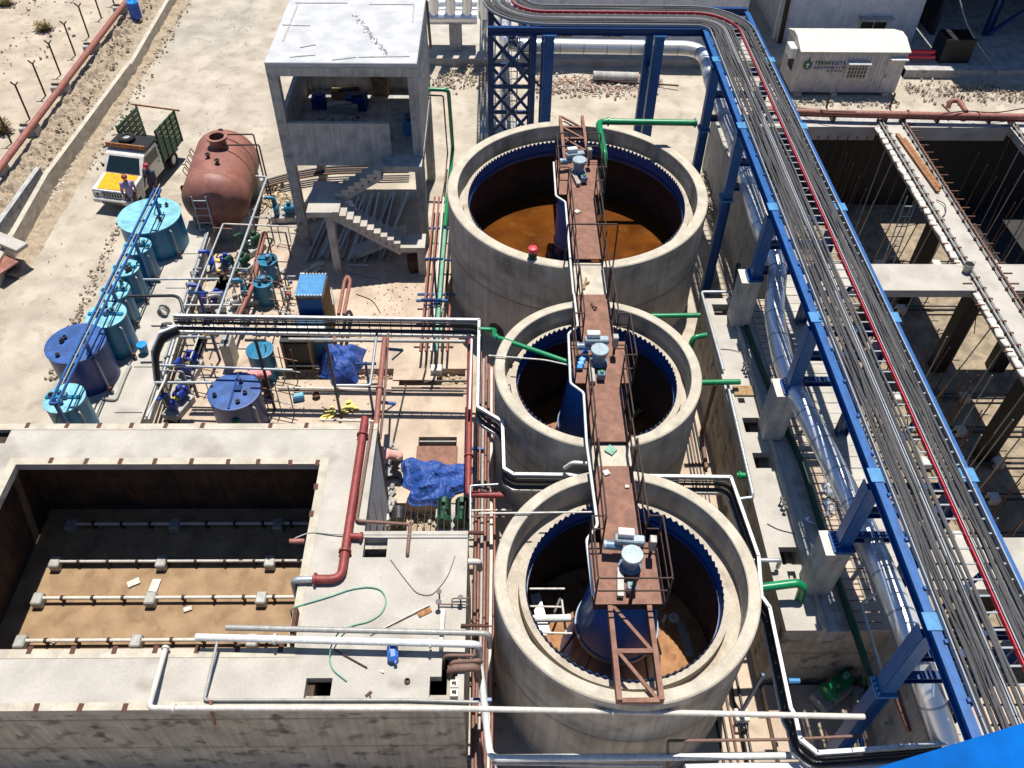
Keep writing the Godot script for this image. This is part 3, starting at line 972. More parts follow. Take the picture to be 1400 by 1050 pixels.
func clarifier(label: String, o: Vector3, r: float, rim: float, lip_out: float, lip_in: float, bed: float, wet: String) -> void:
	var t := thing("round_tank", label, "tank", o, "round concrete tanks in a row")
	var g := -0.7
	var k := 96
	var st := MB.new()
	st.lathe(o, [Vector2(r, g), Vector2(r, RIM - 0.03)], k)
	put("outer_wall", st, M("tankwall"), t)
	st = MB.new()
	st.lathe(o, [Vector2(r, RIM - 0.03), Vector2(r - 0.03, RIM), Vector2(r - rim + 0.02, RIM), Vector2(r - rim, RIM - 0.02)], k)
	put("rim", st, M("rim"), t)
	st = MB.new()
	st.lathe(o, [Vector2(r - rim, RIM - 0.02), Vector2(r - rim, 3.2)], k)
	put("channel_wall", st, M("tankwall"), t)
	st = MB.new()
	st.lathe(o, [Vector2(r - rim, 3.2), Vector2(lip_out, 3.2), Vector2(lip_out, 3.45), Vector2(lip_in, 3.45), Vector2(lip_in, 2.95), Vector2(r - 0.4, 2.9)], k)
	put("overflow_channel", st, M("launder"), t)
	st = MB.new()
	st.lathe(o, [Vector2(r - 0.4, 2.9), Vector2(r - 0.4, bed)], k)
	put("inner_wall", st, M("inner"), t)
	st = MB.new()
	st.lathe(o, [Vector2(r - 0.38, bed), Vector2(0.0, bed)], 64)
	put("water" if wet == "water" else "sludge_bed", st, M(wet), t)
	# joints left by the wall shutters
	for i in 28:
		var ja := TAU * (i + 0.37) / 28.0
		var e := Vector3(cos(ja), 0, sin(ja))
		st = MB.new()
		st.box(o + e * (r + 0.001) + Vector3(0, 1.75, 0), Vector3(0.012, 4.2, 0.014), Basis(e, Vector3.UP, e.cross(Vector3.UP)))
		put("shutter_joint", st, M("grey"), t)
	# notched weir plate
	st = MB.new()
	var m := int(TAU * lip_in / 0.16)
	for i in m:
		var a0 := TAU * i / m
		var a1 := TAU * (i + 1) / m
		var am := (a0 + a1) * 0.5
		for s in [0.0, 0.012]:
			var rr: float = lip_in - 0.012 - s
			var sg := 1.0 if s == 0.0 else -1.0
			var p0 := o + Vector3(cos(a0) * rr, 0, sin(a0) * rr)
			var p1 := o + Vector3(cos(a1) * rr, 0, sin(a1) * rr)
			var pm := o + Vector3(cos(am) * rr, 0, sin(am) * rr)
			var n0 := Vector3(cos(am), 0, sin(am)) * sg
			st.quad(p0 + Vector3(0, 2.98, 0), p1 + Vector3(0, 2.98, 0), p1 + Vector3(0, 3.47, 0), p0 + Vector3(0, 3.47, 0), n0)
			st.tri(p0 + Vector3(0, 3.47, 0), p1 + Vector3(0, 3.47, 0), pm + Vector3(0, 3.58, 0), n0, n0, n0)
	put("weir_plate", st, M("weir"), t)
	st = MB.new()
	st.lathe(o, [Vector2(lip_in - 0.024, 3.14), Vector2(lip_in - 0.05, 3.14), Vector2(lip_in - 0.05, 3.1), Vector2(lip_in - 0.024, 3.1)], 72)
	put("weir_clamp_strip", st, M("deep"), t)


func railing(t: Node3D, pts: Array, h: float, m: Material, r := 0.021) -> void:
	for lv in [h, h * 0.52]:
		var st := MB.new()
		var q := []
		for p in pts:
			q.append(p + Vector3(0, lv, 0))
		st.tube(bend(q, 0.06, 2), r, 6)
		put("rail", st, m, t)
	for i in pts.size() - 1:
		var a: Vector3 = pts[i]
		var b: Vector3 = pts[i + 1]
		var k := maxi(1, int(a.distance_to(b) / 1.15 + 0.5))
		for j in k + (1 if i == pts.size() - 2 else 0):
			var p := a.lerp(b, float(j) / k)
			var st := MB.new()
			st.tube([p, p + Vector3(0, h, 0)], r, 6)
			put("post", st, m, t)


func drive(p: Vector3, label: String, turn: float) -> void:
	# gear motor with its boxes on the bridge platform
	var t := thing("rake_drive", label, "gear motor", p, "drives on the bridges")
	var b := Basis(Vector3.UP, turn)
	var st := MB.new()
	st.lathe(p, [Vector2(0.22, 0.02), Vector2(0.24, 0.06), Vector2(0.17, 0.08), Vector2(0.17, 0.3), Vector2(0.2, 0.34), Vector2(0.2, 0.42)], 24)
	put("lower_housing", st, M("motor"), t)
	st = MB.new()
	st.lathe(p, [Vector2(0.2, 0.42), Vector2(0.23, 0.43), Vector2(0.23, 0.49), Vector2(0.22, 0.505), Vector2(0, 0.51)], 24)
	put("gearbox_cap", st, M("motorcap"), t)
	st = MB.new()
	st.cbox(p + b * Vector3(-0.05, 0.46, -0.36), Vector3(0.62, 0.18, 0.2), 0.03, b)
	put("gear_case", st, M("motorcap"), t)
	st = MB.new()
	st.cyl(p + b * Vector3(-0.18, 0.3, -0.3), p + b * Vector3(-0.52, 0.3, -0.3), 0.1, 16)
	var mo := put("motor", st, M("motor"), t)
	st = MB.new()
	st.cyl(p + b * Vector3(-0.521, 0.3, -0.3), p + b * Vector3(-0.58, 0.3, -0.3), 0.105, 16)
	put("fan_cover", st, M("motorcap"), mo)
	st = MB.new()
	st.cbox(p + b * Vector3(-0.14, 0.62, -0.42), Vector3(0.34, 0.14, 0.18), 0.015, b)
	put("terminal_box", st, M("white"), t)
	st = MB.new()
	st.cbox(p + b * Vector3(0.42, 0.5, -0.3), Vector3(0.14, 0.34, 0.18), 0.01, b)
	put("switch_box", st, M("greypipe"), t)
	st = MB.new()
	st.box(p + b * Vector3(0.42, 0.17, -0.3), Vector3(0.06, 0.32, 0.06), b)
	put("box_stand", st, M("charcoal"), t)
	st = MB.new()
	st.box(p + b * Vector3(-0.2, 0.05, 0.42), Vector3(0.13, 0.09, 0.66), b)
	put("grease_line_channel", st, M("greypipe"), t)
	st = MB.new()
	st.cbox(p + b * Vector3(0.02, 0.12, 0.56), Vector3(0.2, 0.2, 0.18), 0.02, b)
	put("push_button_box", st, M("motor"), t)
	st = MB.new()
	st.cyl(p + b * Vector3(0.03, 0.22, 0.56), p + b * Vector3(0.03, 0.27, 0.56), 0.05, 10)
	put("push_button", st, M("green"), t)


func bridge(label: String, walks: Array, plat: Array, truss: Array) -> void:
	var x := 2.72
	var y := 4.16
	var all := []
	all.append_array(plat)
	for w in walks:
		all.append_array(w)
	all.append_array(truss)
	var t := thing("tank_bridge", label, "bridge", Vector3(x, RIM, plat[0]), "brown steel bridges over the round tanks")
	var hw := 0.44
	var pw := 0.73
	for w in walks:
		var st := MB.new()
		st.box2(Vector3(x - hw, y - 0.03, w[0]), Vector3(x + hw, y, w[1]))
		put("deck_plate", st, M("oxide"), t)
		for s in [-1.0, 1.0]:
			st = MB.new()
			st.ibeam(Vector3(x + s * (hw - 0.04), y - 0.13, w[0]), Vector3(x + s * (hw - 0.04), y - 0.13, w[1]), 0.1, 0.2)
			put("side_beam", st, M("rust"), t)
	var st2 := MB.new()
	st2.box2(Vector3(x - pw, y - 0.034, plat[0]), Vector3(x + pw, y - 0.003, plat[1]))
	put("platform_plate", st2, M("oxide"), t)
	for e in [[Vector3(x - pw, y - 0.14, plat[0] + 0.05), Vector3(x + pw, y - 0.14, plat[0] + 0.05)], [Vector3(x - pw, y - 0.14, plat[1] - 0.05), Vector3(x + pw, y - 0.14, plat[1] - 0.05)], [Vector3(x - pw + 0.04, y - 0.14, plat[0]), Vector3(x - pw + 0.04, y - 0.14, plat[1])], [Vector3(x + pw - 0.04, y - 0.14, plat[0]), Vector3(x + pw - 0.04, y - 0.14, plat[1])]]:
		st2 = MB.new()
		st2.bar(e[0], e[1], 0.08, 0.2)
		put("platform_beam", st2, M("rust"), t)
	# railings follow the outline, left and right
	for s in [-1.0, 1.0]:
		var pts := []
		if walks.size() == 1 and walks[0][0] > plat[0]:
			pts = [Vector3(x + s * hw, y, walks[0][1]), Vector3(x + s * hw, y, walks[0][0]), Vector3(x + s * pw, y, plat[1]), Vector3(x + s * pw, y, plat[0]), Vector3(x + s * 0.3, y, plat[0])]
		elif walks.size() == 1:
			pts = [Vector3(x + s * hw, y, walks[0][0]), Vector3(x + s * hw, y, walks[0][1]), Vector3(x + s * pw, y, plat[0]), Vector3(x + s * pw, y, plat[1]), Vector3(x + s * 0.02, y, plat[1])]
		else:
			pts = [Vector3(x + s * hw, y, walks[0][0]), Vector3(x + s * hw, y, walks[0][1]), Vector3(x + s * pw, y, plat[0]), Vector3(x + s * pw, y, plat[1]), Vector3(x + s * hw, y, walks[1][0]), Vector3(x + s * hw, y, walks[1][1])]
		railing(t, pts, 1.0, M("railbrown"))
	if truss.size() == 2:
		var z0: float = truss[0]
		var z1: float = truss[1]
		var n := 2 if absf(z1 - z0) < 2.6 else 4
		for s in [-1.0, 1.0]:
			st2 = MB.new()
			st2.bar(Vector3(x + s * 0.4, y - 0.14, z0), Vector3(x + s * 0.4, y - 0.14, z1), 0.1, 0.22)
			put("chord", st2, M("oxide"), t)
		for i in n + 1:
			var z := lerpf(z0, z1, float(i) / n)
			if i == 0:
				continue
			st2 = MB.new()
			st2.bar(Vector3(x - 0.35, y - 0.1, z), Vector3(x + 0.35, y - 0.1, z), 0.09, 0.1)
			put("cross_member", st2, M("oxide"), t)
		for i in n:
			var za := lerpf(z0, z1, float(i) / n)
			var zc := lerpf(z0, z1, float(i + 1) / n)
			st2 = MB.new()
			st2.bar(Vector3(x - 0.34, y - 0.09, za), Vector3(x + 0.34, y - 0.09, zc), 0.07, 0.06)
			put("diagonal", st2, M("oxide"), t)


func feedwell(label: String, o: Vector3, top: float, r0: float, r1: float, mid: float, r2: float, bed: float) -> void:
	var t := thing("feedwell", label, "feedwell", Vector3(o.x, bed, o.z), "blue drums in the round tanks")
	var q := Vector3(o.x, 0, o.z)
	var st := MB.new()
	st.lathe(q, [Vector2(r1, mid), Vector2(r0, top), Vector2(r0 - 0.02, top), Vector2(r1 - 0.02, mid)], 40)
	put("upper_drum", st, M("drum"), t)
	st = MB.new()
	st.lathe(q, [Vector2(r1 - 0.06, mid - 0.12), Vector2(r1 + 0.03, mid - 0.12), Vector2(r1 + 0.03, mid), Vector2(r1 - 0.05, mid)], 40)
	put("drum_ring", st, M("motor"), t)
	st = MB.new()
	st.lathe(q, [Vector2(r2, bed), Vector2(r1 - 0.08, mid - 0.12), Vector2(0, mid - 0.1)], 40)
	put("skirt", st, M("deep"), t)
	for i in 8:
		var a := TAU * i / 8.0
		var e := Vector3(cos(a), 0, sin(a))
		st = MB.new()
		st.bar(q + e * (r2 + 0.01) + Vector3(0, bed, 0), q + e * (r1 - 0.07) + Vector3(0, mid - 0.14, 0), 0.05, 0.05)
		put("stiffener", st, M("deep"), t)


func tanks() -> void:
	var A := Vector3(2.66, 0, -23.99)
	var B := Vector3(2.655, 0, -15.64)
	var C := Vector3(2.76, 0, -9.49)
	clarifier("largest round concrete tank, farthest back, half full of orange-brown water", A, 4.26, 0.34, 3.76, 3.6, 1.25, "water")
	clarifier("middle round concrete tank with two green pipes and a patch of orange mud", B, 2.70, 0.27, 2.28, 2.13, 0.5, "mud")
	clarifier("nearest round concrete tank with a dry brown bed and a blue drum inside", C, 2.81, 0.27, 2.27, 2.13, 0.35, "bed")
	# water lies deep: a fixed blue column in the far tank
	feedwell("straight dark blue column in the farthest round tank under the bridge platform", A, 4.0, 0.62, 0.64, 1.9, 0.68, 1.26)
	feedwell("blue cone-shaped drum in the middle round tank, half hidden by the bridge", B, 4.0, 0.7, 0.92, 1.8, 1.2, 0.5)
	feedwell("blue drum with wide skirt in the nearest round tank", C, 4.0, 0.66, 0.93, 1.85, 1.22, 0.35)
	var z1a := -23.267
	var z1b := -25.295
	bridge("farthest brown bridge, its platform and open truss over the largest tank", [[z1a, -19.95]], [z1b, z1a], [-28.309, z1b])
	bridge("middle brown bridge, walkway on both sides of a wide platform", [[-18.34, -16.432], [-14.902, -12.98]], [-16.432, -14.902], [])
	var z3a := -10.16
	var z3b := -8.694
	bridge("nearest brown bridge with an open truss reaching the near rim", [[-12.24, z3a]], [z3a, z3b], [z3b, -6.725])
	drive(Vector3(2.721, 4.2, -24.459), "blue-grey gear motor with pale cap on the farthest bridge platform", 0.2)
	drive(Vector3(2.642, 4.2, -15.585), "blue-grey gear motor on the middle bridge with a blue rag beside it", 0.0)
	drive(Vector3(2.803, 4.2, -9.534), "blue-grey gear motor on the nearest bridge with a green cable", -0.1)
	# concrete slabs that join the rims
	var st := MB.new()
	st.box2(Vector3(2.26, 3.75, -19.9), Vector3(3.14, 4.04, -18.3))
	solo("link_slab", st, M("rim"), "pale concrete slab joining the rims of the far and middle tanks", "slab")
	st = MB.new()
	st.box2(Vector3(2.22, 3.75, -12.98), Vector3(3.18, 4.04, -12.22))
	solo("link_slab", st, M("rim"), "pale concrete slab joining the rims of the middle and near tanks", "slab")
	# railings of the link slabs
	var k := 0
	for q in [[-19.8, -18.4, "over the slab between the far and middle tanks"], [-12.95, -12.0, "over the slab between the middle and near tanks"]]:
		for s in [-1.0, 1.0]:
			var t := thing("link_railing", ("left" if s < 0.0 else "right") + " brown railing " + q[2], "railing", Vector3(2.7 + s * 0.44, 4.04, q[0]), "railings of the link slabs")
			railing(t, [Vector3(2.7 + s * 0.43, 4.04, q[0]), Vector3(2.7 + s * 0.43, 4.04, q[1])], 1.0, M("railbrown"))
	# gate frame across the farthest bridge's near end
	st = MB.new()
	st.tube(bend([Vector3(2.05, RIM, -20.15), Vector3(2.05, 5.25, -20.15), Vector3(3.5, 5.25, -20.15), Vector3(3.5, RIM, -20.15)], 0.05, 2), 0.026, 6)
	solo("gate_frame", st, M("railbrown"), "brown pipe frame across the near end of the farthest bridge", "frame")
	# white cable conduits down the left of the bridges
	pipe("bridge_conduit", "white cable conduit down the left side of the farthest bridge", [Vector3(1.909, 4.35, -24.83), Vector3(1.888, 4.35, -22.883), Vector3(2.171, 4.35, -22.565), Vector3(2.168, 4.2, -19.684), Vector3(2.182, 4.1, -18.428)], 0.034, M("white"), 0.08, "conduit", "conduits along the bridges")
	pipe("bridge_conduit", "white cable conduit down the left side of the middle bridge", [Vector3(2.188, 4.2, -18.31), Vector3(2.182, 4.35, -16.816), Vector3(1.911, 4.35, -16.53), Vector3(1.86, 4.35, -14.711), Vector3(2.167, 4.35, -14.386), Vector3(2.142, 4.2, -12.893), Vector3(2.175, 4.1, -12.314)], 0.034, M("white"), 0.08, "conduit", "conduits along the bridges")
	pipe("bridge_conduit", "white cable conduit down the left side of the nearest bridge", [Vector3(2.162, 4.2, -12.235), Vector3(2.191, 4.35, -10.478), Vector3(1.927, 4.35, -10.107), Vector3(1.963, 4.35, -8.784)], 0.036, M("white"), 0.08, "conduit", "conduits along the bridges")
	# green pipes at the tanks
	pipe("green_inlet", "bright green pipe crossing over the far tank's rim and bending down into it", [Vector3(6.925, 4.75, -26.726), Vector3(3.519, 4.75, -26.786), Vector3(3.558, 4.75, -24.641), Vector3(3.558, 4.75, -24.641) + Vector3(0.02, -2.2, 0.1)], 0.11, M("green"), 0.28, "pipe", "", [[0, 0.02], [0, 0.9]])
	pipe("green_feed", "green pipe reaching over the middle tank's left rim to its bridge", [Vector3(-0.505, 3.3, -17.831), Vector3(-0.048, 3.3, -17.802), Vector3(-0.046, 3.9, -16.892), Vector3(1.996, 3.9, -15.857)], 0.07, M("green"), 0.14, "pipe", "", [[2, 0.03]])
	pipe("white_tube", "thin white tube across the middle tank below the green pipe", [Vector3(-0.199, 4.02, -16.035), Vector3(1.278, 4.02, -15.873), Vector3(1.959, 4, -15.677)], 0.022, M("offwhite"), 0.2)
	pipe("pale_tube", "thin pale green tube reaching across the nearest tank's left rim to its bridge", [Vector3(-0.396, 4.02, -11.022), Vector3(2.234, 4.02, -11.052)], 0.022, M("offwhite"), 0.2)
	# inlet pipes inside the nearest tank
	var t2 := thing("inlet_trough", "pale inlet pipes and steel frame at the left inside the nearest tank", "trough", Vector3(1.0, 0.35, -9.3))
	st = MB.new()
	st.tube([Vector3(0.814, 2.3, -9.371), Vector3(1.669, 2.3, -9.384)], 0.085, 12)
	put("inlet_pipe", st, M("white"), t2)
	for q in [[Vector3(0.727, 2.5, -10.011), Vector3(1.561, 2.5, -10.007)], [Vector3(0.796, 1.8, -9.956), Vector3(1.563, 1.8, -9.933)], [Vector3(0.978, 2.1, -9.136), Vector3(1.699, 2.1, -9.114)], [Vector3(1.505, 2.2, -9.898), Vector3(1.574, 2, -9.131)]]:
		st = MB.new()
		st.tube([q[0], q[1]], 0.028, 6)
		put("frame_bar", st, M("offwhite"), t2)
	st = MB.new()
	st.bar(Vector3(0.929, 1.4, -10.508), Vector3(1.151, 1.4, -9.442), 0.24, 0.03)
	put("trough_plate", st, M("galv"), t2)
	st = MB.new()
	st.bar(Vector3(1.698, 1, -10.915), Vector3(1.392, 1, -10.18), 0.05, 0.05)
	put("brace", st, M("black"), t2)
	# planks in the middle tank
	var pi := 0
	for q in [[Vector3(3.872, 0.62, -16.668), Vector3(4.349, 0.7, -17.093), "grey plank floating on the mud in the middle tank, right of the bridge"], [Vector3(3.842, 0.6, -16.57), Vector3(4.119, 0.6, -16.512), "short dark plank crossing the grey plank in the middle tank"]]:
		st = MB.new()
		st.bar(q[0], q[1], 0.14, 0.04)
		solo("floating_plank", st, M("board") if pi == 0 else M("wood"), q[2], "plank")
		pi += 1
	st = MB.new()
	st.lathe(Vector3(4.434, 0.36, -10.41), [Vector2(0, 0.02), Vector2(0.14, 0.02), Vector2(0.14, 0.0)], 10)
	st.bar(Vector3(4.135, 0.4, -10.271), Vector3(4.253, 0.4, -10.469), 0.08, 0.05)
	solo("bed_scrap", st, M("offwhite"), "small pale scrap on the bed of the nearest tank, right of the drum", "scrap")
	# grey film in the nearest tank
	st = MB.new()
	var poly := []
	for q in [Vector3(4.514, 0.37, -10.464), Vector3(4.637, 0.37, -10.304), Vector3(4.752, 0.37, -9.988), Vector3(4.775, 0.37, -9.566), Vector3(4.799, 0.37, -9.377), Vector3(4.592, 0.37, -9.416), Vector3(4.545, 0.37, -9.815), Vector3(4.504, 0.37, -10.146)]:
		poly.append(Vector2(q.x, q.z))
	st.prism(poly, Vector3(0, 0.352, 0), Vector3(1, 0, 0), Vector3(0, 0, 1), Vector3(0, 0.02, 0))
	solo("plastic_film", st, M("greypipe"), "grey sheet of film lying on the brown bed of the nearest tank", "sheet")
	# lamp on the far rim
	var L := Vector3(1.083, 3.96, -20.26)
	var t3 := thing("beacon_lamp", "small red beacon lamp on a dark foot on the far tank's near rim", "beacon lamp", L)
	st = MB.new()
	st.lathe(L, [Vector2(0.13, 0), Vector2(0.13, 0.1), Vector2(0.1, 0.12), Vector2(0.1, 0.24)], 16)
	put("foot", st, M("darkgreen"), t3)
	st = MB.new()
	st.lathe(L, [Vector2(0.14, 0.24), Vector2(0.15, 0.3), Vector2(0.13, 0.36), Vector2(0, 0.4)], 16)
	put("lens", st, M("redtrim"), t3)
	# blue rag on the middle platform
	st = MB.new()
	for i in 5:
		st.cbox(Vector3(2.25, 4.2, -15.666) + Vector3(-0.12 + 0.05 * i, 0.04, 0.28 - 0.14 * i), Vector3(0.2 - 0.02 * i, 0.07, 0.17), 0.03, Basis(Vector3(0.3, 1, 0.2).normalized(), 0.5 * i))
	solo("blue_rag", st, M("azure"), "crumpled bright blue rag left of the middle bridge's motor", "rag")
	# loose items on decks
	var li := 0
	for q in [[Vector3(2.532, 4.17, -22.276), 0.16, "offwhite", "crumpled paper lying on the farthest bridge walkway"], [Vector3(2.684, 4.17, -17.789), 0.3, "rust", "rusty bar lying on the middle bridge's far walkway"], [Vector3(2.552, 4.06, -18.926), 0.5, "board", "grey stick lying on the slab between the far and middle tanks"], [Vector3(2.718, 4.06, -12.783), 0.22, "palegreen", "torn pale film lying on the slab between the middle and near tanks"], [Vector3(2.536, 4.17, -12.024), 0.14, "offwhite", "small pale box on the railing side of the nearest bridge"], [Vector3(2.966, 4.17, -11.627), 0.08, "offwhite", "white splash of mortar on the nearest bridge walkway"]]:
		st = MB.new()
		st.box(q[0] + Vector3(0, 0.02, 0), Vector3(0.06 if q[1] > 0.25 else q[1], 0.04, q[1]), Basis(Vector3.UP, 0.8 - li * 0.5))
		st.box(q[0] + Vector3(0.03, 0.035, 0.02), Vector3(0.04, 0.03, q[1] * 0.5), Basis(Vector3.UP, 0.3 + li))
		solo("bridge_litter", st, M(q[2]), q[3], "litter")
		li += 1
	# threaded posts beside the far tank and a wall opening
	for q in [[Vector3(-0.944, 0, -22.066), 1.0, "rusty iron stake standing left of the far tank, near the cable ladder"], [Vector3(-0.258, 0, -21.582), 1.0, "rusty iron stake standing between the far and middle tanks"]]:
		st = MB.new()
		st.tube([q[0], q[0] + Vector3(0.02, 0.95, 0)], 0.03, 6)
		solo("iron_stake", st, M("rust"), q[2], "stake")
	st = MB.new()
	var hd := Vector3(0.285 - A.x, 0, -21.002 - A.z).normalized()
	st.cyl(A + hd * 4.24 + Vector3(0, 0.62, 0), A + hd * 4.275 + Vector3(0, 0.62, 0), 0.3, 20)
	solo("wall_sleeve", st, M("black"), "dark round pipe sleeve low in the far tank's wall, left of the middle tank", "sleeve")


# ---------------------------------------------------------------- the tall blue rack with cable trays

func rack_path(off: float) -> Array:
	# along the rack, off metres right of its middle: near end, corner, far run, second corner
	var out := []
	var xm := 8.3
	var zc := -29.6
	var r := xm + off - 7.1
	var z := -2.0
	while z > zc:
		out.append(Vector3(xm + off, 0, z))
		z -= 1.1
	for i in 9:
		var a := PI * 0.5 * i / 8.0
		out.append(Vector3(7.1 + r * cos(a), 0, zc - r * sin(a)))
	var zb := zc - r
	var x := 6.2
	while x > 1.8:
		out.append(Vector3(x, 0, zb))
		x -= 1.1
	var c2 := Vector2(1.75, zc - 1.2 - 1.5)
	var r2 := zb - c2.y
	for i in 9:
		var a := PI * 0.5 * i / 8.0
		out.append(Vector3(c2.x - r2 * sin(a), 0, c2.y + r2 * cos(a)))
	z = c2.y - 1.0
	while z > -48.0:
		out.append(Vector3(c2.x - r2, 0, z))
		z -= 1.5
	return out


func lifted(p: Array, y: float, wob := 0.0, sd := 0) -> Array:
	var out := []
	for i in p.size():
		var q: Vector3 = p[i]
		var s := sin(q.x * 0.9 + q.z * 0.7 + sd * 2.3) * wob + sin(q.z * 1.9 + sd) * wob * 0.6
		out.append(Vector3(q.x + s, y + absf(s) * 0.3, q.z + s * 0.4))
	return out


func rack() -> void:
	var ytop := RACK
	var xl := 7.42
	var xr := 9.22
	# longitudinal beams
	for q in [[-0.88, "left"], [0.92, "right"]]:
		var t := thing("rack_beam", "long blue steel beam carrying the " + q[1] + " edge of the cable rack", "beam", Vector3(8.3 + q[0], ytop - 0.3, -16), "long beams of the cable rack")
		var st := MB.new()
		st.ibeam(Vector3(8.3 + q[0], ytop - 0.13, -2.0), Vector3(8.3 + q[0], ytop - 0.13, -30.7 - 0.8 * q[0]), 0.17, 0.26)
		put("beam", st, M("blue"), t)
		for z in range(-29, -4, 1):
			st = MB.new()
			st.box(Vector3(8.3 + q[0] - 0.07 * signf(q[0]), ytop + 0.03, z + 0.4), Vector3(0.05, 0.05, 0.06))
			put("clip", st, M("blue"), t)
	var st := MB.new()
	for q in [[-30.0, "front"], [-31.75, "rear"]]:
		st = MB.new()
		st.ibeam(Vector3(-0.3, ytop - 0.13, q[0]), Vector3(9.3, ytop - 0.13, q[0]), 0.17, 0.26)
		solo("rack_beam", st, M("deep"), "blue beam along the " + q[1] + " edge of the rack's far cross run", "beam", "long beams of the cable rack")
	# frames
	var zs := [-6.976, -10.088, -14.677, -19.079, -23.283, -27.6]
	var said := ["nearest blue rack frame, its column bolted to a lower blue column by the green pump", "second nearest blue rack frame, on a concrete pedestal beside crumpled foil", "third blue rack frame from the camera, on a concrete pedestal beside two dark openings", "fourth blue rack frame from the camera, on the pedestal by the deck's far end", "fifth blue rack frame from the camera, with a flanged column joint beside the far tank", "farthest blue rack frame of the long run, by the green inlet pipe's end"]
	for i in 6:
		var z: float = zs[i]
		var t := thing("rack_frame", said[i], "steel frame", Vector3(8.3, 0, z), "frames under the cable rack")
		var yb := 4.25 if (i >= 1 and i <= 3) else -0.3
		st = MB.new()
		st.ibeam(Vector3(xl + 0.02, 4.05 if yb < 0.0 else yb, z), Vector3(xl + 0.02, ytop - 0.27, z), 0.27, 0.3, Vector3.RIGHT)
		st.box(Vector3(xl + 0.02, (ytop + yb) * 0.5 - 0.13, z + 0.14), Vector3(0.255, ytop - yb - 0.3, 0.012)) if yb > 0.0 else st.box(Vector3(xl + 0.02, 5.2, z + 0.142), Vector3(0.255, 2.2, 0.012))
		put("column", st, M("blue"), t)
		if yb < 0.0:
			st = MB.new()
			st.ibeam(Vector3(xl + 0.02, yb, z), Vector3(xl + 0.02, 4.0, z), 0.27, 0.3, Vector3.RIGHT)
			put("lower_column", st, M("blue"), t)
			st = MB.new()
			st.box(Vector3(xl + 0.02, 4.02, z), Vector3(0.42, 0.05, 0.42))
			var fl := put("joint_plate", st, M("skyblue"), t)
			for bx in 4:
				st = MB.new()
				st.cyl(Vector3(xl - 0.15, 4.05, z - 0.15 + 0.1 * bx), Vector3(xl - 0.15, 4.13, z - 0.15 + 0.1 * bx), 0.025, 6)
				put("bolt", st, M("skyblue"), fl)
		else:
			st = MB.new()
			st.box(Vector3(xl, yb + 0.02, z + 0.02), Vector3(0.46, 0.04, 0.5))
			var bp := put("base_plate", st, M("blue"), t)
			for bx in 5:
				st = MB.new()
				st.bar(Vector3(xl - 0.2, yb + 0.04, z - 0.18 + 0.09 * bx), Vector3(xl - 0.1, yb + 0.16, z - 0.18 + 0.09 * bx), 0.03, 0.03)
				put("stiffener", st, M("blue"), bp)
		st = MB.new()
		st.ibeam(Vector3(xr, BASIN + 0.02, z), Vector3(xr, ytop - 0.27, z), 0.25, 0.28, Vector3.RIGHT)
		put("column", st, M("deep"), t)  # right column uses the shaded copy of the rack blue
		for x in [xl, xr]:
			st = MB.new()
			st.cbox(Vector3(x, ytop + 0.012, z), Vector3(0.31, 0.02, 0.34), 0.004)
			put("cap_plate", st, M("skyblue"), t)  # lighter blue paints in the sunlit look of the caps
		for y in [6.16, 5.35, 4.45]:
			st = MB.new()
			st.ibeam(Vector3(xl + 0.16, y, z), Vector3(xr - 0.14, y, z), 0.16, 0.2)
			put("cross_beam", st, M("deep"), t)  # shade under the trays is put into this darker blue
		if i < 5:
			st = MB.new()
			st.bar(Vector3(xl + 0.1, 6.2, z - 0.2), Vector3(xr, 6.2, lerpf(z, zs[i + 1], 0.45)), 0.09, 0.09)
			put("plan_brace", st, M("deep"), t)
	# pedestals
	var ps := [[zs[1], "concrete pedestal under the second nearest rack frame"], [zs[2], "concrete pedestal under the third rack frame, between two dark deck openings"], [zs[3], "concrete pedestal under the fourth rack frame, by the deck's far opening"]]
	for q in ps:
		st = MB.new()
		st.cbox(Vector3(7.3, (DECK + 4.2) * 0.5, q[0]), Vector3(0.55, 4.2 - DECK, 0.6), 0.02)
		var t := thing("column_pedestal", q[1], "pedestal", Vector3(7.3, DECK, q[0]), "concrete pedestals of the rack")
		put("shaft", st, M("grey"), t)
		st = MB.new()
		st.box(Vector3(7.3, 4.215, q[0]), Vector3(0.58, 0.03, 0.63))
		put("grout_pad", st, M("offwhite"), t)
	# columns of the cross run
	var cs := [[1.9, "left blue column of the rack's far run"], [5.85, "right blue column of the rack's far run"]]
	for q in cs:
		var t := thing("cross_run_frame", q[1] + ", with its rear twin", "steel frame", Vector3(q[0], 0, -30), "frames of the far cross run")
		for z in [-30.0, -31.75]:
			st = MB.new()
			st.box(Vector3(q[0], 3.15, z), Vector3(0.36, 6.36, 0.3))
			put("column", st, M("blue"), t)
		st = MB.new()
		st.box(Vector3(q[0], 6.35, -30.0), Vector3(0.5, 0.05, 0.36))
		put("cap_plate", st, M("skyblue"), t)  # cap painted lighter blue to look sunlit
		st = MB.new()
		st.ibeam(Vector3(q[0], 4.5, -30.15), Vector3(q[0], 4.5, -31.6), 0.16, 0.2)
		put("cross_beam", st, M("deep"), t)
	# trays
	var trays := [[-0.76, -0.24, 9, "left cable tray of the rack, filled with grey cables"], [-0.19, 0.28, 4, "middle cable tray of the rack with few cables and a red right edge"], [0.33, 0.83, 9, "right cable tray of the rack, filled with dark cables"]]
	var ti := 0
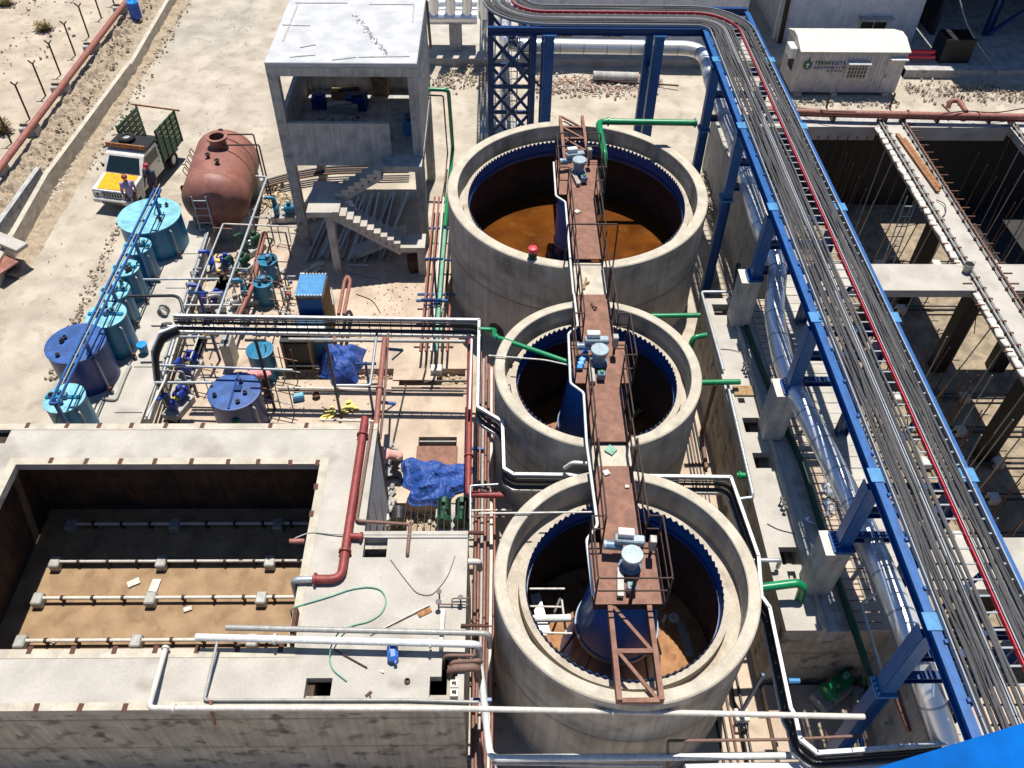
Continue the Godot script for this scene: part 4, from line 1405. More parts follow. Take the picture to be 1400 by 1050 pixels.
	for q in trays:
		var t := thing("cable_tray", q[3], "cable tray", Vector3(8.3, ytop, -10), "ladder trays on the rack")
		for e in 2:
			st = MB.new()
			var pth := lifted(rack_path(q[e]), ytop + 0.07)
			for i in pth.size() - 1:
				st.bar(pth[i], pth[i + 1] + (pth[i + 1] - pth[i]).normalized() * 0.01, 0.02 if (ti == 1 and e == 1) else 0.024, 0.1)
			put("side_rail", st, M("redtrim") if (ti == 1 and e == 1) else M("trayrail"), t)
		var a := rack_path(q[0])
		var b := rack_path(q[1])
		var run := 0.0
		var nr := 0
		for i in a.size() - 1:
			var l: float = (a[i].distance_to(a[i + 1]) + b[i].distance_to(b[i + 1])) * 0.5
			var s := 0.32 - run
			while s < l and nr < 140:
				var f := s / l
				st = MB.new()
				st.bar(a[i].lerp(a[i + 1], f) + Vector3(0, ytop + 0.035, 0), b[i].lerp(b[i + 1], f) + Vector3(0, ytop + 0.035, 0), 0.035, 0.02)
				put("rung", st, M("trayrail"), t)
				nr += 1
				s += 0.32
			run = fposmod(l + run, 0.32)
		for i in q[2]:
			var w: float = (q[1] - q[0]) * (0.72 if ti == 2 else (0.42 if ti == 1 else 0.92))
			var off: float = q[0] + 0.04 + w * i / (q[2] - 1.0) * 0.96
			var rr := 0.025 + 0.008 * rng.randf()
			st = MB.new()
			st.tube(lifted(rack_path(off), ytop + 0.045 + rr + 0.02 * rng.randf(), 0.022, ti * 20 + i), rr, 6)
			put("cable", st, M("cable") if (i + ti) % 3 != 1 else M("cable_dark" if i % 2 == 0 else "cable_pale"), t)
		if ti == 0 or ti == 2:
			for i in 3:
				var off2: float = q[0] + 0.1 + 0.12 * i
				st = MB.new()
				st.tube(lifted(rack_path(off2), ytop + 0.105, 0.06, 50 + ti * 9 + i), 0.02, 6)
				put("cable", st, M("cable"), t)
		ti += 1
	# loose cable bights hanging from the right edge at the corner
	st = MB.new()
	st.tube(bend([Vector3(8.481, 6.75, -30.191), Vector3(8.724, 6.75, -29.837), Vector3(8.874, 6.7, -29.251), Vector3(8.649, 6.75, -28.459), Vector3(8.896, 6.7, -27.913), Vector3(9.133, 6.75, -28.136)], 0.4, 5), 0.02, 6)
	solo("loose_cable", st, M("black"), "loose black cable looped at the rack's far right corner", "cable")
	# insulated pipe
	var r := 0.27
	var pth := bend([Vector3(0.353, 5, -35.607), Vector3(0.328, 5, -31.996), Vector3(7.974, 5, -31.871), Vector3(7.959, 4.6, -28.972), Vector3(8.113, 4.6, -26.417), Vector3(7.894, 4.6, -20.803), Vector3(8.008, 4.6, -19.744), Vector3(8.043, 4.45, -18.994), Vector3(7.639, 4.2, -17.584), Vector3(7.421, 4.2, -15.269), Vector3(7.973, 4.2, -11.264), Vector3(8.145, 4.2, -9.247), Vector3(8.201, 4.2, -7.776), Vector3(8.687, 3.2, -6.66), Vector3(9.254, 2, -5.476)], 0.9, 7)
	var t := thing("insulated_pipe", "big silver-clad insulated pipe running under the cable rack and along its far cross run", "insulated pipe", Vector3(8.0, 0, -16))
	st = MB.new()
	st.tube(pth, r, 20)
	put("cladding", st, M("clad"), t)
	var acc := 0.0
	for i in pth.size() - 1:
		var l: float = pth[i].distance_to(pth[i + 1])
		var d: Vector3 = (pth[i + 1] - pth[i]).normalized()
		var s := 0.9 - acc
		while s < l:
			st = MB.new()
			var c: Vector3 = pth[i] + d * s
			st.tube([c - d * 0.02, c + d * 0.02], r + 0.008, 20, false)
			put("lap_band", st, M("galv"), t)
			s += 0.9
		acc = fposmod(l + acc, 0.9)
	# lattice tower at the far left end of the rack
	var tw := thing("lattice_tower", "dark blue braced tower with a caged ladder under the rack's far left end", "tower", Vector3(0.3, 0, -31.5))
	var x0 := -0.2
	var x1 := 1.35
	for x in [x0, x1]:
		for z in [-30.0, -31.75]:
			st = MB.new()
			st.box(Vector3(x, 3.15, z), Vector3(0.2, 6.3, 0.2))
			put("leg", st, M("deep"), tw)
	for lv in 3:
		var y := 0.4 + 2.0 * lv
		for z in [-30.0, -31.75]:
			st = MB.new()
			st.bar(Vector3(x0, y, z), Vector3(x1, y + 1.9, z), 0.1, 0.1)
			put("brace", st, M("deep"), tw)
			st = MB.new()
			st.bar(Vector3(x1, y, z + 0.02), Vector3(x0, y + 1.9, z + 0.02), 0.1, 0.1)
			put("brace", st, M("deep"), tw)
			st = MB.new()
			st.bar(Vector3(x0, y + 1.95, z), Vector3(x1, y + 1.95, z), 0.12, 0.12)
			put("strut", st, M("deep"), tw)
	for x in [0.45, 0.8]:
		st = MB.new()
		st.bar(Vector3(x, 0.0, -30.9), Vector3(x, 6.2, -30.9), 0.05, 0.05)
		put("ladder_rail", st, M("brightyellow") if x < 0.1 else M("galv"), tw)
	for i in 20:
		st = MB.new()
		st.bar(Vector3(0.45, 0.3 + 0.3 * i, -30.9), Vector3(0.8, 0.3 + 0.3 * i, -30.9), 0.03, 0.03)
		put("ladder_rung", st, M("galv"), tw)
	st = MB.new()
	st.box2(Vector3(-0.717, 0.02, -33.705) + Vector3(0, -0.2, -1.0), Vector3(-0.717, 0.02, -33.705) + Vector3(1.7, 0.3, 0.6))
	put("footing", st, M("grey"), tw)
	# knee brace at the cross run
	st = MB.new()
	st.bar(Vector3(-0.1, 6.2, -29.9), Vector3(1.75, 4.3, -29.9), 0.07, 0.07)
	solo("knee_brace", st, M("deep"), "thin dark blue diagonal from the lattice tower to the cross run's left column", "brace")


# ---------------------------------------------------------------- the low deck right of the tanks

func deck_structure() -> void:
	var x0 := 6.39
	var z0 := -20.11
	var z1 := -8.948
	var xc := 7.186
	var t := thing("channel_deck", "long low concrete deck with square openings between the round tanks and the rack", "deck", Vector3(7.5, 0, -14))
	var st := MB.new()
	var holes := [[6.645, 7.163, -19.835, -19.33],
		[6.653, 7.107, -15.187, -14.669],
		[6.673, 7.149, -13.969, -13.463],
		[6.702, 7.204, -11.093, -10.614],
		[6.754, 6.942, -10.439, -10.246],
		[6.672, 6.855, -15.914, -15.723]]
	st.slab(x0, xc, z0, z1, DECK - 0.2, DECK, holes)
	put("deck_slab", st, M("slab"), t)
	st = MB.new()
	st.box2(Vector3(xc, DECK - 0.5, z0), Vector3(xc + 0.1, DECK + 0.07, z1))
	put("kerb", st, M("rim"), t)
	st = MB.new()
	st.box2(Vector3(xc + 0.1, DECK - 0.5, z0), Vector3(xc + 0.62, DECK - 0.06, z1 - 0.004))
	put("gutter", st, M("grey"), t)
	st = MB.new()
	st.box2(Vector3(xc + 0.62, DECK - 0.5, z0), Vector3(8.74, DECK - 0.03, z1))
	put("service_strip", st, M("paving"), t)
	for q in [[Vector3(x0 + 0.004, -0.6, z0 + 0.004), Vector3(x0 + 0.3, DECK - 0.2, z1 - 0.004), "side_wall"], [Vector3(x0 + 0.3, -0.6, z1 - 0.3), Vector3(8.74, DECK - 0.5, z1 - 0.004), "front_wall"], [Vector3(x0 + 0.3, -0.6, z0 + 0.004), Vector3(8.74, DECK - 0.5, z0 + 0.3), "back_wall"], [Vector3(x0 + 0.3, DECK - 0.5, z1 - 0.3), Vector3(xc, DECK - 0.2, z1 - 0.004), "front_wall"], [Vector3(xc - 0.2, -0.6, z0 + 0.3), Vector3(xc, DECK - 0.5, z1 - 0.3), "inner_wall"]]:
		st = MB.new()
		st.box2(q[0], q[1])
		put(q[2], st, M("wall"), t)
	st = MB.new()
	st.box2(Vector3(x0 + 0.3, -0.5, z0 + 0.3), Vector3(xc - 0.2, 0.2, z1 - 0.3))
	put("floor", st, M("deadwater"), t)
	# thin bars drawn in as the shadow stripes of the tray rungs
	for i in 40:
		var z := lerpf(z0 + 0.3, z1 - 0.2, i / 39.0)
		st = MB.new()
		st.tube([Vector3(xc + 0.64, DECK - 0.02, z), Vector3(8.6, DECK - 0.02, z)], 0.008, 4)
		put("shadow_bar", st, M("rebar"), t)
	# cover board
	st = MB.new()
	st.box(Vector3(6.914, 2.52, -16.144) + Vector3(0, 0.02, 0), Vector3(0.62, 0.04, 0.36))
	solo("cover_board", st, M("board"), "yellowish board lying on the deck by the third green pipe", "board")
	pipe("deck_rail_pipe", "galvanised pipe with a far-end bend along the deck's far left edge", [Vector3(7.292, 2.62, -20.284), Vector3(6.378, 2.62, -20.281), Vector3(6.436, 2.62, -16.873)], 0.045, M("galv"), 0.1)
	pipe("deck_edge_pipe", "galvanised pipe along the deck's near left edge, turning left at its near end", [Vector3(6.453, 2.62, -16.302), Vector3(6.378, 2.62, -12.591), Vector3(6.376, 2.55, -12.508), Vector3(6.056, 2.5, -12.5)], 0.045, M("galv"), 0.08)
	pipe("deck_edge_stub", "short galvanised pipe with an elbow on the deck's left edge near its front", [Vector3(5.896, 2.9, -10.488), Vector3(6.52, 2.9, -10.485), Vector3(6.522, 2.6, -10.477)], 0.05, M("galv"), 0.06)
	pipe("green_service_pipe", "long dark green pipe along the deck's gutter under the rack", [Vector3(7.771, 2.7, -21.524), Vector3(7.43, 2.55, -20.332), Vector3(7.566, 2.55, -17.118), Vector3(7.886, 2.55, -13.422), Vector3(7.865, 2.55, -10.154), Vector3(7.913, 2.55, -7.86), Vector3(8.045, 2.2, -7.615)], 0.085, M("darkgreen"), 0.2)
	pipe("white_service_pipe", "thin white conduit along the gutter's front end with a kinked branch", [Vector3(8.765, 2.9, -9.831), Vector3(8.142, 2.7, -9.473), Vector3(8.109, 2.7, -7.553)], 0.035, M("galv"), 0.06)
	for q in [[[Vector3(4.697, 2.5, -19.292), Vector3(6.196, 2.5, -19.328)], "green pipe from behind the middle tank to the deck's far left corner"], [[Vector3(5.755, 2.3, -18.159), Vector3(5.806, 2.6, -18.251), Vector3(6.211, 2.6, -18.345)], "green elbow pipe beside the middle tank, capped by a pale end"], [[Vector3(5.65, 2.8, -16.215), Vector3(6.752, 2.8, -16.243)], "straight green pipe from the middle tank onto the deck beside the yellowish board"], [[Vector3(6.125, 2.5, -13.23), Vector3(6.387, 2.5, -13.229)], "short green flanged stub on the deck's left wall above the cable ladder's corner"], [[Vector3(5.811, 3, -9.714), Vector3(6.7, 3.1, -9.78), Vector3(6.828, 3, -9.727), Vector3(6.858, 2.55, -9.71)], "thick bright green pipe from the nearest tank bending down into the deck"]]:
		var big: bool = q[1].begins_with("thick")
		var flg := []
		if q[1].begins_with("short"):
			flg = [[0, 0.3]]
		pipe("green_outlet", q[1], q[0], 0.1 if big else 0.08, M("green"), 0.22, "pipe", "green pipes from the tanks to the deck", flg)
	# small valves and litter
	var vi := 0
	for q in [[Vector3(7.048, 2.52, -16.913), "small black valve group on the deck's far half"], [Vector3(7.03, 2.52, -12.218), "small black valve group on the deck near the second opening from the front"]]:
		var v := thing("valve_group", q[1], "valve", q[0])
		for j in 3:
			var p: Vector3 = q[0] + Vector3(0.02 * j, 0, -0.13 + 0.13 * j)
			st = MB.new()
			st.tube([p, p + Vector3(0, 0.2, 0)], 0.018, 6)
			st.lathe(p + Vector3(0, 0.2, 0), [Vector2(0.055, 0), Vector2(0.055, 0.02), Vector2(0, 0.02)], 8)
			put("valve_handle", st, M("charcoal"), v)
		vi += 1
	for q in [[[Vector3(6.547, 2.52, -17.839), Vector3(6.863, 2.52, -17.809), Vector3(7.249, 2.55, -17.626)], "thin dark wire across the far half of the deck"], [[Vector3(6.581, 2.52, -11.746), Vector3(6.81, 2.52, -11.576), Vector3(7.355, 2.52, -11.407)], "thin dark wire across the near half of the deck"]]:
		st = MB.new()
		st.tube(bend(q[0], 0.3, 4), 0.01, 5)
		solo("deck_wire", st, M("charcoal"), q[1], "wire")
	# crumpled foil
	st = MB.new()
	for i in 34:
		var p := Vector3(8.177, 2.6, -12.245).lerp(Vector3(8.581, 2.6, -12.916), rng.randf()) + Vector3(rng.randf_range(-0.25, 0.22), rng.randf_range(0, 0.18), rng.randf_range(-0.3, 0.35))
		var a := Vector3(rng.randf_range(-1, 1), rng.randf_range(-0.6, 0.6), rng.randf_range(-1, 1)) * 0.15
		var b := Vector3(rng.randf_range(-1, 1), rng.randf_range(-0.6, 0.6), rng.randf_range(-1, 1)) * 0.15
		st.flat(p, p + a, p + b)
		st.flat(p + a, p + b, p + a + b)
	solo("foil_heap", st, M("clad"), "heap of crumpled silver cladding foil on the deck strip beside the silver pipe", "foil heap")
	st = MB.new()
	st.flat(Vector3(7.521, 2.55, -11.892), Vector3(7.636, 2.6, -11.9), Vector3(7.566, 2.55, -11.785))
	st.flat(Vector3(7.577, 2.55, -11.828), Vector3(7.778, 2.56, -11.714), Vector3(7.57, 2.57, -11.75))
	solo("foil_scrap", st, M("clad"), "small torn foil strip lying on the dark gutter", "foil")
	# pumps in the dark bay in front of the deck
	pump("green pump in the bay in front of the deck, left of the nearest rack column", Vector3(7.978, 0, -8.575), "green", 0.6)
	pump("dark green pump in the bay right of the nearest rack column", Vector3(8.951, 0, -8.302), "darkgreen", -0.3)
	# paved bay in front
	st = MB.new()
	st.box2(Vector3(6.44, -0.6, -8.85), Vector3(16.0, -0.06, -3.2))
	struct("front_bay_paving", st, M("paving"))
	pipe("bay_blue_bar", "short pale blue beam end beside the cable ladder in front of the deck", [Vector3(6.346, 2, -8.024), Vector3(6.585, 2, -8.022)], 0.06, M("skyblue"))
	# cross braces and members in the bay
	var bi := 0
	for q in [[Vector3(8.653, 1.8, -8.066), Vector3(8.714, 1.8, -6.994), "brown diagonal bar in the bay between the lower column and the silver pipe", "rosepipe"], [Vector3(7.766, 1.6, -7.314), Vector3(7.871, 1.2, -6.768), "dark blue stub bar among the pumps in the bay", "deep"], [Vector3(8.536, 1, -7.47), Vector3(9.494, 1, -7.545), "white pipe stub low in the bay beside the silver pipe", "galv"]]:
		st = MB.new()
		st.bar(q[0], q[1], 0.08, 0.08)
		solo("bay_bar", st, M(q[3]), q[2], "bar")
		bi += 1


func pump(label: String, p: Vector3, m: String, turn: float) -> void:
	var t := thing("pump", label, "pump", p, "pump sets")
	var b := Basis(Vector3.UP, turn)
	var st := MB.new()
	st.cbox(p + Vector3(0, 0.12, 0), Vector3(1.0, 0.24, 0.5), 0.02, b)
	put("base_block", st, M("grey"), t)
	st = MB.new()
	st.cyl(p + b * Vector3(0.05, 0.5, 0), p + b * Vector3(0.45, 0.5, 0), 0.17, 16)
	var mo := put("motor", st, M(m), t)
	for i in 6:
		st = MB.new()
		var x := 0.1 + 0.06 * i
		st.cyl(p + b * Vector3(x, 0.5, 0), p + b * Vector3(x + 0.015, 0.5, 0), 0.19, 16)
		put("cooling_fin", st, M(m), mo)
	st = MB.new()
	st.lathe(p + b * Vector3(-0.25, 0.5, 0), [Vector2(0, -0.09), Vector2(0.2, -0.09), Vector2(0.24, 0), Vector2(0.2, 0.09), Vector2(0, 0.09)], 18, b * Basis(Vector3.FORWARD, PI * 0.5))
	put("volute", st, M(m), t)
	st = MB.new()
	st.tube(bend([p + b * Vector3(-0.25, 0.6, 0), p + b * Vector3(-0.25, 1.0, 0), p + b * Vector3(-0.6, 1.05, 0)], 0.12, 4), 0.07, 10)
	put("discharge_pipe", st, M(m), t)
	st = MB.new()
	st.cbox(p + b * Vector3(0.25, 0.74, 0), Vector3(0.16, 0.12, 0.12), 0.015, b)
	put("terminal_box", st, M("palegreen") if m == "green" else M(m), t)
	st = MB.new()
	st.cyl(p + b * Vector3(-0.05, 0.5, 0), p + b * Vector3(0.06, 0.5, 0), 0.07, 12)
	put("coupling_guard", st, M("brightyellow") if m == "machine" else M("galv"), t)


# ---------------------------------------------------------------- the unfinished basins on the right

func basins() -> void:
	var T := thing("unfinished_basin", "deep unfinished concrete basins with walkway beams and rusty bars, right of the rack", "basin", Vector3(16, 0, -16))
	var y := BASIN
	var zb := -30.938
	var wl := 15.221
	var wr := 16.44
	var w2 := 20.532
	var st := MB.new()
	st.box2(Vector3(8.76, -1.8, zb - 0.7), Vector3(9.5, y, -3.0))
	put("left_wall", st, M("grey"), T)
	st = MB.new()
	st.box2(Vector3(9.5, y - 0.5, zb - 0.7), Vector3(30.0, y, zb))
	put("back_wall", st, M("grey"), T)
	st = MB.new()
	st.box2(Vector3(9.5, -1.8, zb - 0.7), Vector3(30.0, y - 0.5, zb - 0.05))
	put("dark_wall", st, M("near_black"), T)  # near-black below the grey top band
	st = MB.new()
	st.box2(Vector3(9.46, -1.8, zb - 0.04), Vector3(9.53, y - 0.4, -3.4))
	put("dark_wall", st, M("near_black"), T)
	for i in 70:
		st = MB.new()
		st.box2(Vector3(8.78, y, -30.6 + 0.38 * i), Vector3(9.46, y + 0.012 + 0.006 * (i % 3), -30.6 + 0.38 * i + 0.35))
		put("capping_slab", st, M("slab"), T)
	st = MB.new()
	st.box2(Vector3(29.4, -1.8, zb), Vector3(30.0, y - 0.004, -3.0))
	put("right_wall", st, M("grey"), T)
	st = MB.new()
	st.box2(Vector3(9.5, -1.8, -3.4), Vector3(29.4, y - 0.002, -3.0))
	put("front_wall", st, M("grey"), T)
	st = MB.new()
	st.box2(Vector3(9.0, -1.8, zb - 0.3), Vector3(29.8, -1.5, -3.2))
	put("floor", st, M("basinfloor"), T)
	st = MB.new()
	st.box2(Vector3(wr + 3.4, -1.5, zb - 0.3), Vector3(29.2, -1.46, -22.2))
	put("dark_floor", st, M("near_black"), T)  # near-black slab laid over the right pit floor
	var t1a := -21.963
	var t1b := -20.633
	var t2 := -11.404
	st = MB.new()
	st.box2(Vector3(wl, y - 0.3, zb + 0.003), Vector3(wr, y + 0.012, -3.4))
	put("walkway_beam", st, M("slab"), T)
	st = MB.new()
	st.box2(Vector3(w2, y - 0.3, zb + 0.003), Vector3(w2 + 1.2, y + 0.012, -3.4))
	put("walkway_beam", st, M("slab"), T)
	for q in [[9.5, wl], [wr, w2]]:
		st = MB.new()
		st.box2(Vector3(q[0] + 0.002, y - 0.28, t1a), Vector3(q[1] - 0.002, y, t1b))
		put("cross_beam", st, M("slab"), T)
		st = MB.new()
		st.box2(Vector3(q[0] + 0.002, y - 0.28, t2), Vector3(q[1] - 0.002, y, t2 + 1.4))
		put("cross_beam", st, M("slab"), T)
		st = MB.new()
		st.box2(Vector3(q[0] + 0.002, y - 0.6, zb + 0.004), Vector3(q[1] - 0.002, y - 0.02, zb + 0.25))
		put("bracket_ledge", st, M("slab"), T)
	# columns
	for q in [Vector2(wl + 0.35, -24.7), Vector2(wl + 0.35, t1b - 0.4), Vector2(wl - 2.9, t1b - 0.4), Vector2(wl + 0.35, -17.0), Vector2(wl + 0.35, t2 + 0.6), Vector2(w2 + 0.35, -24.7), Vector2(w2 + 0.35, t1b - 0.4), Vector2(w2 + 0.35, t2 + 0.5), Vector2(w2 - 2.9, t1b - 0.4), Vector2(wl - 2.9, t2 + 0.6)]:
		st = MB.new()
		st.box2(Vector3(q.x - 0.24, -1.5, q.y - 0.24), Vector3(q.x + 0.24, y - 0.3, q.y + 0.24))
		put("column", st, M("near_black"), T)  # near-black paints in the shaded sides of the columns
	# floor pipes with white saddles
	var n := 0
	for z in [-26.6, -25.4, -23.9, -19.4, -17.9, -16.6, -15.2, -13.8]:
		st = MB.new()
		st.tube([Vector3(9.6, -1.3, z), Vector3(29.3, -1.3, z)], 0.05, 6)
		put("floor_pipe", st, M("charcoal"), T)
		st = MB.new()
		st.tube([Vector3(9.6, -1.32, z - 0.22), Vector3(29.3, -1.32, z - 0.22)], 0.03, 6)
		put("floor_pipe", st, M("charcoal"), T)
		for k in 8:
			st = MB.new()
			st.cbox(Vector3(10.6 + 2.3 * k + 0.7 * (n % 2), -1.34, z - 0.05), Vector3(0.34, 0.26, 0.36), 0.03)
			put("saddle_block", st, M("offwhite"), T)
		n += 1
	# thin rods hanging from the walkway edges
	for k in 24:
		var z := zb + 0.7 + k * 0.86
		for x in [wl - 0.06, w2 - 0.06]:
			if z > t1a - 0.1 and z < t1b + 0.1:
				continue
			st = MB.new()
			st.tube([Vector3(x + rng.randf_range(-0.02, 0.02), y - 0.05, z), Vector3(x - rng.randf_range(0.0, 0.4), -1.5, z + rng.randf_range(-0.2, 0.3))], 0.022, 5)
			put("hanging_rod", st, M("rebar" if k % 3 == 0 else "greypipe"), T)
			st = MB.new()
			st.tube([Vector3(x - 1.2, y - 0.7, z + 0.3), Vector3(x - 1.2 - rng.randf_range(0.0, 0.4), -1.5, z + rng.randf_range(0.1, 0.6))], 0.018, 5)
			put("hanging_rod", st, M("rebar"), T)
	for k in 40:
		st = MB.new()
		var rx := rng.randf_range(11.5, 15.0) if k % 2 == 0 else rng.randf_range(wr + 0.4, wr + 5.0)
		var rz := rng.randf_range(t1b + 0.4, t2 - 0.3)
		st.tube([Vector3(rx, y - rng.randf_range(0.1, 0.9), rz), Vector3(rx + rng.randf_range(-0.3, 0.1), -1.5, rz + rng.randf_range(-0.1, 0.3))], 0.02, 5)
		put("hanging_rod", st, M("rebar" if k % 3 else "greypipe"), T)
	for k in 14:
		st = MB.new()
		var x := lerpf(9.8, wl - 0.3, k / 13.0)
		st.tube([Vector3(x, y - 0.4, zb + 0.3), Vector3(x - 0.1, -1.5, zb + 0.6)], 0.018, 5)
		put("hanging_rod", st, M("rebar"), T)
	# pipes and rusty brackets along the walkway edges
	for q in [[wl + 0.1, "left", wl, -1.0], [wr - 0.1, "right", wr, 1.0], [w2 + 0.1, "far right", w2, -1.0]]:
		var t := thing("edge_pipes", "pair of thin pipes with rusty brackets, " + q[1] + " edge of the walkway", "pipes", Vector3(q[0], y, -18), "pipe pairs on basin walkways")
		for dx in [0.0, 0.13]:
			st = MB.new()
			st.tube([Vector3(q[0] - q[3] * dx, y + 0.09, zb - 0.2), Vector3(q[0] - q[3] * dx, y + 0.09, -4.0)], 0.035 if dx == 0.0 else 0.025, 7)
			put("pipe_run", st, M("rustpipe") if (dx == 0.0 and q[3] > 0.0) else M("greypipe"), t)
		var z := zb - 0.1
		while z < -4.5:
			st = MB.new()
			st.box(Vector3(q[0] - q[3] * 0.06, y + 0.07, z), Vector3(0.26, 0.1, 0.06))
			put("pipe_clamp", st, M("rust"), t)
			if q[3] > 0.0 or int(absf(z) * 3.0) % 3 == 0:
				st = MB.new()
				st.bar(Vector3(q[2], y + 0.02, z + 0.2), Vector3(q[2] + q[3] * 0.3, y + 0.02, z + 0.2), 0.035, 0.035)
				put("bracket", st, M("rebar"), t)
			z += 0.52
	# chipped pale mortar along the left edge
	st = MB.new()
	var z := zb + 0.5
	while z < -4.0:
		if z < t1a or z > t1b:
			st.cbox(Vector3(wl - 0.04, y - 0.03, z), Vector3(0.18 + 0.08 * rng.randf(), 0.09, 0.3 + 0.2 * rng.randf()), 0.03, Basis(Vector3.UP, rng.randf_range(-0.2, 0.2)))
		z += 0.42
	put("mortar_lip", st, M("offwhite"), T).set_meta("kind", "stuff")
	# planks
	var pi := 0
	for q in [[Vector3(15.782, 2.46, -29.658), Vector3(15.966, 2.46, -26.242), "right one of two brown planks lying along the basin walkway"], [Vector3(15.744, 2.46, -29.984), Vector3(15.936, 2.46, -26.01), "left, longer one of two brown planks lying along the basin walkway"]]:
		st = MB.new()
		var s := -0.02 if pi == 1 else 0.1
		st.bar(q[0] + Vector3(s, 0.03, 0), q[1] + Vector3(s, 0.03, 0), 0.14, 0.06)
		solo("plank", st, M("wood"), q[2], "plank", "planks on the walkway")
		pi += 1
	# bucket
	var B := Vector3(15.262, 2.42, -21.566)
	var bt := thing("bucket", "grey bucket standing where the white cross beam meets the basin walkway", "bucket", B)
	st = MB.new()
	st.lathe(B, [Vector2(0.12, 0), Vector2(0.16, 0.3), Vector2(0.145, 0.3), Vector2(0.11, 0.02), Vector2(0, 0.02)], 18)
	put("body", st, M("greypipe"), bt)
	st = MB.new()
	st.tube(bend([B + Vector3(-0.16, 0.3, 0), B + Vector3(-0.1, 0.45, 0.05), B + Vector3(0.1, 0.45, 0.05), B + Vector3(0.16, 0.3, 0)], 0.08, 3), 0.008, 5)
	put("handle", st, M("charcoal"), bt)
	# cable loops on the walkway
	st = MB.new()
	st.tube(bend([Vector3(15.691, 2.46, -25.551), Vector3(15.889, 2.5, -25.269), Vector3(15.746, 2.5, -24.738), Vector3(15.516, 2.46, -24.489), Vector3(15.315, 2.46, -24.146)], 0.3, 4), 0.016, 6)
	solo("cable_loop", st, M("rust"), "rusty cable loop beside the planks on the basin walkway", "cable")
	# rag and small ladder in the first pit
	st = MB.new()
	for i in 7:
		st.cbox(Vector3(15.394, 2.4, -24.229) + Vector3(rng.randf_range(-0.3, 0.1), rng.randf_range(-0.1, 0.08), rng.randf_range(-0.3, 0.4)), Vector3(0.2, 0.07, 0.2), 0.03, Basis(Vector3(0.2, 1, 0.1).normalized(), rng.randf() * 3.0))
	solo("cement_bag", st, M("offwhite"), "torn white bag draped over the left edge of the basin walkway", "bag")
	var la := thing("pit_ladder", "thin steel ladder standing in the first pit against the walkway", "ladder", Vector3(wl - 0.5, -1.5, -25))
	var a := Vector3(15.082, 2.4, -25.863)
	var foot := Vector3(a.x - 0.55, -1.5, a.z + 1.1)
	for s in [-0.2, 0.2]:
		st = MB.new()
		st.tube([foot + Vector3(s, 0, 0), a + Vector3(s - 0.1, 0, 0)], 0.022, 6)
		put("rail", st, M("galv"), la)
	for i in 10:
		var p := foot.lerp(a + Vector3(-0.1, 0, 0), 0.05 + 0.095 * i)
		st = MB.new()
		st.tube([p + Vector3(-0.2, 0, 0), p + Vector3(0.2, 0, 0)], 0.018, 5)
		put("rung", st, M("galv"), la)
	# bent bars hanging in the second pit
	st = MB.new()
	st.tube(bend([Vector3(15.088, 2.4, -20.603), Vector3(16.202, 0.2, -21.357), Vector3(15.621, 0, -21.352), Vector3(15.262, -0.3, -21.451)], 0.1, 2), 0.018, 5)
	solo("bent_bar", st, M("rebar"), "bent reinforcing bar hanging into the second pit below the white cross beam", "bar")
	st = MB.new()
	st.tube([Vector3(15.271, 2.4, -20.532), Vector3(16.377, 0, -21.206)], 0.016, 5)
	solo("straight_bar", st, M("rebar"), "straight reinforcing bar hanging beside the bent one in the second pit", "bar")
	# pipe on the back wall
	pipe("back_main", "long red-brown pipe along the basin's back wall, passing under the cable rack", [Vector3(10.276, 2.75, -31.327), Vector3(13.739, 2.75, -31.079), Vector3(21.315, 2.75, -30.878)], 0.13, M("rosepipe"), 0.3, "pipe", "", [[1, 0.35], [1, 0.72]])
	pipe("back_line", "thin dark red pipe just in front of the red-brown back pipe", [Vector3(11.166, 2.6, -31.205), Vector3(21.351, 2.6, -30.805)], 0.04, M("redpipe"), 0.3)
	for i in 6:
		st = MB.new()
		var px := 13.5 + i * 2.1
		st.box(Vector3(px, BASIN + 0.1, zb - 0.3), Vector3(0.12, 0.2, 0.5))
		put("pipe_saddle", st, M("charcoal"), T)
	pipe("spare_elbow", "short curved red-brown pipe piece leaning against the back pipe", [Vector3(18.47, 2.5, -32), Vector3(18.513, 2.75, -32.135), Vector3(18.814, 2.8, -32.105), Vector3(18.839, 2.75, -31.253)], 0.1, M("rosepipe"), 0.3)
	for q in [[Vector3(18.443, 2.4, -32.484), Vector3(18.225, 2.7, -31.221), "left dark bar of two beside the curved pipe piece"], [Vector3(19.095, 2.4, -32.432), Vector3(19.021, 2.9, -32.281), "right dark bar of two beside the curved pipe piece"]]:
		st = MB.new()
		st.tube([q[0], q[1]], 0.035, 6)
		solo("prop_bar", st, M("rust"), q[2], "bar", "bars by the curved pipe")
	st = MB.new()
	st.tube(bend([Vector3(11.98, 2.5, -32.042), Vector3(13.043, 2.95, -30.879), Vector3(14.194, 2.95, -30.835)], 0.5, 4), 0.022, 6)
	solo("black_cable", st, M("black"), "black cable lying along the left part of the back pipe", "cable")
	st = MB.new()
	st.tube(bend([Vector3(17.586, 2.95, -30.703), Vector3(18.632, 2.95, -31.002), Vector3(19.894, 2.8, -31.059), Vector3(21.432, 2.8, -31.543)], 0.6, 4), 0.022, 6)
	solo("slack_cable", st, M("black"), "slack black cable over the right part of the back pipe", "cable")


# ---------------------------------------------------------------- the unfinished concrete frame building

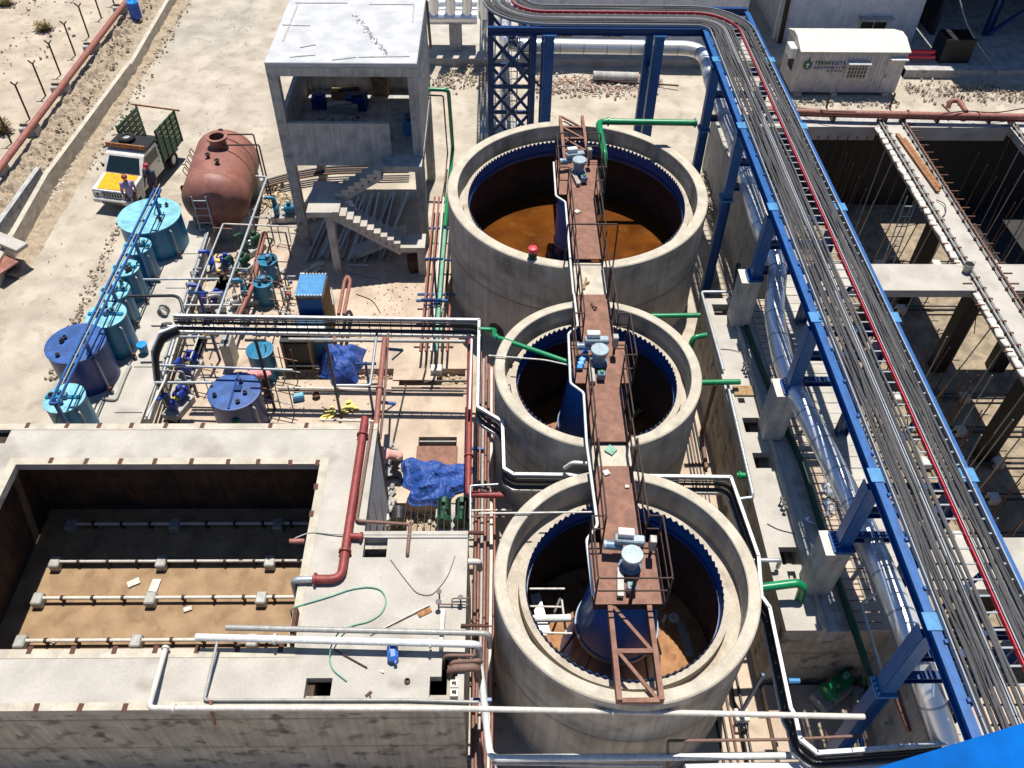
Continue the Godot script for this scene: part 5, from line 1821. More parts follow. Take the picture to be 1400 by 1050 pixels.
func frame_building() -> void:
	var T := thing("frame_building", "open two-storey concrete frame with flat pale roof and outside stairs", "building", Vector3(-4.9, 0, -28.3))
	var xa := -7.3
	var xb := -2.5
	var za := -30.75
	var zb := -25.92
	var st := MB.new()
	st.cbox(Vector3((xa + xb) * 0.5, 7.13, (za + zb) * 0.5), Vector3(xb - xa, 0.16, zb - za), 0.02)
	put("roof_slab", st, M("roofcoat"), T)
	for q in [[Vector3(xa + 0.004, 6.75, zb - 0.3), Vector3(xb - 0.004, 7.05, zb - 0.004)], [Vector3(xa + 0.004, 6.75, za + 0.004), Vector3(xb - 0.004, 7.05, za + 0.3)], [Vector3(xa + 0.004, 6.75, za + 0.3), Vector3(xa + 0.3, 7.05, zb - 0.3)], [Vector3(xb - 0.3, 6.75, za + 0.3), Vector3(xb - 0.004, 7.05, zb - 0.3)], [Vector3(xa + 0.004, 3.5, zb - 0.3), Vector3(xb - 0.004, 3.72, zb - 0.004)], [Vector3(xa + 0.004, 3.5, za + 0.004), Vector3(xb - 0.004, 3.72, za + 0.3)], [Vector3(xa + 0.004, 3.5, za + 0.3), Vector3(xa + 0.3, 3.72, zb - 0.3)], [Vector3(xb - 0.3, 3.5, za + 0.3), Vector3(xb - 0.004, 3.72, zb - 0.3)]]:
		st = MB.new()
		st.box2(q[0], q[1])
		put("ring_beam", st, M("grey"), T)
	for x in [xa + 0.17, xb - 0.17]:
		for z in [za + 0.17, zb - 0.17]:
			st = MB.new()
			st.cbox(Vector3(x, 1.6, z), Vector3(0.33, 3.8, 0.33), 0.015)
			put("column", st, M("grey"), T)
			st = MB.new()
			st.cbox(Vector3(x, 5.315, z), Vector3(0.33, 2.865, 0.33), 0.015)
			put("column", st, M("grey"), T)
	st = MB.new()
	st.box2(Vector3(xa, 3.72, za), Vector3(xb, 3.88, zb))
	put("floor_slab", st, M("grey"), T)
	# parapets of the upper floor; the right bay of the front stays open for the stairs
	for q in [[Vector3(xa + 0.34, 3.88, zb - 0.16), Vector3(-3.57, 5.1, zb - 0.01), "parapet"], [Vector3(xa + 0.02, 3.88, za + 0.34), Vector3(xa + 0.17, 5.1, zb - 0.34), "parapet"], [Vector3(xa + 0.34, 3.88, za + 0.02), Vector3(xb - 0.34, 5.3, za + 0.17), "parapet"], [Vector3(xb - 0.17, 3.88, za + 0.34), Vector3(xb - 0.02, 6.75, zb - 0.34), "side_wall"]]:
		st = MB.new()
		st.box2(q[0], q[1])
		put(q[2], st, M("grey"), T)
	# marks and ridges left by the roof formwork
	for q in [[Vector3(-7.024, 7.22, -30.367), Vector3(-5.216, 7.22, -30.402)], [Vector3(-6.922, 7.22, -30.369), Vector3(-6.949, 7.22, -27.396)], [Vector3(-7.179, 7.22, -28.598), Vector3(-6.244, 7.22, -28.559)], [Vector3(-4.437, 7.22, -30.295), Vector3(-2.88, 7.22, -30.326)], [Vector3(-2.876, 7.22, -30.265), Vector3(-2.836, 7.22, -28.904)], [Vector3(-6.33, 7.22, -26.933), Vector3(-5.844, 7.22, -27.15)], [Vector3(-6.548, 7.22, -26.264), Vector3(-5.763, 7.22, -26.428)], [Vector3(-5.184, 7.22, -26.085), Vector3(-4.447, 7.22, -26.296)], [Vector3(-4.378, 7.22, -26.297), Vector3(-2.759, 7.22, -26.373)]]:
		st = MB.new()
		st.bar(q[0], q[1], 0.05, 0.025)
		put("formwork_ridge", st, M("grey"), T)
	# stairs
	st = MB.new()
	st.box2(Vector3(-3.9, 3.66, -25.915), Vector3(-2.52, 3.87, -25.3))
	put("stair_landing", st, M("grey"), T)
	st = MB.new()
	st.box2(Vector3(-6.42, 2.6, -26.05), Vector3(-5.55, 2.8, -24.15))
	put("stair_landing", st, M("slab"), T)
	st = MB.new()
	st.box2(Vector3(-3.36, 1.15, -24.94), Vector3(-2.5, 1.35, -24.12))
	put("stair_landing", st, M("slab"), T)
	var fl := [[Vector3(-5.55, 2.8, -25.35), Vector3(-3.9, 3.87, -25.35), 0.62, 7], [Vector3(-5.55, 2.8, -24.55), Vector3(-3.36, 1.35, -24.55), 0.75, 10]]
	for f in fl:
		var a: Vector3 = f[0]
		var b: Vector3 = f[1]
		var n: int = f[3]
		for i in n:
			var p := a.lerp(b, (i + 0.5) / n)
			var dx := absf(b.x - a.x) / n
			var top := lerpf(a.y, b.y, (i + (1.0 if b.y > a.y else 0.0)) / n)
			st = MB.new()
			st.box2(Vector3(p.x - dx * 0.5, top - 0.26, p.z - f[2] * 0.5), Vector3(p.x + dx * 0.5 + 0.004, top - (0.002 * (i % 2)), p.z + f[2] * 0.5))
			put("step", st, M("slab"), T)
		st = MB.new()
		st.bar(a + Vector3(0, -0.26, 0), b + Vector3(0, -0.3, 0), f[2] - 0.03, 0.16)
		put("stair_slab", st, M("grey"), T)
	st = MB.new()
	st.bar(Vector3(-3.3, 1.1, -25.4), Vector3(-5.4, 0.06, -25.4), 0.7, 0.16)
	put("stair_slab", st, M("grey"), T)
	for q in [Vector3(-5.7, 0, -24.35), Vector3(-2.66, 0, -24.3)]:
		var h := 2.6 if q.x < -4.0 else 1.15
		st = MB.new()
		st.cbox(q + Vector3(0, h * 0.5, 0), Vector3(0.26, h, 0.26), 0.01)
		put("stair_post", st, M("grey"), T)
	# clutter on the upper floor
	var y := 3.89
	var c := thing("control_panel", "beige control cabinet standing at the back of the open upper floor", "cabinet", Vector3(-4.4, y, -30.3))
	st = MB.new()
	st.cbox(Vector3(-4.35, y + 0.75, -30.3), Vector3(0.62, 1.5, 0.34), 0.015)
	put("cabinet_body", st, M("board"), c)
	for k in 4:
		st = MB.new()
		st.box(Vector3(-4.5 + 0.14 * (k % 2), y + 1.1 + 0.15 * int(k / 2.0), -30.125), Vector3(0.08, 0.05, 0.02))
		put("gauge", st, M("white"), c)
	var k := 0
	for q in [[Vector3(-5.1, y, -29.2), Vector3(0.7, 0.5, 0.5), "navy", "dark blue machine standing in the middle of the open upper floor", "machine"], [Vector3(-6.5, y, -29.2), Vector3(0.5, 0.45, 0.4), "navy", "blue crate by the left wall of the open upper floor", "crate"], [Vector3(-3.1, y, -27.6), Vector3(0.4, 0.5, 0.7), "skyblue", "light blue box near the stair opening of the upper floor", "box"], [Vector3(-5.6, y, -28.9), Vector3(1.1, 0.3, 0.3), "greypipe", "long grey carton before the back parapet of the upper floor", "carton"], [Vector3(-4.9, y, -27.6), Vector3(1.1, 0.05, 0.5), "greypipe", "grey plate lying on the upper floor in front of the blue machine", "plate"], [Vector3(-4.2, y, -27.0), Vector3(1.1, 0.07, 0.25), "wood", "brown board lying near the front parapet of the upper floor", "board"], [Vector3(-5.5, y, -29.9), Vector3(1.3, 0.32, 0.3), "board", "long tan box against the upper floor's back parapet", "box"]]:
		var t := thing("stored_" + q[4], q[3], q[4], q[0])
		st = MB.new()
		st.cbox(q[0] + Vector3(0, q[1].y * 0.5 + 0.002 * k, 0), q[1], 0.01, Basis(Vector3.UP, 0.15 * (k % 3) - 0.1))
		put("body", st, M(q[2]), t)
		if q[1].y > 0.2:
			st = MB.new()
			st.cbox(q[0] + Vector3(0.02, q[1].y + 0.04, 0), Vector3(q[1].x * 0.6, 0.08, q[1].z * 0.6), 0.01, Basis(Vector3.UP, 0.2))
			put("lid", st, M("charcoal") if k % 2 == 0 else M(q[2]), t)
		k += 1
	st = MB.new()
	for i in 46:
		var p := Vector3(rng.randf_range(-6.9, -4.6), y + 0.03, rng.randf_range(-29.8, -26.8))
		st.cbox(p, Vector3(rng.randf_range(0.08, 0.4), 0.05, rng.randf_range(0.08, 0.3)), 0.01, Basis(Vector3.UP, rng.randf() * 3.0))
	var rub := put("floor_rubble", st, M("greypipe"))
	tag(rub, "scattered rubble and paper on the upper floor of the concrete frame", "rubble", "", "stuff")
	# pipes and tubes stored under the building
	for i in 22:
		var x := -6.5 + 0.14 * i + rng.randf_range(-0.04, 0.04)
		st = MB.new()
		st.tube([Vector3(x + rng.randf_range(-0.3, 0.2), 0.12 + 0.06 * (i % 3), -29.6 + rng.randf() * 0.8), Vector3(x - 0.5 + 0.1 * (i % 4), 0.12 + 0.05 * ((i + 1) % 2), -25.3 + rng.randf() * 0.6)], 0.055, 8)
		solo("stored_tube", st, M("galv" if i % 2 == 0 else "greypipe"), "grey tube in the pile stored on the ground under the stairs", "tube", "tubes stored under the stairs")
	for i in 6:
		st = MB.new()
		st.box(Vector3(-6.75 + rng.randf_range(-0.15, 0.35), 0.15 + 0.07 * (i % 3), -24.7 + 0.12 * i), Vector3(0.4, 0.06, 0.09), Basis(Vector3.UP, 0.6 + 0.1 * i))
		solo("stub_timber", st, M("offwhite"), "pale timber end in the small heap at the foot of the left front column", "timber", "timber ends by the column")
	for i in 3:
		st = MB.new()
		st.tube([Vector3(-5.9 + 0.12 * i, 0.5 + 0.08 * i, -27.9), Vector3(-5.5 + 0.12 * i, 0.55 + 0.08 * i, -27.0)], 0.09, 10)
		solo("white_tube", st, M("white"), "short white tube stacked behind the upper stair flight", "tube", "white tubes behind the stairs")
	st = MB.new()
	st.bar(Vector3(-5.461, 0.1, -24.738), Vector3(-4.653, 0.12, -24.674), 0.09, 0.05)
	solo("pale_plank", st, M("offwhite"), "short pale plank lying in the shade under the stairs", "plank")
	st = MB.new()
	st.tube([Vector3(-5.331, 0.1, -24.317), Vector3(-4.165, 0.1, -23.99)], 0.03, 6)
	solo("grey_rod", st, M("greypipe"), "grey rod lying in the shade in front of the stairs", "rod")
	st = MB.new()
	st.cbox(Vector3(-2.929, 0.3, -24.581), Vector3(0.5, 0.6, 0.5), 0.02, Basis(Vector3.UP, 0.3))
	solo("rusty_bin", st, M("rust"), "rusty bin under the lowest stair landing", "bin")
	pipe("green_riser", "green pipe leaving the frame building's right side and dropping towards the far tank", [Vector3(-2.608, 4.2, -30.043), Vector3(-1.786, 4.2, -29.997), Vector3(-1.792, 0.9, -31.39), Vector3(-1.856, 0.9, -27.621), Vector3(-1.91, 0.8, -26.12)], 0.075, M("green"), 0.2)
	pipe("thin_riser", "thin grey-brown pipe beside the green riser on the building's right side", [Vector3(-2.616, 4, -29.977), Vector3(-1.983, 4, -29.93), Vector3(-2.02, 0.6, -31.488), Vector3(-2.052, 0.6, -29.322)], 0.03, M("rustpipe"), 0.1)
	pipe("outer_drop", "dark pipe on the rear right corner of the frame building", [Vector3(-2.745, 5.8, -34.171), Vector3(-2.856, 2.8, -36.417)], 0.06, M("railbrown"))


# ---------------------------------------------------------------- far side: buildings, cabin, shed

func window_unit(t: Node3D, c: Vector3, w: float, h: float, m: String, bars := false) -> void:
	var st := MB.new()
	st.box(c, Vector3(w + 0.12, h + 0.12, 0.06))
	var f := put("window", st, M("offwhite"), t)
	for s in [-1.0, 1.0]:
		st = MB.new()
		st.box(c + Vector3(s * w * 0.255, 0, 0.025), Vector3(w * 0.46, h, 0.03))
		put("pane", st, M(m), f)
	if bars:
		for i in 7:
			st = MB.new()
			st.box(c + Vector3(-w * 0.5 + w * i / 6.0, 0, 0.055), Vector3(0.022, h, 0.02))
			put("bar", st, M("offwhite"), f)
		for i in 4:
			st = MB.new()
			st.box(c + Vector3(0, -h * 0.4 + h * 0.27 * i, 0.06), Vector3(w, 0.02, 0.015))
			put("bar", st, M("offwhite"), f)


func back_buildings() -> void:
	# white workshop in the middle background
	var zf := -41.5
	var t := thing("white_workshop", "low white building behind the rack's far cross run with small dark windows", "building", Vector3(6, 0, zf - 4))
	var st := MB.new()
	st.box2(Vector3(1.6, -0.3, zf - 9.0), Vector3(12.2, 5.2, zf))
	put("wall", st, M("plaster"), t)
	st = MB.new()
	st.box2(Vector3(1.4, 5.2, zf - 9.2), Vector3(12.4, 5.4, zf + 0.3))
	put("roof", st, M("grey"), t)
	for px in [Vector3(3.224, 1.375, -41.47), Vector3(5.744, 1.395, -41.47)]:
		window_unit(t, Vector3(px.x, px.y, zf + 0.02), 1.05, 0.55, "glass")
	# white building on the right behind the cabin
	var zr := -42.6
	t = thing("white_hall", "tall white hall wall behind the site cabin with one barred window", "building", Vector3(17, 0, zr - 5))
	st = MB.new()
	st.box2(Vector3(Vector3(14.376, 0.277, -42.6).x, -0.3, zr - 12.0), Vector3(Vector3(21.285, 1.459, -42.6).x, 8.0, zr))
	put("wall", st, M("plaster"), t)
	st = MB.new()
	st.box2(Vector3(13.2, 8.0, zr - 12.2), Vector3(22.5, 8.2, zr + 0.4))
	put("roof", st, M("grey"), t)
	var wc := Vector3(19.024, 1.079, -42.58)
	window_unit(t, wc, 1.3, 0.75, "black")
	st = MB.new()
	st.box(wc + Vector3(0, 0.62, 0.22), Vector3(1.7, 0.09, 0.46))
	put("sunshade", st, M("grey"), t)
	st = MB.new()
	st.box(wc + Vector3(0.75, 0.6, 0.5), Vector3(0.14, 0.1, 0.1))
	put("lamp_housing", st, M("white"), t)
	pipe("hall_drain", "rusty drain pipe on the left end of the tall white hall", [Vector3(14.359, 2.574, -42.4), Vector3(14.44, 0.445, -42.4)], 0.12, M("railbrown"))
	pipe("hall_drain_white", "white conduit at the outer left end of the tall white hall", [Vector3(13.965, 2.612, -42.3), Vector3(14.017, 0.715, -42.3)], 0.06, M("offwhite"))
	# dark steel shed at the far right
	t = thing("steel_shed", "open blue steel shed in deep shade at the far right", "shed", Vector3(32, 0, -50))
	st = MB.new()
	st.box2(Vector3(22.8, 9.0, -75.0), Vector3(60.0, 9.3, -40.8))
	put("roof", st, M("darkshed"), t)
	st = MB.new()
	st.box2(Vector3(22.8, 0.4, -75.3), Vector3(60.0, 9.0, -75.0))
	put("rear_wall", st, M("darkshed"), t)
	st = MB.new()
	st.box2(Vector3(22.6, 0.4, -75.0), Vector3(22.8, 9.0, -43.5))
	put("side_wall", st, M("darkshed"), t)
	for x in [25.5, 32.0, 38.5]:
		for z in [-43.5, -50.0]:
			st = MB.new()
			st.ibeam(Vector3(x, 0.4, z), Vector3(x, 9.0, z), 0.3, 0.34, Vector3.RIGHT)
			put("column", st, M("deep"), t)
	for q in [[Vector3(25.5, 0.5, -43.4), Vector3(32.0, 6.0, -43.4)], [Vector3(25.5, 3.6, -43.5), Vector3(38.5, 3.6, -43.5)], [Vector3(32.0, 0.5, -43.4), Vector3(25.5, 6.0, -43.3)]]:
		st = MB.new()
		st.bar(q[0], q[1], 0.16, 0.16)
		put("brace", st, M("deep"), t)
	st = MB.new()
	st.cbox(Vector3(22.6, 0.95, -40.9), Vector3(1.5, 1.3, 1.2), 0.03)
	solo("transformer_box", st, M("black"), "dark cube-shaped box at the shed's front edge beside red pipes", "box")
	for q in [[Vector3(29.5, 0.4, -43.5), "machine", "blue machine in the shade of the steel shed, left one"], [Vector3(32.5, 0.4, -44.6), "machine", "blue machine in the shade of the steel shed, right one"], [Vector3(30.6, 0.4, -41.6), "palegreen", "pale green machine near the shed's front edge"]]:
		pump(q[2], q[0], q[1], 0.4)
	var ri := 0
	for q in [[Vector3(20.199, 0.9, -40.544), Vector3(21.558, 0.9, -40.486), "upper of two red pipes between cabin and shed"], [Vector3(20.227, 0.7, -40.417), Vector3(21.589, 0.7, -40.36), "lower of two red pipes between cabin and shed"]]:
		pipe("red_link", q[2], [q[0], q[1]], 0.1, M("redtrim"), 0.1, "pipe", "red pipes between cabin and shed")
	st = MB.new()
	st.tube(bend([Vector3(22.339, 3.007, -41.5), Vector3(22.803, 2.076, -40.8), Vector3(23.545, 1.27, -40.2), Vector3(24.547, 0.4, -40.25), Vector3(25, 0.05, -39.739)], 1.0, 5), 0.035, 6)
	solo("overhead_cable", st, M("greypipe"), "grey cable hanging from the shed roof to the ground at the far right", "cable")
	# site cabin
	var x0 := 13.98
	var x1 := 18.95
	var z0 := -37.8
	var z1 := -40.05
	t = thing("site_cabin", "grey corrugated site cabin with a cream roof and a green-blue company sign", "cabin", Vector3(16.5, 0.12, -39))
	var b := Basis(Vector3.UP, 0.0)
	st = MB.new()
	st.box2(Vector3(x0, 0.14, z1), Vector3(x1, 2.12, z0))
	put("wall", st, M("cabin"), t)
	var x := x0 + 0.06
	var ribs := MB.new()
	ribs.cbox(Vector3.ZERO, Vector3(0.07, 1.9, 0.035), 0.01)
	var rm := ribs.mesh(Vector3.ZERO)
	while x < x1 - 0.02:
		share("rib", rm, M("cabin"), t, Vector3(x, 1.1, z0 + 0.012) - t.position)
		x += 0.165
	for i in 13:
		share("rib", rm, M("cabin"), t, Vector3(x0 - 0.012, 1.1, z0 - 0.12 - 0.17 * i) - t.position, Basis(Vector3.UP, PI * 0.5))
	st = MB.new()
	var zm := (z0 + z1) * 0.5
	st.prism([Vector2(z0 + 0.1, 2.12), Vector2(z0 + 0.1, 2.17), Vector2(zm + 0.3, 2.47), Vector2(zm - 0.3, 2.47), Vector2(z1 - 0.1, 2.17), Vector2(z1 - 0.1, 2.12)], Vector3(x0 - 0.06, 0, 0), Vector3(0, 0, 1), Vector3.UP, Vector3(x1 - x0 + 0.12, 0, 0))
	put("roof", st, M("cabinroof"), t)
	window_unit(t, Vector3(16.79, 1.2, z0 + 0.05), 0.9, 0.62, "glass", true)
	st = MB.new()
	st.box(Vector3(16.77, 1.66, z0 + 0.17), Vector3(1.05, 0.06, 0.3))
	put("window_hood", st, M("white"), t)
	st = MB.new()
	st.box(Vector3(18.55, 1.86, z0 + 0.15), Vector3(0.8, 0.06, 0.28))
	put("door_hood", st, M("white"), t)
	st = MB.new()
	st.box(Vector3(18.5, 0.95, z0 + 0.02), Vector3(0.74, 1.55, 0.03))
	var dr := put("door", st, M("cabin"), t)
	st = MB.new()
	st.box(Vector3(18.2, 1.0, z0 + 0.05), Vector3(0.04, 0.14, 0.03))
	put("handle", st, M("charcoal"), dr)
	st = MB.new()
	st.cbox(Vector3(x0 - 0.2, 1.85, z0 - 0.75), Vector3(0.36, 0.5, 0.75), 0.03)
	put("air_conditioner", st, M("white"), t)
	st = MB.new()
	st.box(Vector3(x0 - 0.02, 1.25, z0 - 0.95), Vector3(0.05, 0.7, 0.7))
	put("end_window", st, M("glass"), t)
	for q in [x0 + 0.2, x0 + 1.9, x1 - 0.6]:
		st = MB.new()
		st.box2(Vector3(q, 0.0, z1 + 0.1), Vector3(q + 0.3, 0.14, z0 + 0.12))
		put("bearer_block", st, M("offwhite"), t)
	# sign painted on the cabin
	sign_text(t, "TERRA", Vector3(14.72, 1.6, z0 + 0.035), 0.74, Color(0.16, 0.3, 0.13))
	sign_text(t, "VISTA", Vector3(15.49, 1.6, z0 + 0.035), 0.7, Color(0.13, 0.24, 0.5))
	sign_text(t, "SOLUTIONS P LTD", Vector3(14.72, 1.38, z0 + 0.035), 1.5, Color(0.16, 0.26, 0.5))
	sign_text(t, "An innovation", Vector3(15.36, 1.22, z0 + 0.035), 0.76, Color(0.4, 0.35, 0.36))
	var drop := []
	for i in 20:
		var a := TAU * i / 20.0
		var rr := 0.22
		drop.append(Vector2(cos(a) * rr, sin(a) * rr) if i != 5 else Vector2(0.06, 0.4))
	var lf := []
	var rt := []
	for i in 20:
		if i >= 5 and i <= 15:
			lf.append(drop[i])
		if i <= 5 or i >= 15:
			rt.append(drop[(i + 15) % 20] if false else drop[i])
	var rt2 := []
	for i in range(15, 20):
		rt2.append(drop[i])
	for i in range(0, 6):
		rt2.append(drop[i])
	var o := Vector3(14.42, 1.5, z0 + 0.036)
	st = MB.new()
	st.prism(lf, o, Vector3.RIGHT, Vector3.UP, Vector3(0, 0, 0.008))
	var em := put("emblem", st, mat("emblem_green", Color(0.2, 0.36, 0.16), 0.6), t)
	st = MB.new()
	st.prism(rt2, o, Vector3.RIGHT, Vector3.UP, Vector3(0, 0, 0.008))
	put("emblem_half", st, mat("emblem_blue", Color(0.16, 0.34, 0.5), 0.6), em)
	st = MB.new()
	st.box(o + Vector3(0, -0.02, 0.012), Vector3(0.045, 0.22, 0.006))
	st.box(o + Vector3(0, 0.03, 0.0125), Vector3(0.14, 0.04, 0.006))
	put("emblem_mark", st, M("white"), em)
	# short posts in front of the cabin
	var i2 := 0
	for q in [[Vector3(15.435, 0, -36.692), Vector3(15.296, 0.7, -36.405), "left of two short dark posts in front of the cabin"], [Vector3(18.367, 0, -36.591), Vector3(18.232, 0.7, -36.374), "right of two short dark posts in front of the cabin"]]:
		st = MB.new()
		st.tube([q[0], q[0] + Vector3(0.02, 0.75, 0)], 0.05, 6)
		solo("marker_post", st, M("railbrown"), q[2], "post", "posts before the cabin")
	# low kerb wall across the background
	st = MB.new()
	st.box2(Vector3(20.0, 0.0, -40.3), Vector3(45.0, 0.42, -39.55))
	solo("kerb_wall", st, M("grey"), "low concrete kerb wall in front of the dark steel shed", "kerb")
	# silver pipework behind the frame building
	t = thing("silver_pipework", "cluster of shiny silver pipes on a short concrete stand behind the frame building", "pipework", Vector3(-2.0, 0.38, -43.5))
	var zz := -41.6
	for q in [[Vector3(-3.676, 1.912, -41.6), Vector3(-0.937, 1.934, -41.6), 0.32], [Vector3(-3.687, 2.297, -42.2), Vector3(-0.94, 2.319, -42.2), 0.32]]:
		st = MB.new()
		st.tube([q[0], q[1]], q[2], 18)
		put("header_pipe", st, M("clad"), t)
	for x2 in [-3.0, -2.2, -1.4, -0.6]:
		st = MB.new()
		st.tube([Vector3(x2, Vector3(-2.076, 1.925, -41.6).y, zz), Vector3(x2, 7.5, zz - 0.2)], 0.26, 16)
		put("riser_pipe", st, M("clad"), t)
	st = MB.new()
	st.box2(Vector3(-2.3, 0.38, zz - 0.4), Vector3(-1.7, Vector3(-2.076, 1.925, -41.6).y - 0.2, zz + 0.3))
	put("stand", st, M("grey"), t)
	# pipe along the background platform
	pipe("rear_drain", "grey concrete pipe lying on the rubble strip behind the far tank", [Vector3(4.664, 0.3, -38.956), Vector3(6.801, 0.3, -38.839)], 0.24, M("grey"))
	st = MB.new()
	st.tube([Vector3(4.553, 0.2, -38.786), Vector3(8.706, 0.2, -38.261)], 0.04, 6)
	solo("iron_bar", st, M("railbrown"), "long dark iron bar lying over the rubble behind the far tank", "bar")


func sign_text(t: Node3D, s: String, at: Vector3, h: float, c: Color) -> void:
	var tm := TextMesh.new()
	var f := SystemFont.new()
	f.font_names = PackedStringArray(["Droid Sans"])
	f.font_weight = 700
	tm.font = f
	tm.text = s
	tm.font_size = 32
	tm.pixel_size = 0.01
	tm.depth = 0.008
	tm.horizontal_alignment = HORIZONTAL_ALIGNMENT_LEFT
	var o := MeshInstance3D.new()
	o.name = "sign_lettering"
	o.mesh = tm
	var m := StandardMaterial3D.new()
	m.albedo_color = c
	m.roughness = 0.6
	o.material_override = m
	t.add_child(o, true)
	var w := tm.get_aabb().size.x
	if w > 0.01:
		o.scale = Vector3(h / w, h / w, 1.0)
	o.position = at - t.position


# ---------------------------------------------------------------- chemical tanks, left

func dosing_tank(label: String, c: Vector3, r: float, base: float, top: float, body: String, lid: String, fittings := true, fit := 0) -> void:
	var t := thing("chemical_tank", label, "tank", Vector3(c.x, base, c.z), "upright chemical tanks")
	var q := Vector3(c.x, 0, c.z)
	var st := MB.new()
	st.lathe(q, [Vector2(r, base), Vector2(r, top - 0.02), Vector2(r + 0.02, top - 0.02)], 40)
	put("shell", st, M(body), t)
	st = MB.new()
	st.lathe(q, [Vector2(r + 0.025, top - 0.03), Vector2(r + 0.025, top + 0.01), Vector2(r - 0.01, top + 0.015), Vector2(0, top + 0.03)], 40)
	put("lid", st, M(lid), t)
	if not fittings:
		return
	var rg := RandomNumberGenerator.new()
	rg.seed = 11 + fit
	for i in 4:
		var a := rg.randf() * TAU
		var p := q + Vector3(cos(a), 0, sin(a)) * r * rg.randf_range(0.35, 0.8) + Vector3(0, top + 0.02, 0)
		st = MB.new()
		st.cyl(p, p + Vector3(0, 0.1 + 0.08 * rg.randf(), 0), 0.03 + 0.02 * rg.randf(), 10)
		var nz := put("nozzle", st, M(body) if i % 2 == 0 else M("charcoal"), t)
		st = MB.new()
		st.cyl(p + Vector3(0, 0.07, 0), p + Vector3(0, 0.095, 0), 0.07, 10)
		put("flange", st, M("charcoal"), nz)
	if r < 0.7:
		st = MB.new()
		st.cbox(q + Vector3(0.05, top + 0.1, 0), Vector3(0.16, 0.2, 0.16), 0.02)
		var ag := put("agitator_motor", st, M("motor"), t)
		st = MB.new()
		st.bar(q + Vector3(-r * 0.9, top + 0.05, 0), q + Vector3(r * 0.9, top + 0.05, 0), 0.1, 0.05)
		put("agitator_beam", st, M(body), ag)
	# level pipe down the yard side
	var e := Vector3(0.78, 0, 0.62)
	st = MB.new()
	st.tube(bend([q + e * (r + 0.01) + Vector3(0, top - 0.15, 0), q + e * (r + 0.14) + Vector3(0, top - 0.15, 0), q + e * (r + 0.14) + Vector3(0, base + 0.15, 0), q + e * (r + 0.01) + Vector3(0, base + 0.12, 0)], 0.05, 3), 0.028, 7)
	put("level_pipe", st, M("greypipe"), t)
	st = MB.new()
	st.tube([q + e * r + Vector3(0, base + 0.1, 0), q + e * (r + 0.3) + Vector3(0, base + 0.1, 0)], 0.04, 8)
	var dv := put("drain_pipe", st, M("greypipe"), t)
	st = MB.new()
	st.cyl(q + e * (r + 0.22) + Vector3(0, base + 0.06, 0), q + e * (r + 0.22) + Vector3(0, base + 0.24, 0), 0.05, 8)
	put("valve", st, M("rust"), dv)


func ladder_tray(label: String, path: Array, drop: float, off: Vector3) -> void:
	# cable ladder standing on edge: top rail, bottom rail, upright rungs, black cables on its back
	var t := thing("cable_ladder", label, "cable ladder", Vector3(path[0].x, path[0].y - drop, path[0].z), "pale-railed cable ladders")
	for d in [0.0, drop]:
		var st := MB.new()
		for i in path.size() - 1:
			st.bar(path[i] - Vector3(0, d, 0), path[i + 1] - Vector3(0, d, 0) + (path[i + 1] - path[i]).normalized() * 0.02, 0.075, 0.05)
		put("rail", st, M("white"), t)
		st = MB.new()
		for i in path.size() - 1:
			st.bar(path[i] - Vector3(0, d + 0.03, 0) + off * 0.4, path[i + 1] - Vector3(0, d + 0.03, 0) + off * 0.4, 0.03, 0.1)
		put("rail_web", st, M("galv"), t)
	for i in path.size() - 1:
		var a: Vector3 = path[i]
		var b: Vector3 = path[i + 1]
		var n := int(a.distance_to(b) / 0.3)
		for k in n:
			var p := a.lerp(b, (k + 0.5) / maxf(n, 1))
			var st := MB.new()
			st.bar(p, p - Vector3(0, drop, 0), 0.022, 0.022)
			put("rung", st, M("galv"), t)
	for k in 5:
		var pts := []
		for p in path:
			pts.append(p + off * (1.0 + 0.35 * (k % 2)) - Vector3(0, drop * (0.16 + 0.11 * k + (0.18 if k > 2 else 0.0)), 0))
		var st := MB.new()
		st.tube(bend(pts, 0.3, 4), 0.026 if k != 3 else 0.06, 6)
		put("cable", st, M("black") if k != 3 else M("charcoal"), t)


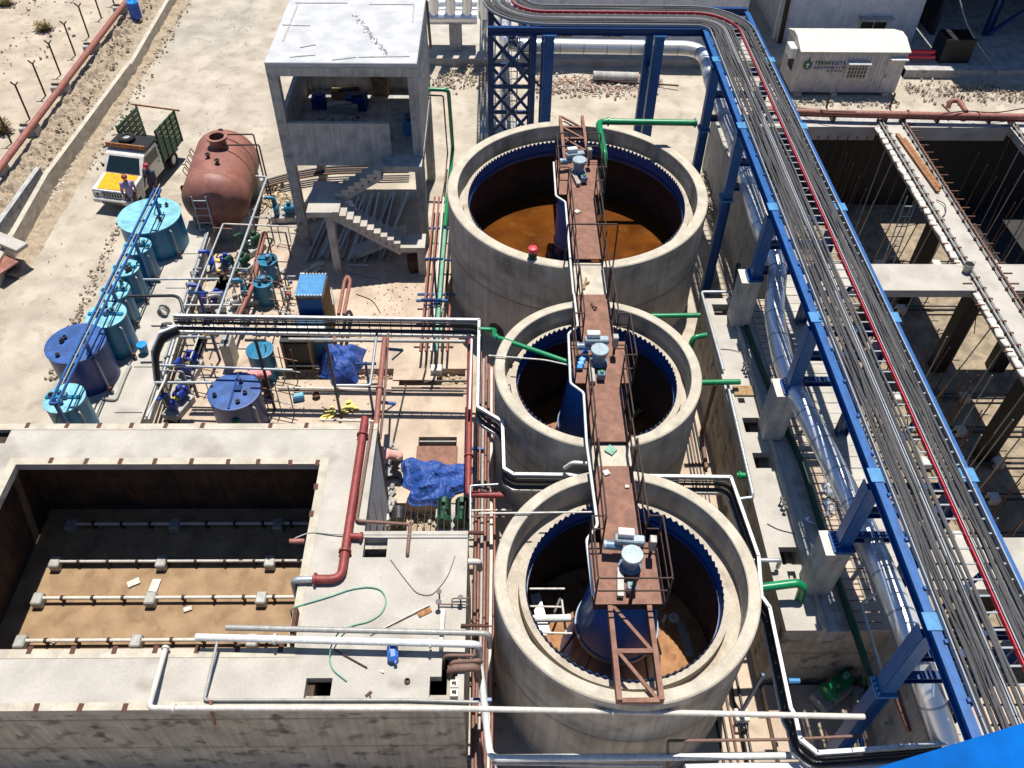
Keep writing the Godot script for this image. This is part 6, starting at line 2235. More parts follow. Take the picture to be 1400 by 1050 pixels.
func chemical_yard() -> void:
	var st := MB.new()
	st.box2(Vector3(-13.15, -0.3, -26.6), Vector3(-10.45, 0.7, -14.4))
	struct("tank_plinth", st, M("slab"))
	var tl := [
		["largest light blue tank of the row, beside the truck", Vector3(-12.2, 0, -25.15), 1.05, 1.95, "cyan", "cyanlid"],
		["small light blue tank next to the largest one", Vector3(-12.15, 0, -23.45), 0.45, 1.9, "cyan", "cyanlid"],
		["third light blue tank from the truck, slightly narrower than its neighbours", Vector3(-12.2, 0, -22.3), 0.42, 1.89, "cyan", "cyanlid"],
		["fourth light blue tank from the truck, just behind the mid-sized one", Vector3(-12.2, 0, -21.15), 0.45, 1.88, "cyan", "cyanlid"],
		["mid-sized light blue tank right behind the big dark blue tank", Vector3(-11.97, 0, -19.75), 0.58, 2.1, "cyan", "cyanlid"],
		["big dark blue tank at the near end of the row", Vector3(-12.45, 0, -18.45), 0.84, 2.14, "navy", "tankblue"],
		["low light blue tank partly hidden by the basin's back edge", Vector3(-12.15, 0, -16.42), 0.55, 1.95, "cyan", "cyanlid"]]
	var k := 0
	for q in tl:
		dosing_tank(q[0], q[1], q[2], 0.7, q[3], q[4], q[5], true, k)
		k += 1
	dosing_tank("dark blue tank with a divided lid standing on the yard beside the pink-shirted worker", Vector3(-7.66, 0, -17.15), 0.74, 0.06, 1.46, "navy", "tankblue", true, 21)
	st = MB.new()
	st.box(Vector3(-7.66, 1.5, -17.15), Vector3(0.06, 0.04, 1.44))
	st.box(Vector3(-7.54, 1.52, -17.2), Vector3(0.2, 0.1, 0.2))
	solo("lid_joint", st, M("deep"), "dark joint strip with a hatch across the divided tank lid on the yard", "strip")
	dosing_tank("farther of two small teal dosing drums in the middle yard", Vector3(-8.05, 0, -23.95), 0.34, 0.1, 0.95, "cyan", "cyan", true, 31)
	dosing_tank("nearer of two small teal dosing drums in the middle yard", Vector3(-7.98, 0, -22.75), 0.32, 0.1, 0.95, "cyan", "cyan", true, 32)
	dosing_tank("teal drum half hidden below the cable ladder beside the grey cabinet", Vector3(-7.35, 0, -19.15), 0.4, 0.06, 1.2, "cyan", "cyan", false)
	# blue service rack over the row of tanks
	var t := thing("pipe_gantry", "narrow blue steel gantry with pipes running over the row of chemical tanks", "gantry", Vector3(-11.9, 0.7, -20))
	var a := Vector3(-11.829, 2.85, -25.404)
	var b := Vector3(-11.844, 2.85, -15.389)
	var c := Vector3(-11.603, 2.85, -25.405)
	var d := Vector3(-11.652, 2.85, -15.389)
	for q in [[a, b], [c, d]]:
		st = MB.new()
		st.bar(q[0], q[1], 0.05, 0.07)
		put("beam", st, M("blue"), t)
	for i in 12:
		st = MB.new()
		st.bar(a.lerp(b, i / 11.0), c.lerp(d, i / 11.0), 0.06, 0.08)
		put("cross_member", st, M("blue"), t)
	for i in 1:
		st = MB.new()
		var f := 0.7
		st.tube([a.lerp(c, f) + Vector3(0, 0.09, -0.2), b.lerp(d, f) + Vector3(0, 0.09, -0.6)], 0.02, 7)
		put("carried_pipe", st, M("greypipe"), t)
	for i in 5:
		var p := a.lerp(b, 0.02 + 0.24 * i)
		st = MB.new()
		st.bar(p, Vector3(p.x, 0.7, p.z), 0.09, 0.09)
		put("post", st, M("blue"), t)
		st = MB.new()
		st.bar(p + Vector3(-0.7, -1.95, 0.2), Vector3(p.x, 2.4, p.z), 0.03, 0.03)
		put("stay", st, M("charcoal"), t)
	# top cross pipes between gantry and yard
	k = 0
	for q in [[[Vector3(-11.186, 2.3, -21.212), Vector3(-8.798, 2.3, -21.256)], "galv", 0.035, "grey pipe from the tank row across the plinth, farthest of the crossing pipes"], [[Vector3(-11.037, 2.9, -19.696), Vector3(-9.675, 2.9, -19.733), Vector3(-9.466, 2.9, -19.6), Vector3(-9.173, 2.6, -18.892)], "charcoal", 0.05, "dark conduit from the gantry bending down to the cable ladder's left end"], [[Vector3(-9.997, 1.9, -17.784), Vector3(-5.95, 1.9, -17.576)], "galv", 0.04, "pale pipe crossing the yard over the divided blue tank"], [[Vector3(-9.967, 1.6, -17.359), Vector3(-8.31, 1.6, -17.359)], "galv", 0.045, "grey pipe crossing the dark strip to the divided blue tank"], [[Vector3(-10.19, 1.4, -21.633), Vector3(-8.997, 1.4, -21.636)], "galv", 0.03, "grey pipe crossing the dark strip beside the plinth's middle"], [[Vector3(-10.067, 1.6, -20.787), Vector3(-8.16, 1.6, -20.792)], "offwhite", 0.03, "pale pipe crossing the yard just behind the cable ladder"], [[Vector3(-9.894, 1.4, -19.534), Vector3(-9.08, 1.4, -19.535)], "galv", 0.03, "short grey pipe crossing the dark strip in front of the cable ladder"]]:
		pipe("crossing_pipe", q[3], q[0], q[2], M(q[1]), 0.15, "pipe", "pipes crossing the chemical yard")
		k += 1
	k = 0
	for q in [[[Vector3(-10.556, 0.85, -26.32), Vector3(-10.157, 0.85, -16.568)], "galv", 0.05, "thick galvanised pipe along the right edge of the tank plinth"], [[Vector3(-10.639, 0.82, -26.179), Vector3(-10.28, 0.82, -16.595)], "greypipe", 0.03, "thin grey pipe just left of the thick one on the plinth's edge"], [[Vector3(-8.767, 2.3, -27.1), Vector3(-8.36, 2.3, -27.055), Vector3(-8.472, 2.3, -19.486)], "galv", 0.045, "long grey pipe from the brown vessel running towards the cable ladder"], [[Vector3(-9.749, 1.5, -25.288), Vector3(-9.854, 1.5, -20.202)], "galv", 0.035, "grey pipe beside the plinth running to the cable ladder's left end"], [[Vector3(-9.701, 1.8, -19.371), Vector3(-9.608, 1.8, -17.257), Vector3(-9.739, 1.8, -15.846)], "offwhite", 0.035, "pale pipe running on from the cable ladder towards the basin"], [[Vector3(-9.53, 0.9, -20.237), Vector3(-9.545, 0.9, -18.875)], "offwhite", 0.025, "short pale pipe low in the yard in front of the cable ladder"], [[Vector3(-9.432, 2, -24.597), Vector3(-6.904, 2, -24.441), Vector3(-6.882, 2, -25.439)], "offwhite", 0.03, "pale pipe from the brown vessel's foot to the left front building column"]]:
		pipe("yard_pipe", q[3], q[0], q[2], M(q[1]), 0.12, "pipe", "pipes along the chemical yard")
		k += 1
	# narrow drain joints in the plinth
	for i in 5:
		st = MB.new()
		st.box2(Vector3(-11.3, 0.7, -24.6 + 1.9 * i), Vector3(-10.5, 0.708, -24.57 + 1.9 * i))
		struct("plinth_joint", st, M("charcoal"))
	# blue bucket on the plinth
	var B := Vector3(-11.141, 0.7, -19.532)
	var bt := thing("blue_bucket", "small bright blue lidded bucket standing on the plinth beside the cable ladder", "bucket", B)
	st = MB.new()
	st.lathe(B, [Vector2(0.12, 0), Vector2(0.15, 0.34)], 18)
	put("body", st, M("cyan"), bt)
	st = MB.new()
	st.lathe(B, [Vector2(0.16, 0.32), Vector2(0.16, 0.37), Vector2(0, 0.38)], 18)
	put("lid", st, M("azure"), bt)
	# bund tray of the dark blue tank
	st = MB.new()
	st.tube(bend([Vector3(-11.819, 0.75, -17.503), Vector3(-11.409, 0.75, -17.443), Vector3(-11.422, 0.75, -18.513), Vector3(-11.399, 0.75, -18.894)], 0.1, 3), 0.05, 8)
	solo("bund_pipe", st, M("greypipe"), "grey pipe bent round the foot of the big dark blue tank", "pipe")
	# coil of black hose
	st = MB.new()
	for i in 5:
		var pts := []
		for j in 15:
			var an := TAU * j / 14.0
			pts.append(Vector3(-10.783, 1, -20.93) + Vector3(cos(an) * 0.16, 0.2 + sin(an) * 0.2, -0.1 + 0.05 * i))
		st.tube(pts, 0.02, 6)
	solo("hose_coil", st, M("greypipe"), "coil of grey hose hung beside the cable ladder's left end", "hose")
	# brown pressure vessel
	vessel()
	# pump sets in the yard
	var ps := [[Vector3(-9.902, 0.06, -24.349), "machine", "blue pump with yellow guard beside the plinth, behind the grey pipes", 0.3], [Vector3(-9.784, 0.06, -22.434), "machine", "blue pump with yellow guard just behind the cable ladder", 0.1], [Vector3(-9.746, 0.06, -19.184), "machine", "blue pump on a grey block left of the divided blue tank", 1.4], [Vector3(-9.736, 0.06, -17.677), "machine", "nearest blue pump, at the basin's back edge", 1.2], [Vector3(-9.05, 0.06, -25.508), "darkgreen", "dark green pump near the brown vessel's foot", 0.9], [Vector3(-8.433, 0.06, -22.745), "cyan", "teal pump with a small tray before the two dosing drums", 0.2], [Vector3(-9.193, 0.06, -24.227), "darkgreen", "green pump left of the two teal dosing drums", 1.1], [Vector3(-8.184, 0.06, -27.577), "cyan", "teal pump set beside the left front building column", 0.1], [Vector3(-9.049, 0.06, -22.057), "greypipe", "grey pump right behind the cable ladder's middle", 0.5]]
	for q in ps:
		pump(q[2], q[0], q[1], q[3])
	# grey cabinet and its white sack
	var cb := thing("yard_cabinet", "small grey control cabinet standing behind the divided blue tank", "cabinet", Vector3(-8.561, 0.06, -19.748))
	st = MB.new()
	st.cbox(Vector3(-8.561, 0.06, -19.748) + Vector3(0, 0.5, 0), Vector3(0.32, 1.0, 0.6), 0.02)
	put("body", st, M("greypipe"), cb)
	st = MB.new()
	st.box(Vector3(-8.561, 0.06, -19.748) + Vector3(0.0, 1.01, 0.1), Vector3(0.24, 0.03, 0.16))
	put("panel", st, M("charcoal"), cb)
	st = MB.new()
	for i in 7:
		st.cbox(Vector3(-7.682, 0.06, -19.85) + Vector3(-0.2 + 0.07 * i, 0.14 + 0.04 * (i % 3), 0.1 * (i % 2)), Vector3(0.24, 0.22, 0.3), 0.06, Basis(Vector3(0.3, 1, 0.2).normalized(), 0.7 * i))
	solo("white_sack", st, M("offwhite"), "white sack lying by the worker in the pink shirt", "sack")
	st = MB.new()
	st.cbox(Vector3(-9.544, 0.2, -21.094), Vector3(0.5, 0.3, 0.4), 0.06, Basis(Vector3.UP, 0.4))
	solo("white_tub", st, M("offwhite"), "white tub standing under the front rail of the cable ladder", "tub")
	# scaffolding frame that joins the pumps
	for i in 7:
		var p: Vector3 = [Vector3(-11.093, 0.06, -26.166), Vector3(-10.263, 0.06, -25.502), Vector3(-9.191, 0.06, -23.214), Vector3(-10.207, 0.06, -21.682), Vector3(-9.043, 0.06, -26.176), Vector3(-8.281, 0.06, -25.293), Vector3(-10.209, 0.06, -18.291)][i]
		st = MB.new()
		st.tube(bend([p, p + Vector3(0, 1.1, 0), p + Vector3(0.7, 1.1, 0.05), p + Vector3(0.7, 0.0, 0.05)], 0.06, 2), 0.03, 6)
		solo("pipe_stand", st, M("greypipe" if i % 2 == 0 else "rustpipe"), ["grey pipe stand close to the plinth behind two pumps", "rusty pipe stand in front of the brown vessel", "grey pipe stand in the middle of the pump yard", "rusty pipe stand in the dark strip behind the cable ladder", "grey pipe stand below the brown vessel's outlet", "rusty pipe stand left of the teal pump set", "grey pipe stand in the dark strip near the basin"][i], "stand", "pipe stands in the chemical yard")
	# valve manifolds
	var mi := 0
	for q in [[Vector3(-10.536, 0.06, -23.052), "small valve manifold in the dark strip beside the plinth's middle"], [Vector3(-9.395, 0.06, -23.694), "small valve manifold in the middle of the pump yard"], [Vector3(-8.625, 0.06, -22.437), "small valve manifold just behind the cable ladder, left of the teal drums"], [Vector3(-9.738, 0.06, -20.43), "small valve manifold in front of the cable ladder near the plinth"], [Vector3(-7.22, 0.06, -22.632), "small valve manifold left of the blue-topped unit"], [Vector3(-7.535, 0.06, -21.14), "small valve manifold under the cable ladder beside the teal drum"], [Vector3(-9.287, 0.06, -26.723), "small valve manifold at the foot of the dull red vessel"]]:
		var v := thing("valve_manifold", q[1], "manifold", q[0], "valve manifolds in the pump yard")
		var vertical := mi % 2 == 0
		var dir := Vector3(0, 0, 1) if vertical else Vector3(1, 0, 0)
		st = MB.new()
		st.tube([q[0] - dir * 0.6 + Vector3(0, 0.45, 0), q[0] + dir * 0.6 + Vector3(0, 0.45, 0)], 0.04, 8)
		put("header", st, M(["galv", "rustpipe", "offwhite"][mi % 3]), v)
		for j in 4:
			var p: Vector3 = q[0] + dir * (-0.45 + 0.3 * j)
			st = MB.new()
			st.tube(bend([p + Vector3(0, 0.02, 0), p + Vector3(0, 0.85 + 0.1 * (j % 2), 0), p + Vector3(0, 0.85 + 0.1 * (j % 2), 0) + Vector3(dir.z, 0, dir.x) * 0.3], 0.06, 3), 0.026, 6)
			put("riser", st, M(["greypipe", "galv", "charcoal"][(mi + j) % 3]), v)
			st = MB.new()
			st.cyl(p + Vector3(0.05, 0.58, 0), p + Vector3(0.14, 0.58, 0), 0.055, 8)
			put("handwheel", st, M(["machine", "brightyellow", "redtrim", "darkgreen"][(mi + j) % 4]), v)
		mi += 1
	# thin scaffold pipes standing about the yard
	var sp := [["thin scaffold frame behind the first tarpaulin", Vector3(-6.939, 0.06, -21.688), 1.2], ["thin scaffold frame left of the blue-topped unit", Vector3(-7.838, 0.06, -22.825), 0.9], ["thin scaffold frame at the left front building column", Vector3(-7.728, 0.06, -26.183), 1.0], ["thin scaffold frame between the divided blue tank and the basin", Vector3(-6.62, 0.06, -17.674), 0.8], ["thin scaffold frame in front of the dark crate", Vector3(-6.747, 0.06, -19.087), 1.1], ["thin scaffold frame beside the blue pump with the grey block", Vector3(-9.077, 0.06, -18.605), 0.8]]
	for q in sp:
		var s := thing("scaffold_frame", q[0], "scaffold", q[1], "scaffold frames in the yard")
		for k2 in 3:
			var p: Vector3 = q[1] + Vector3(0.42 * k2 - 0.4, 0, 0.12 * k2)
			st = MB.new()
			st.tube([p, p + Vector3(0.02, 1.0 + q[2] * 0.4, 0)], 0.02, 5)
			put("upright", st, M("rustpipe" if k2 != 1 else "greypipe"), s)
		for k2 in 2:
			st = MB.new()
			st.tube([q[1] + Vector3(-0.6, 0.5 + 0.5 * k2, -0.04), q[1] + Vector3(0.6, 0.5 + 0.5 * k2, 0.3)], 0.018, 5)
			put("ledger", st, M("galv" if k2 == 0 else "rustpipe"), s)
	# green dome at the basin's back edge
	st = MB.new()
	var gd := Vector3(-7.563, 0.9, -16.409)
	st.lathe(gd, [Vector2(0.15, -0.9), Vector2(0.15, 0.0), Vector2(0.13, 0.1), Vector2(0.08, 0.16), Vector2(0, 0.18)], 18)
	solo("green_dome", st, M("green"), "green domed cap behind the basin's back edge, below the divided blue tank", "cap")
	# pale bags and rags near the pumps
	var bi := 0
	for q in [[Vector3(-10.429, 0.06, -26.625), "pale bag on the ground beside the dull red vessel's saddle"], [Vector3(-7.77, 0.06, -24.357), "pale rag on the ground between the teal drums and the stairs"], [Vector3(-8.674, 0.06, -21.685), "pale bag lying behind the cable ladder near the grey pump"]]:
		st = MB.new()
		for i in 4:
			st.cbox(q[0] + Vector3(-0.1 + 0.07 * i, 0.07 + 0.02 * (i % 2), 0.05 * (i % 2)), Vector3(0.18, 0.12, 0.2), 0.04, Basis(Vector3(0.2, 1, 0.3).normalized(), 0.9 * i + bi))
		solo("pale_bag", st, M("offwhite"), q[1], "bag")
		bi += 1
	# long rusty pipe rack leaning across the yard
	pipe("rusty_lattice", "rust-brown pipe running from the brown vessel past the two teal drums", [Vector3(-8.441, 0.9, -25.588), Vector3(-8.295, 0.9, -22.533), Vector3(-8.458, 0.9, -21.047)], 0.07, M("rosepipe"), 0.2)
	pipe("rusty_lattice_low", "thinner rusty pipe beside the one past the two teal drums", [Vector3(-8.638, 0.7, -25.859), Vector3(-8.508, 0.7, -22.771), Vector3(-8.68, 0.7, -20.981)], 0.035, M("rustpipe"), 0.2)


func vessel() -> void:
	var o := Vector3(-10.3, 1.72, -27.85)
	var t := thing("pressure_vessel", "big horizontal dull red vessel with an open manhole, lying on concrete saddles", "vessel", Vector3(o.x, 0, o.z))
	var r := 1.18
	var l := 1.45
	var b := Basis(Vector3.UP, 0.06)
	var B := Basis(b.x, b.z * 1.0, -b.y)
	var pr := []
	for i in 7:
		var a := PI * 0.5 * i / 6.0
		pr.append(Vector2(r * sin(a), -l - 0.42 * cos(a)))
	pr.append(Vector2(r, l))
	for i in 7:
		var a := PI * 0.5 * i / 6.0
		pr.append(Vector2(r * cos(a), l + 0.42 * sin(a)))
	# smooth shell: lathe along the vessel's axis
	var st := MB.new()
	st.lathe(o, pr, 48, B)
	for i in st.v.size():
		# round normals of the dished ends
		var q := B.inverse() * (st.v[i] - o)
		if absf(q.y) > l - 0.01:
			st.n[i] = (B * Vector3(q.x, signf(q.y) * maxf(0.0, absf(q.y) - l) * 3.2, q.z)).normalized()
	put("shell", st, M("tankrose"), t)
	for s in [-1.0, 1.0]:
		st = MB.new()
		st.box(Vector3(o.x, 0.45, o.z) + b * Vector3(0, 0, s * 1.25), Vector3(2.0, 1.1, 0.5), b)
		put("saddle", st, M("grey"), t)
		st = MB.new()
		st.lathe(o + b * Vector3(0, 0, s * l * 0.98), [Vector2(r + 0.006, -0.02), Vector2(r + 0.006, 0.02)], 48, B)
		put("weld_seam", st, M("rosepipe"), t)
	# manhole
	var mh := o + b * Vector3(0.1, r - 0.05, -0.35)
	st = MB.new()
	st.lathe(mh, [Vector2(0.3, 0), Vector2(0.3, 0.36), Vector2(0.38, 0.36), Vector2(0.38, 0.42), Vector2(0.27, 0.42), Vector2(0.27, 0.05), Vector2(0, 0.05)], 28)
	var m := put("manhole_neck", st, M("tankrose"), t)
	st = MB.new()
	st.lathe(mh, [Vector2(0.265, 0.1), Vector2(0, 0.1)], 20)
	put("manhole_mouth", st, M("black"), m)
	for k in 3:
		var p := o + b * Vector3(-0.15 + 0.2 * k, r - 0.03, [0.45, -1.2, 0.85][k])
		st = MB.new()
		st.cyl(p, p + Vector3(0, 0.18, 0), 0.05, 10)
		var nz := put("nozzle", st, M("rust"), t)
		st = MB.new()
		st.cyl(p + Vector3(0, 0.14, 0), p + Vector3(0, 0.18, 0), 0.1, 12)
		put("flange", st, M("railbrown"), nz)
	# rungs up the left flank
	for k in 4:
		var p := o + b * Vector3(-r * 0.85, r * 0.42, -0.9 + 0.42 * k)
		st = MB.new()
		st.tube(bend([p, p + Vector3(-0.12, 0.26, 0), p + Vector3(-0.12, 0.26, 0.26), p + Vector3(0, 0, 0.26)], 0.04, 2), 0.018, 6)
		put("grab_loop", st, M("rust"), t)
	# vent lines over the top
	for k in 2:
		var z := -0.9 + 0.75 * k
		st = MB.new()
		st.tube(bend([o + b * Vector3(0.15, r + 0.12, z), o + b * Vector3(1.3 + 0.3 * k, r + 0.1, z), o + b * Vector3(1.35 + 0.3 * k, -1.5, z + 0.1)], 0.08, 3), 0.03, 6)
		put("vent_pipe", st, M("railbrown"), t)
	st = MB.new()
	st.tube(bend([o + b * Vector3(-r, -0.1, 0.3), o + b * Vector3(-r - 0.3, -0.1, 0.3), o + b * Vector3(-r - 0.3, -1.0, 0.3)], 0.08, 3), 0.05, 8)
	put("side_nozzle", st, M("railbrown"), t)
	# galvanised ladder at the near end
	var la := thing("vessel_ladder", "short pale steel ladder at the near end of the dull red vessel", "ladder", Vector3(-11.052, 0.7, -26.664))
	for x in [264.0, 284.0]:
		var p := Vector3(-10.86 if x < 270.0 else -10.36, 0.7, -25.85)
		st = MB.new()
		st.tube([p, p + Vector3(0, 1.5, -0.1)], 0.025, 6)
		put("rail", st, M("galv"), la)
	for k in 5:
		var p := Vector3(-10.86, 0.7, -25.85) + Vector3(0, 0.12 + 0.3 * k, -0.01 - 0.02 * k)
		var q := Vector3(-10.36, 0.7, -25.85) + Vector3(0, 0.12 + 0.3 * k, -0.01 - 0.02 * k)
		st = MB.new()
		st.tube([p, q], 0.02, 6)
		put("rung", st, M("galv"), la)


# ---------------------------------------------------------------- middle yard: ladders, tarps, boxes

func tarp(label: String, c: Vector3, sx: float, sz: float, h: float, sd: int) -> void:
	var nz := FastNoiseLite.new()
	nz.seed = sd
	nz.frequency = 0.5
	nz.fractal_type = FastNoiseLite.FRACTAL_RIDGED
	nz.fractal_octaves = 2
	var n := 44
	var g := []
	for i in n + 1:
		var row := []
		for j in n + 1:
			var u := (float(i) / n - 0.5) * 2.0
			var v := (float(j) / n - 0.5) * 2.0
			var a := atan2(v, u)
			var edge := 1.0 + 0.16 * sin(a * 3.0 + sd) + 0.1 * sin(a * 7.0 + sd * 2.0)
			var m := maxf(absf(u), absf(v))
			var d := m * edge
			var l := Vector2(u, v).length()
			var s := m / maxf(l, 0.001)
			var p := Vector2(u, v) * lerpf(1.0, s, 0.6) * edge
			var y := h * (1.0 - smoothstep(0.35, 1.0, m)) * (0.8 + 0.3 * sin(u * 3.0 + sd) * cos(v * 2.5))
			var fold := (nz.get_noise_2d(u * sx * 0.9 + v * 0.5, v * sz * 0.9) * 0.5 + 0.5)
			y += fold * fold * 0.3 * (1.0 - smoothstep(0.85, 1.0, m) * 0.8) + 0.015
			row.append(c + Vector3(p.x * sx, y, p.y * sz))
			d = d * 1.0
		g.append(row)
	var st := MB.new()
	for i in n:
		for j in n:
			var A: Vector3 = g[i][j]
			var B: Vector3 = g[i + 1][j]
			var C: Vector3 = g[i + 1][j + 1]
			var D: Vector3 = g[i][j + 1]
			var nn := (C - A).cross(B - D).normalized()
			if nn.y < 0.0:
				nn = -nn
			st.tri(A, B, C, nn, nn, nn)
			st.tri(A, C, D, nn, nn, nn)
	solo("tarpaulin", st, M("tarp"), label, "tarpaulin", "blue tarpaulins on the yard")


func middle_yard() -> void:
	# the cable ladder that crosses the yard, goes round the tanks and to the right front
	ladder_tray("long pale-railed cable ladder with black cables, from the yard's middle round the nearest tank", [Vector3(-9.243, 3.3, -18.401), Vector3(-0.489, 3.3, -18.232), Vector3(-0.481, 3.3, -14.871), Vector3(0.163, 3.2, -14.454), Vector3(0.193, 3.1, -13.011), Vector3(0.425, 3.1, -12.83), Vector3(5.759, 3.1, -12.726), Vector3(5.967, 3.1, -10.479), Vector3(5.815, 3.1, -9.458), Vector3(5.933, 3.1, -9.191), Vector3(5.865, 3.1, -6.97), Vector3(5.918, 3.1, -6.822), Vector3(5.906, 3.1, -6.364), Vector3(6.166, 3.1, -6.098), Vector3(6.842, 3.1, -6.134), Vector3(8.829, 3.1, -6.271)], 0.62, Vector3(0.0, 0, 0.07))
	ladder_tray("short pale-railed cable ladder curving down at the long ladder's left end", [Vector3(-9.117, 3.2, -18.047), Vector3(-9.554, 3.1, -17.88), Vector3(-9.859, 2.6, -17.709), Vector3(-9.991, 1.6, -17.448), Vector3(-9.909, 0.9, -17.364)], 0.3, Vector3(0.06, 0, 0.03))
	pipe("second_rail", "white conduit before the long cable ladder, bent towards the basin at the right", [Vector3(-9.597, 2.75, -18.536), Vector3(-0.818, 2.75, -18.268), Vector3(-0.707, 2.75, -18.051), Vector3(-0.711, 2.75, -15.262)], 0.035, M("white"), 0.12)
	pipe("grey_header", "grey pipe lying just in front of the long cable ladder", [Vector3(-6.273, 1.9, -18.879), Vector3(-0.938, 1.9, -18.79)], 0.06, M("greypipe"), 0.1)
	pipe("small_arch", "small white-topped cable arch beside the middle tank where the ladder meets the bridge", [Vector3(1.672, 3.3, -12.852), Vector3(1.845, 3.6, -12.796), Vector3(2.248, 3.6, -12.75)], 0.05, M("white"), 0.1)
	# posts
	var k := 0
	for q in [[Vector3(-4.727, 0.06, -17.283), 3.3, "charcoal", "dark post carrying the long cable ladder beside the blue tarpaulin"], [Vector3(-8.985, 0.06, -19.849), 2.9, "deep", "dark blue post under the long cable ladder left of the divided blue tank"], [Vector3(-3.76, 0.06, -17.431), 2.3, "deep", "dark blue post of the grey goalpost pipe near the yellow sheets"], [Vector3(-1.92, 0.06, -19.318), 3.1, "deep", "dark blue post on a pale block in the pipe trench"], [Vector3(-6.822, 0.06, -17.674), 3.0, "charcoal", "dark post at the worker's feet carrying the cable ladder"], [Vector3(-2.03, 0.06, -22.148), 2.4, "deep", "blue post on a pale block where the long ladder crosses the pipe bundle"]]:
		var t := thing("ladder_post", q[3], "post", q[0], "posts under the cable ladder")
		var st := MB.new()
		st.bar(q[0], q[0] + Vector3(0, q[1], 0), 0.07, 0.07)
		put("post", st, M(q[2]), t)
		st = MB.new()
		st.bar(q[0] + Vector3(-0.3, q[1] - 0.05, 0), q[0] + Vector3(0.3, q[1] - 0.05, 0), 0.06, 0.06)
		put("arm", st, M(q[2]), t)
		if k == 3 or k == 5:
			st = MB.new()
			st.cbox(q[0] + Vector3(0, 0.12, 0.05), Vector3(0.36, 0.26, 0.3), 0.02)
			put("footing", st, M("offwhite"), t)
		k += 1
	pipe("goalpost_pipe", "grey goalpost-shaped pipe in front of the cable ladder beside the tarpaulin", [Vector3(-3.475, 2.75, -18.452), Vector3(-3.455, 2.75, -16.152), Vector3(-4.374, 2.75, -16.152)], 0.04, M("galv"), 0.08)
	pipe("rose_main", "rose pipe running from the cable ladder to the basin's right walkway", [Vector3(-3.137, 3.2, -17.541), Vector3(-3.071, 3.2, -14.309)], 0.075, M("rosepipe"), 0.1, "pipe", "", [[0, 0.6]])
	pipe("brown_main", "thin brown pipe beside the rose pipe, running to the basin", [Vector3(-3.111, 2.9, -18.104), Vector3(-2.997, 2.9, -15.657), Vector3(-3.024, 2.6, -14.373)], 0.035, M("rustpipe"), 0.1)
	pipe("rose_pair", "front one of two rose pipes below the long cable ladder, with a bent left end", [Vector3(-4.859, 1.9, -18.689), Vector3(-4.927, 1.9, -19.042), Vector3(-3.601, 1.9, -19.109)], 0.06, M("rosepipe"), 0.1, "pipe", "rose pipe pair below the ladder")
	pipe("rose_pair", "rear one of two rose pipes lying in front of the long cable ladder", [Vector3(-4.814, 1.9, -19.206), Vector3(-3.616, 1.9, -19.273)], 0.05, M("rosepipe"), 0.1, "pipe", "rose pipe pair below the ladder")
	pipe("rose_hairpin", "rose hairpin pipe standing behind the cable ladder next to the blue-topped unit", [Vector3(-5.081, 1.3, -20.679), Vector3(-5.099, 1.3, -22.37), Vector3(-5.033, 1.3, -22.641), Vector3(-4.903, 1.3, -22.371), Vector3(-4.916, 1.3, -20.679)], 0.06, M("rosepipe"), 0.1)
	pipe("red_yard_main", "long red pipe beside the long ladder's descent, turning right at its near end", [Vector3(-0.767, 2.3, -18.401), Vector3(-0.705, 2.3, -12.801), Vector3(0.215, 2.3, -12.776)], 0.085, M("redpipe"), 0.12, "pipe", "", [[0, 0.78]])
	pipe("pale_gate_pipe", "thin pale pipe frame crossing the pipe bundle near the deck's right edge", [Vector3(-0.613, 2.6, -11.324), Vector3(-0.644, 2.6, -12.851), Vector3(0.049, 2.6, -12.894)], 0.025, M("galv"), 0.05)
	var bk := 0
	for q in [[Vector3(-3.355, 1.6, -18.778), Vector3(-2.838, 1.6, -18.715), Vector3(-3.206, 1.2, -18.706), "upper blue bracket on the rose pipe, in front of the ladder"], [Vector3(-3.291, 1.8, -16.393), Vector3(-2.851, 1.8, -16.337), Vector3(-3.127, 1.4, -16.472), "lower blue bracket on the rose pipe, near the basin corner"], [Vector3(-2.685, 0.9, -21.829), Vector3(-1.63, 0.9, -21.832), Vector3(-2.438, 0.6, -21.912), "blue cross bracket over the pipe bundle behind the ladder"], [Vector3(-0.698, 0.8, -15.519), Vector3(-0.342, 0.8, -15.491), Vector3(-0.598, 0.6, -15.6), "small blue bracket on the bundle beside the red yard pipe"], [Vector3(-0.556, 1.8, -7.737), Vector3(-0.1, 1.8, -7.734), Vector3(-0.452, 1.5, -7.832), "blue pipe bracket at the right end of the basin's front wall"]]:
		var st := MB.new()
		st.bar(q[0], q[1], 0.07, 0.07)
		st.bar(q[2], q[1], 0.04, 0.04)
		solo("pipe_bracket", st, M("blue"), q[3], "bracket", "blue pipe brackets")
		bk += 1
	# blue-topped unit
	var o := Vector3(-5.9, 0.06, -21.1)
	var t := thing("cooling_unit", "tall ribbed unit with a flat blue top standing behind the cable ladder", "machine", o)
	var st := MB.new()
	st.cbox(Vector3(o.x, 1.1, o.z), Vector3(0.84, 2.08, 1.06), 0.02)
	put("casing", st, M("board"), t)
	st = MB.new()
	st.cbox(Vector3(o.x, 2.17, o.z), Vector3(0.86, 0.06, 1.08), 0.015)
	put("top", st, M("skyblue"), t)
	for i in 11:
		st = MB.new()
		st.box(Vector3(o.x + 0.435, 1.1, o.z - 0.5 + 0.1 * i), Vector3(0.03, 2.0, 0.04))
		put("rib", st, M("board"), t)
	for i in 9:
		for s in [-1.0, 1.0]:
			st = MB.new()
			st.box(Vector3(o.x - 0.4 + 0.1 * i, 2.19, o.z + s * 0.53), Vector3(0.045, 0.06, 0.05))
			put("edge_tab", st, M("offwhite"), t)
	st = MB.new()
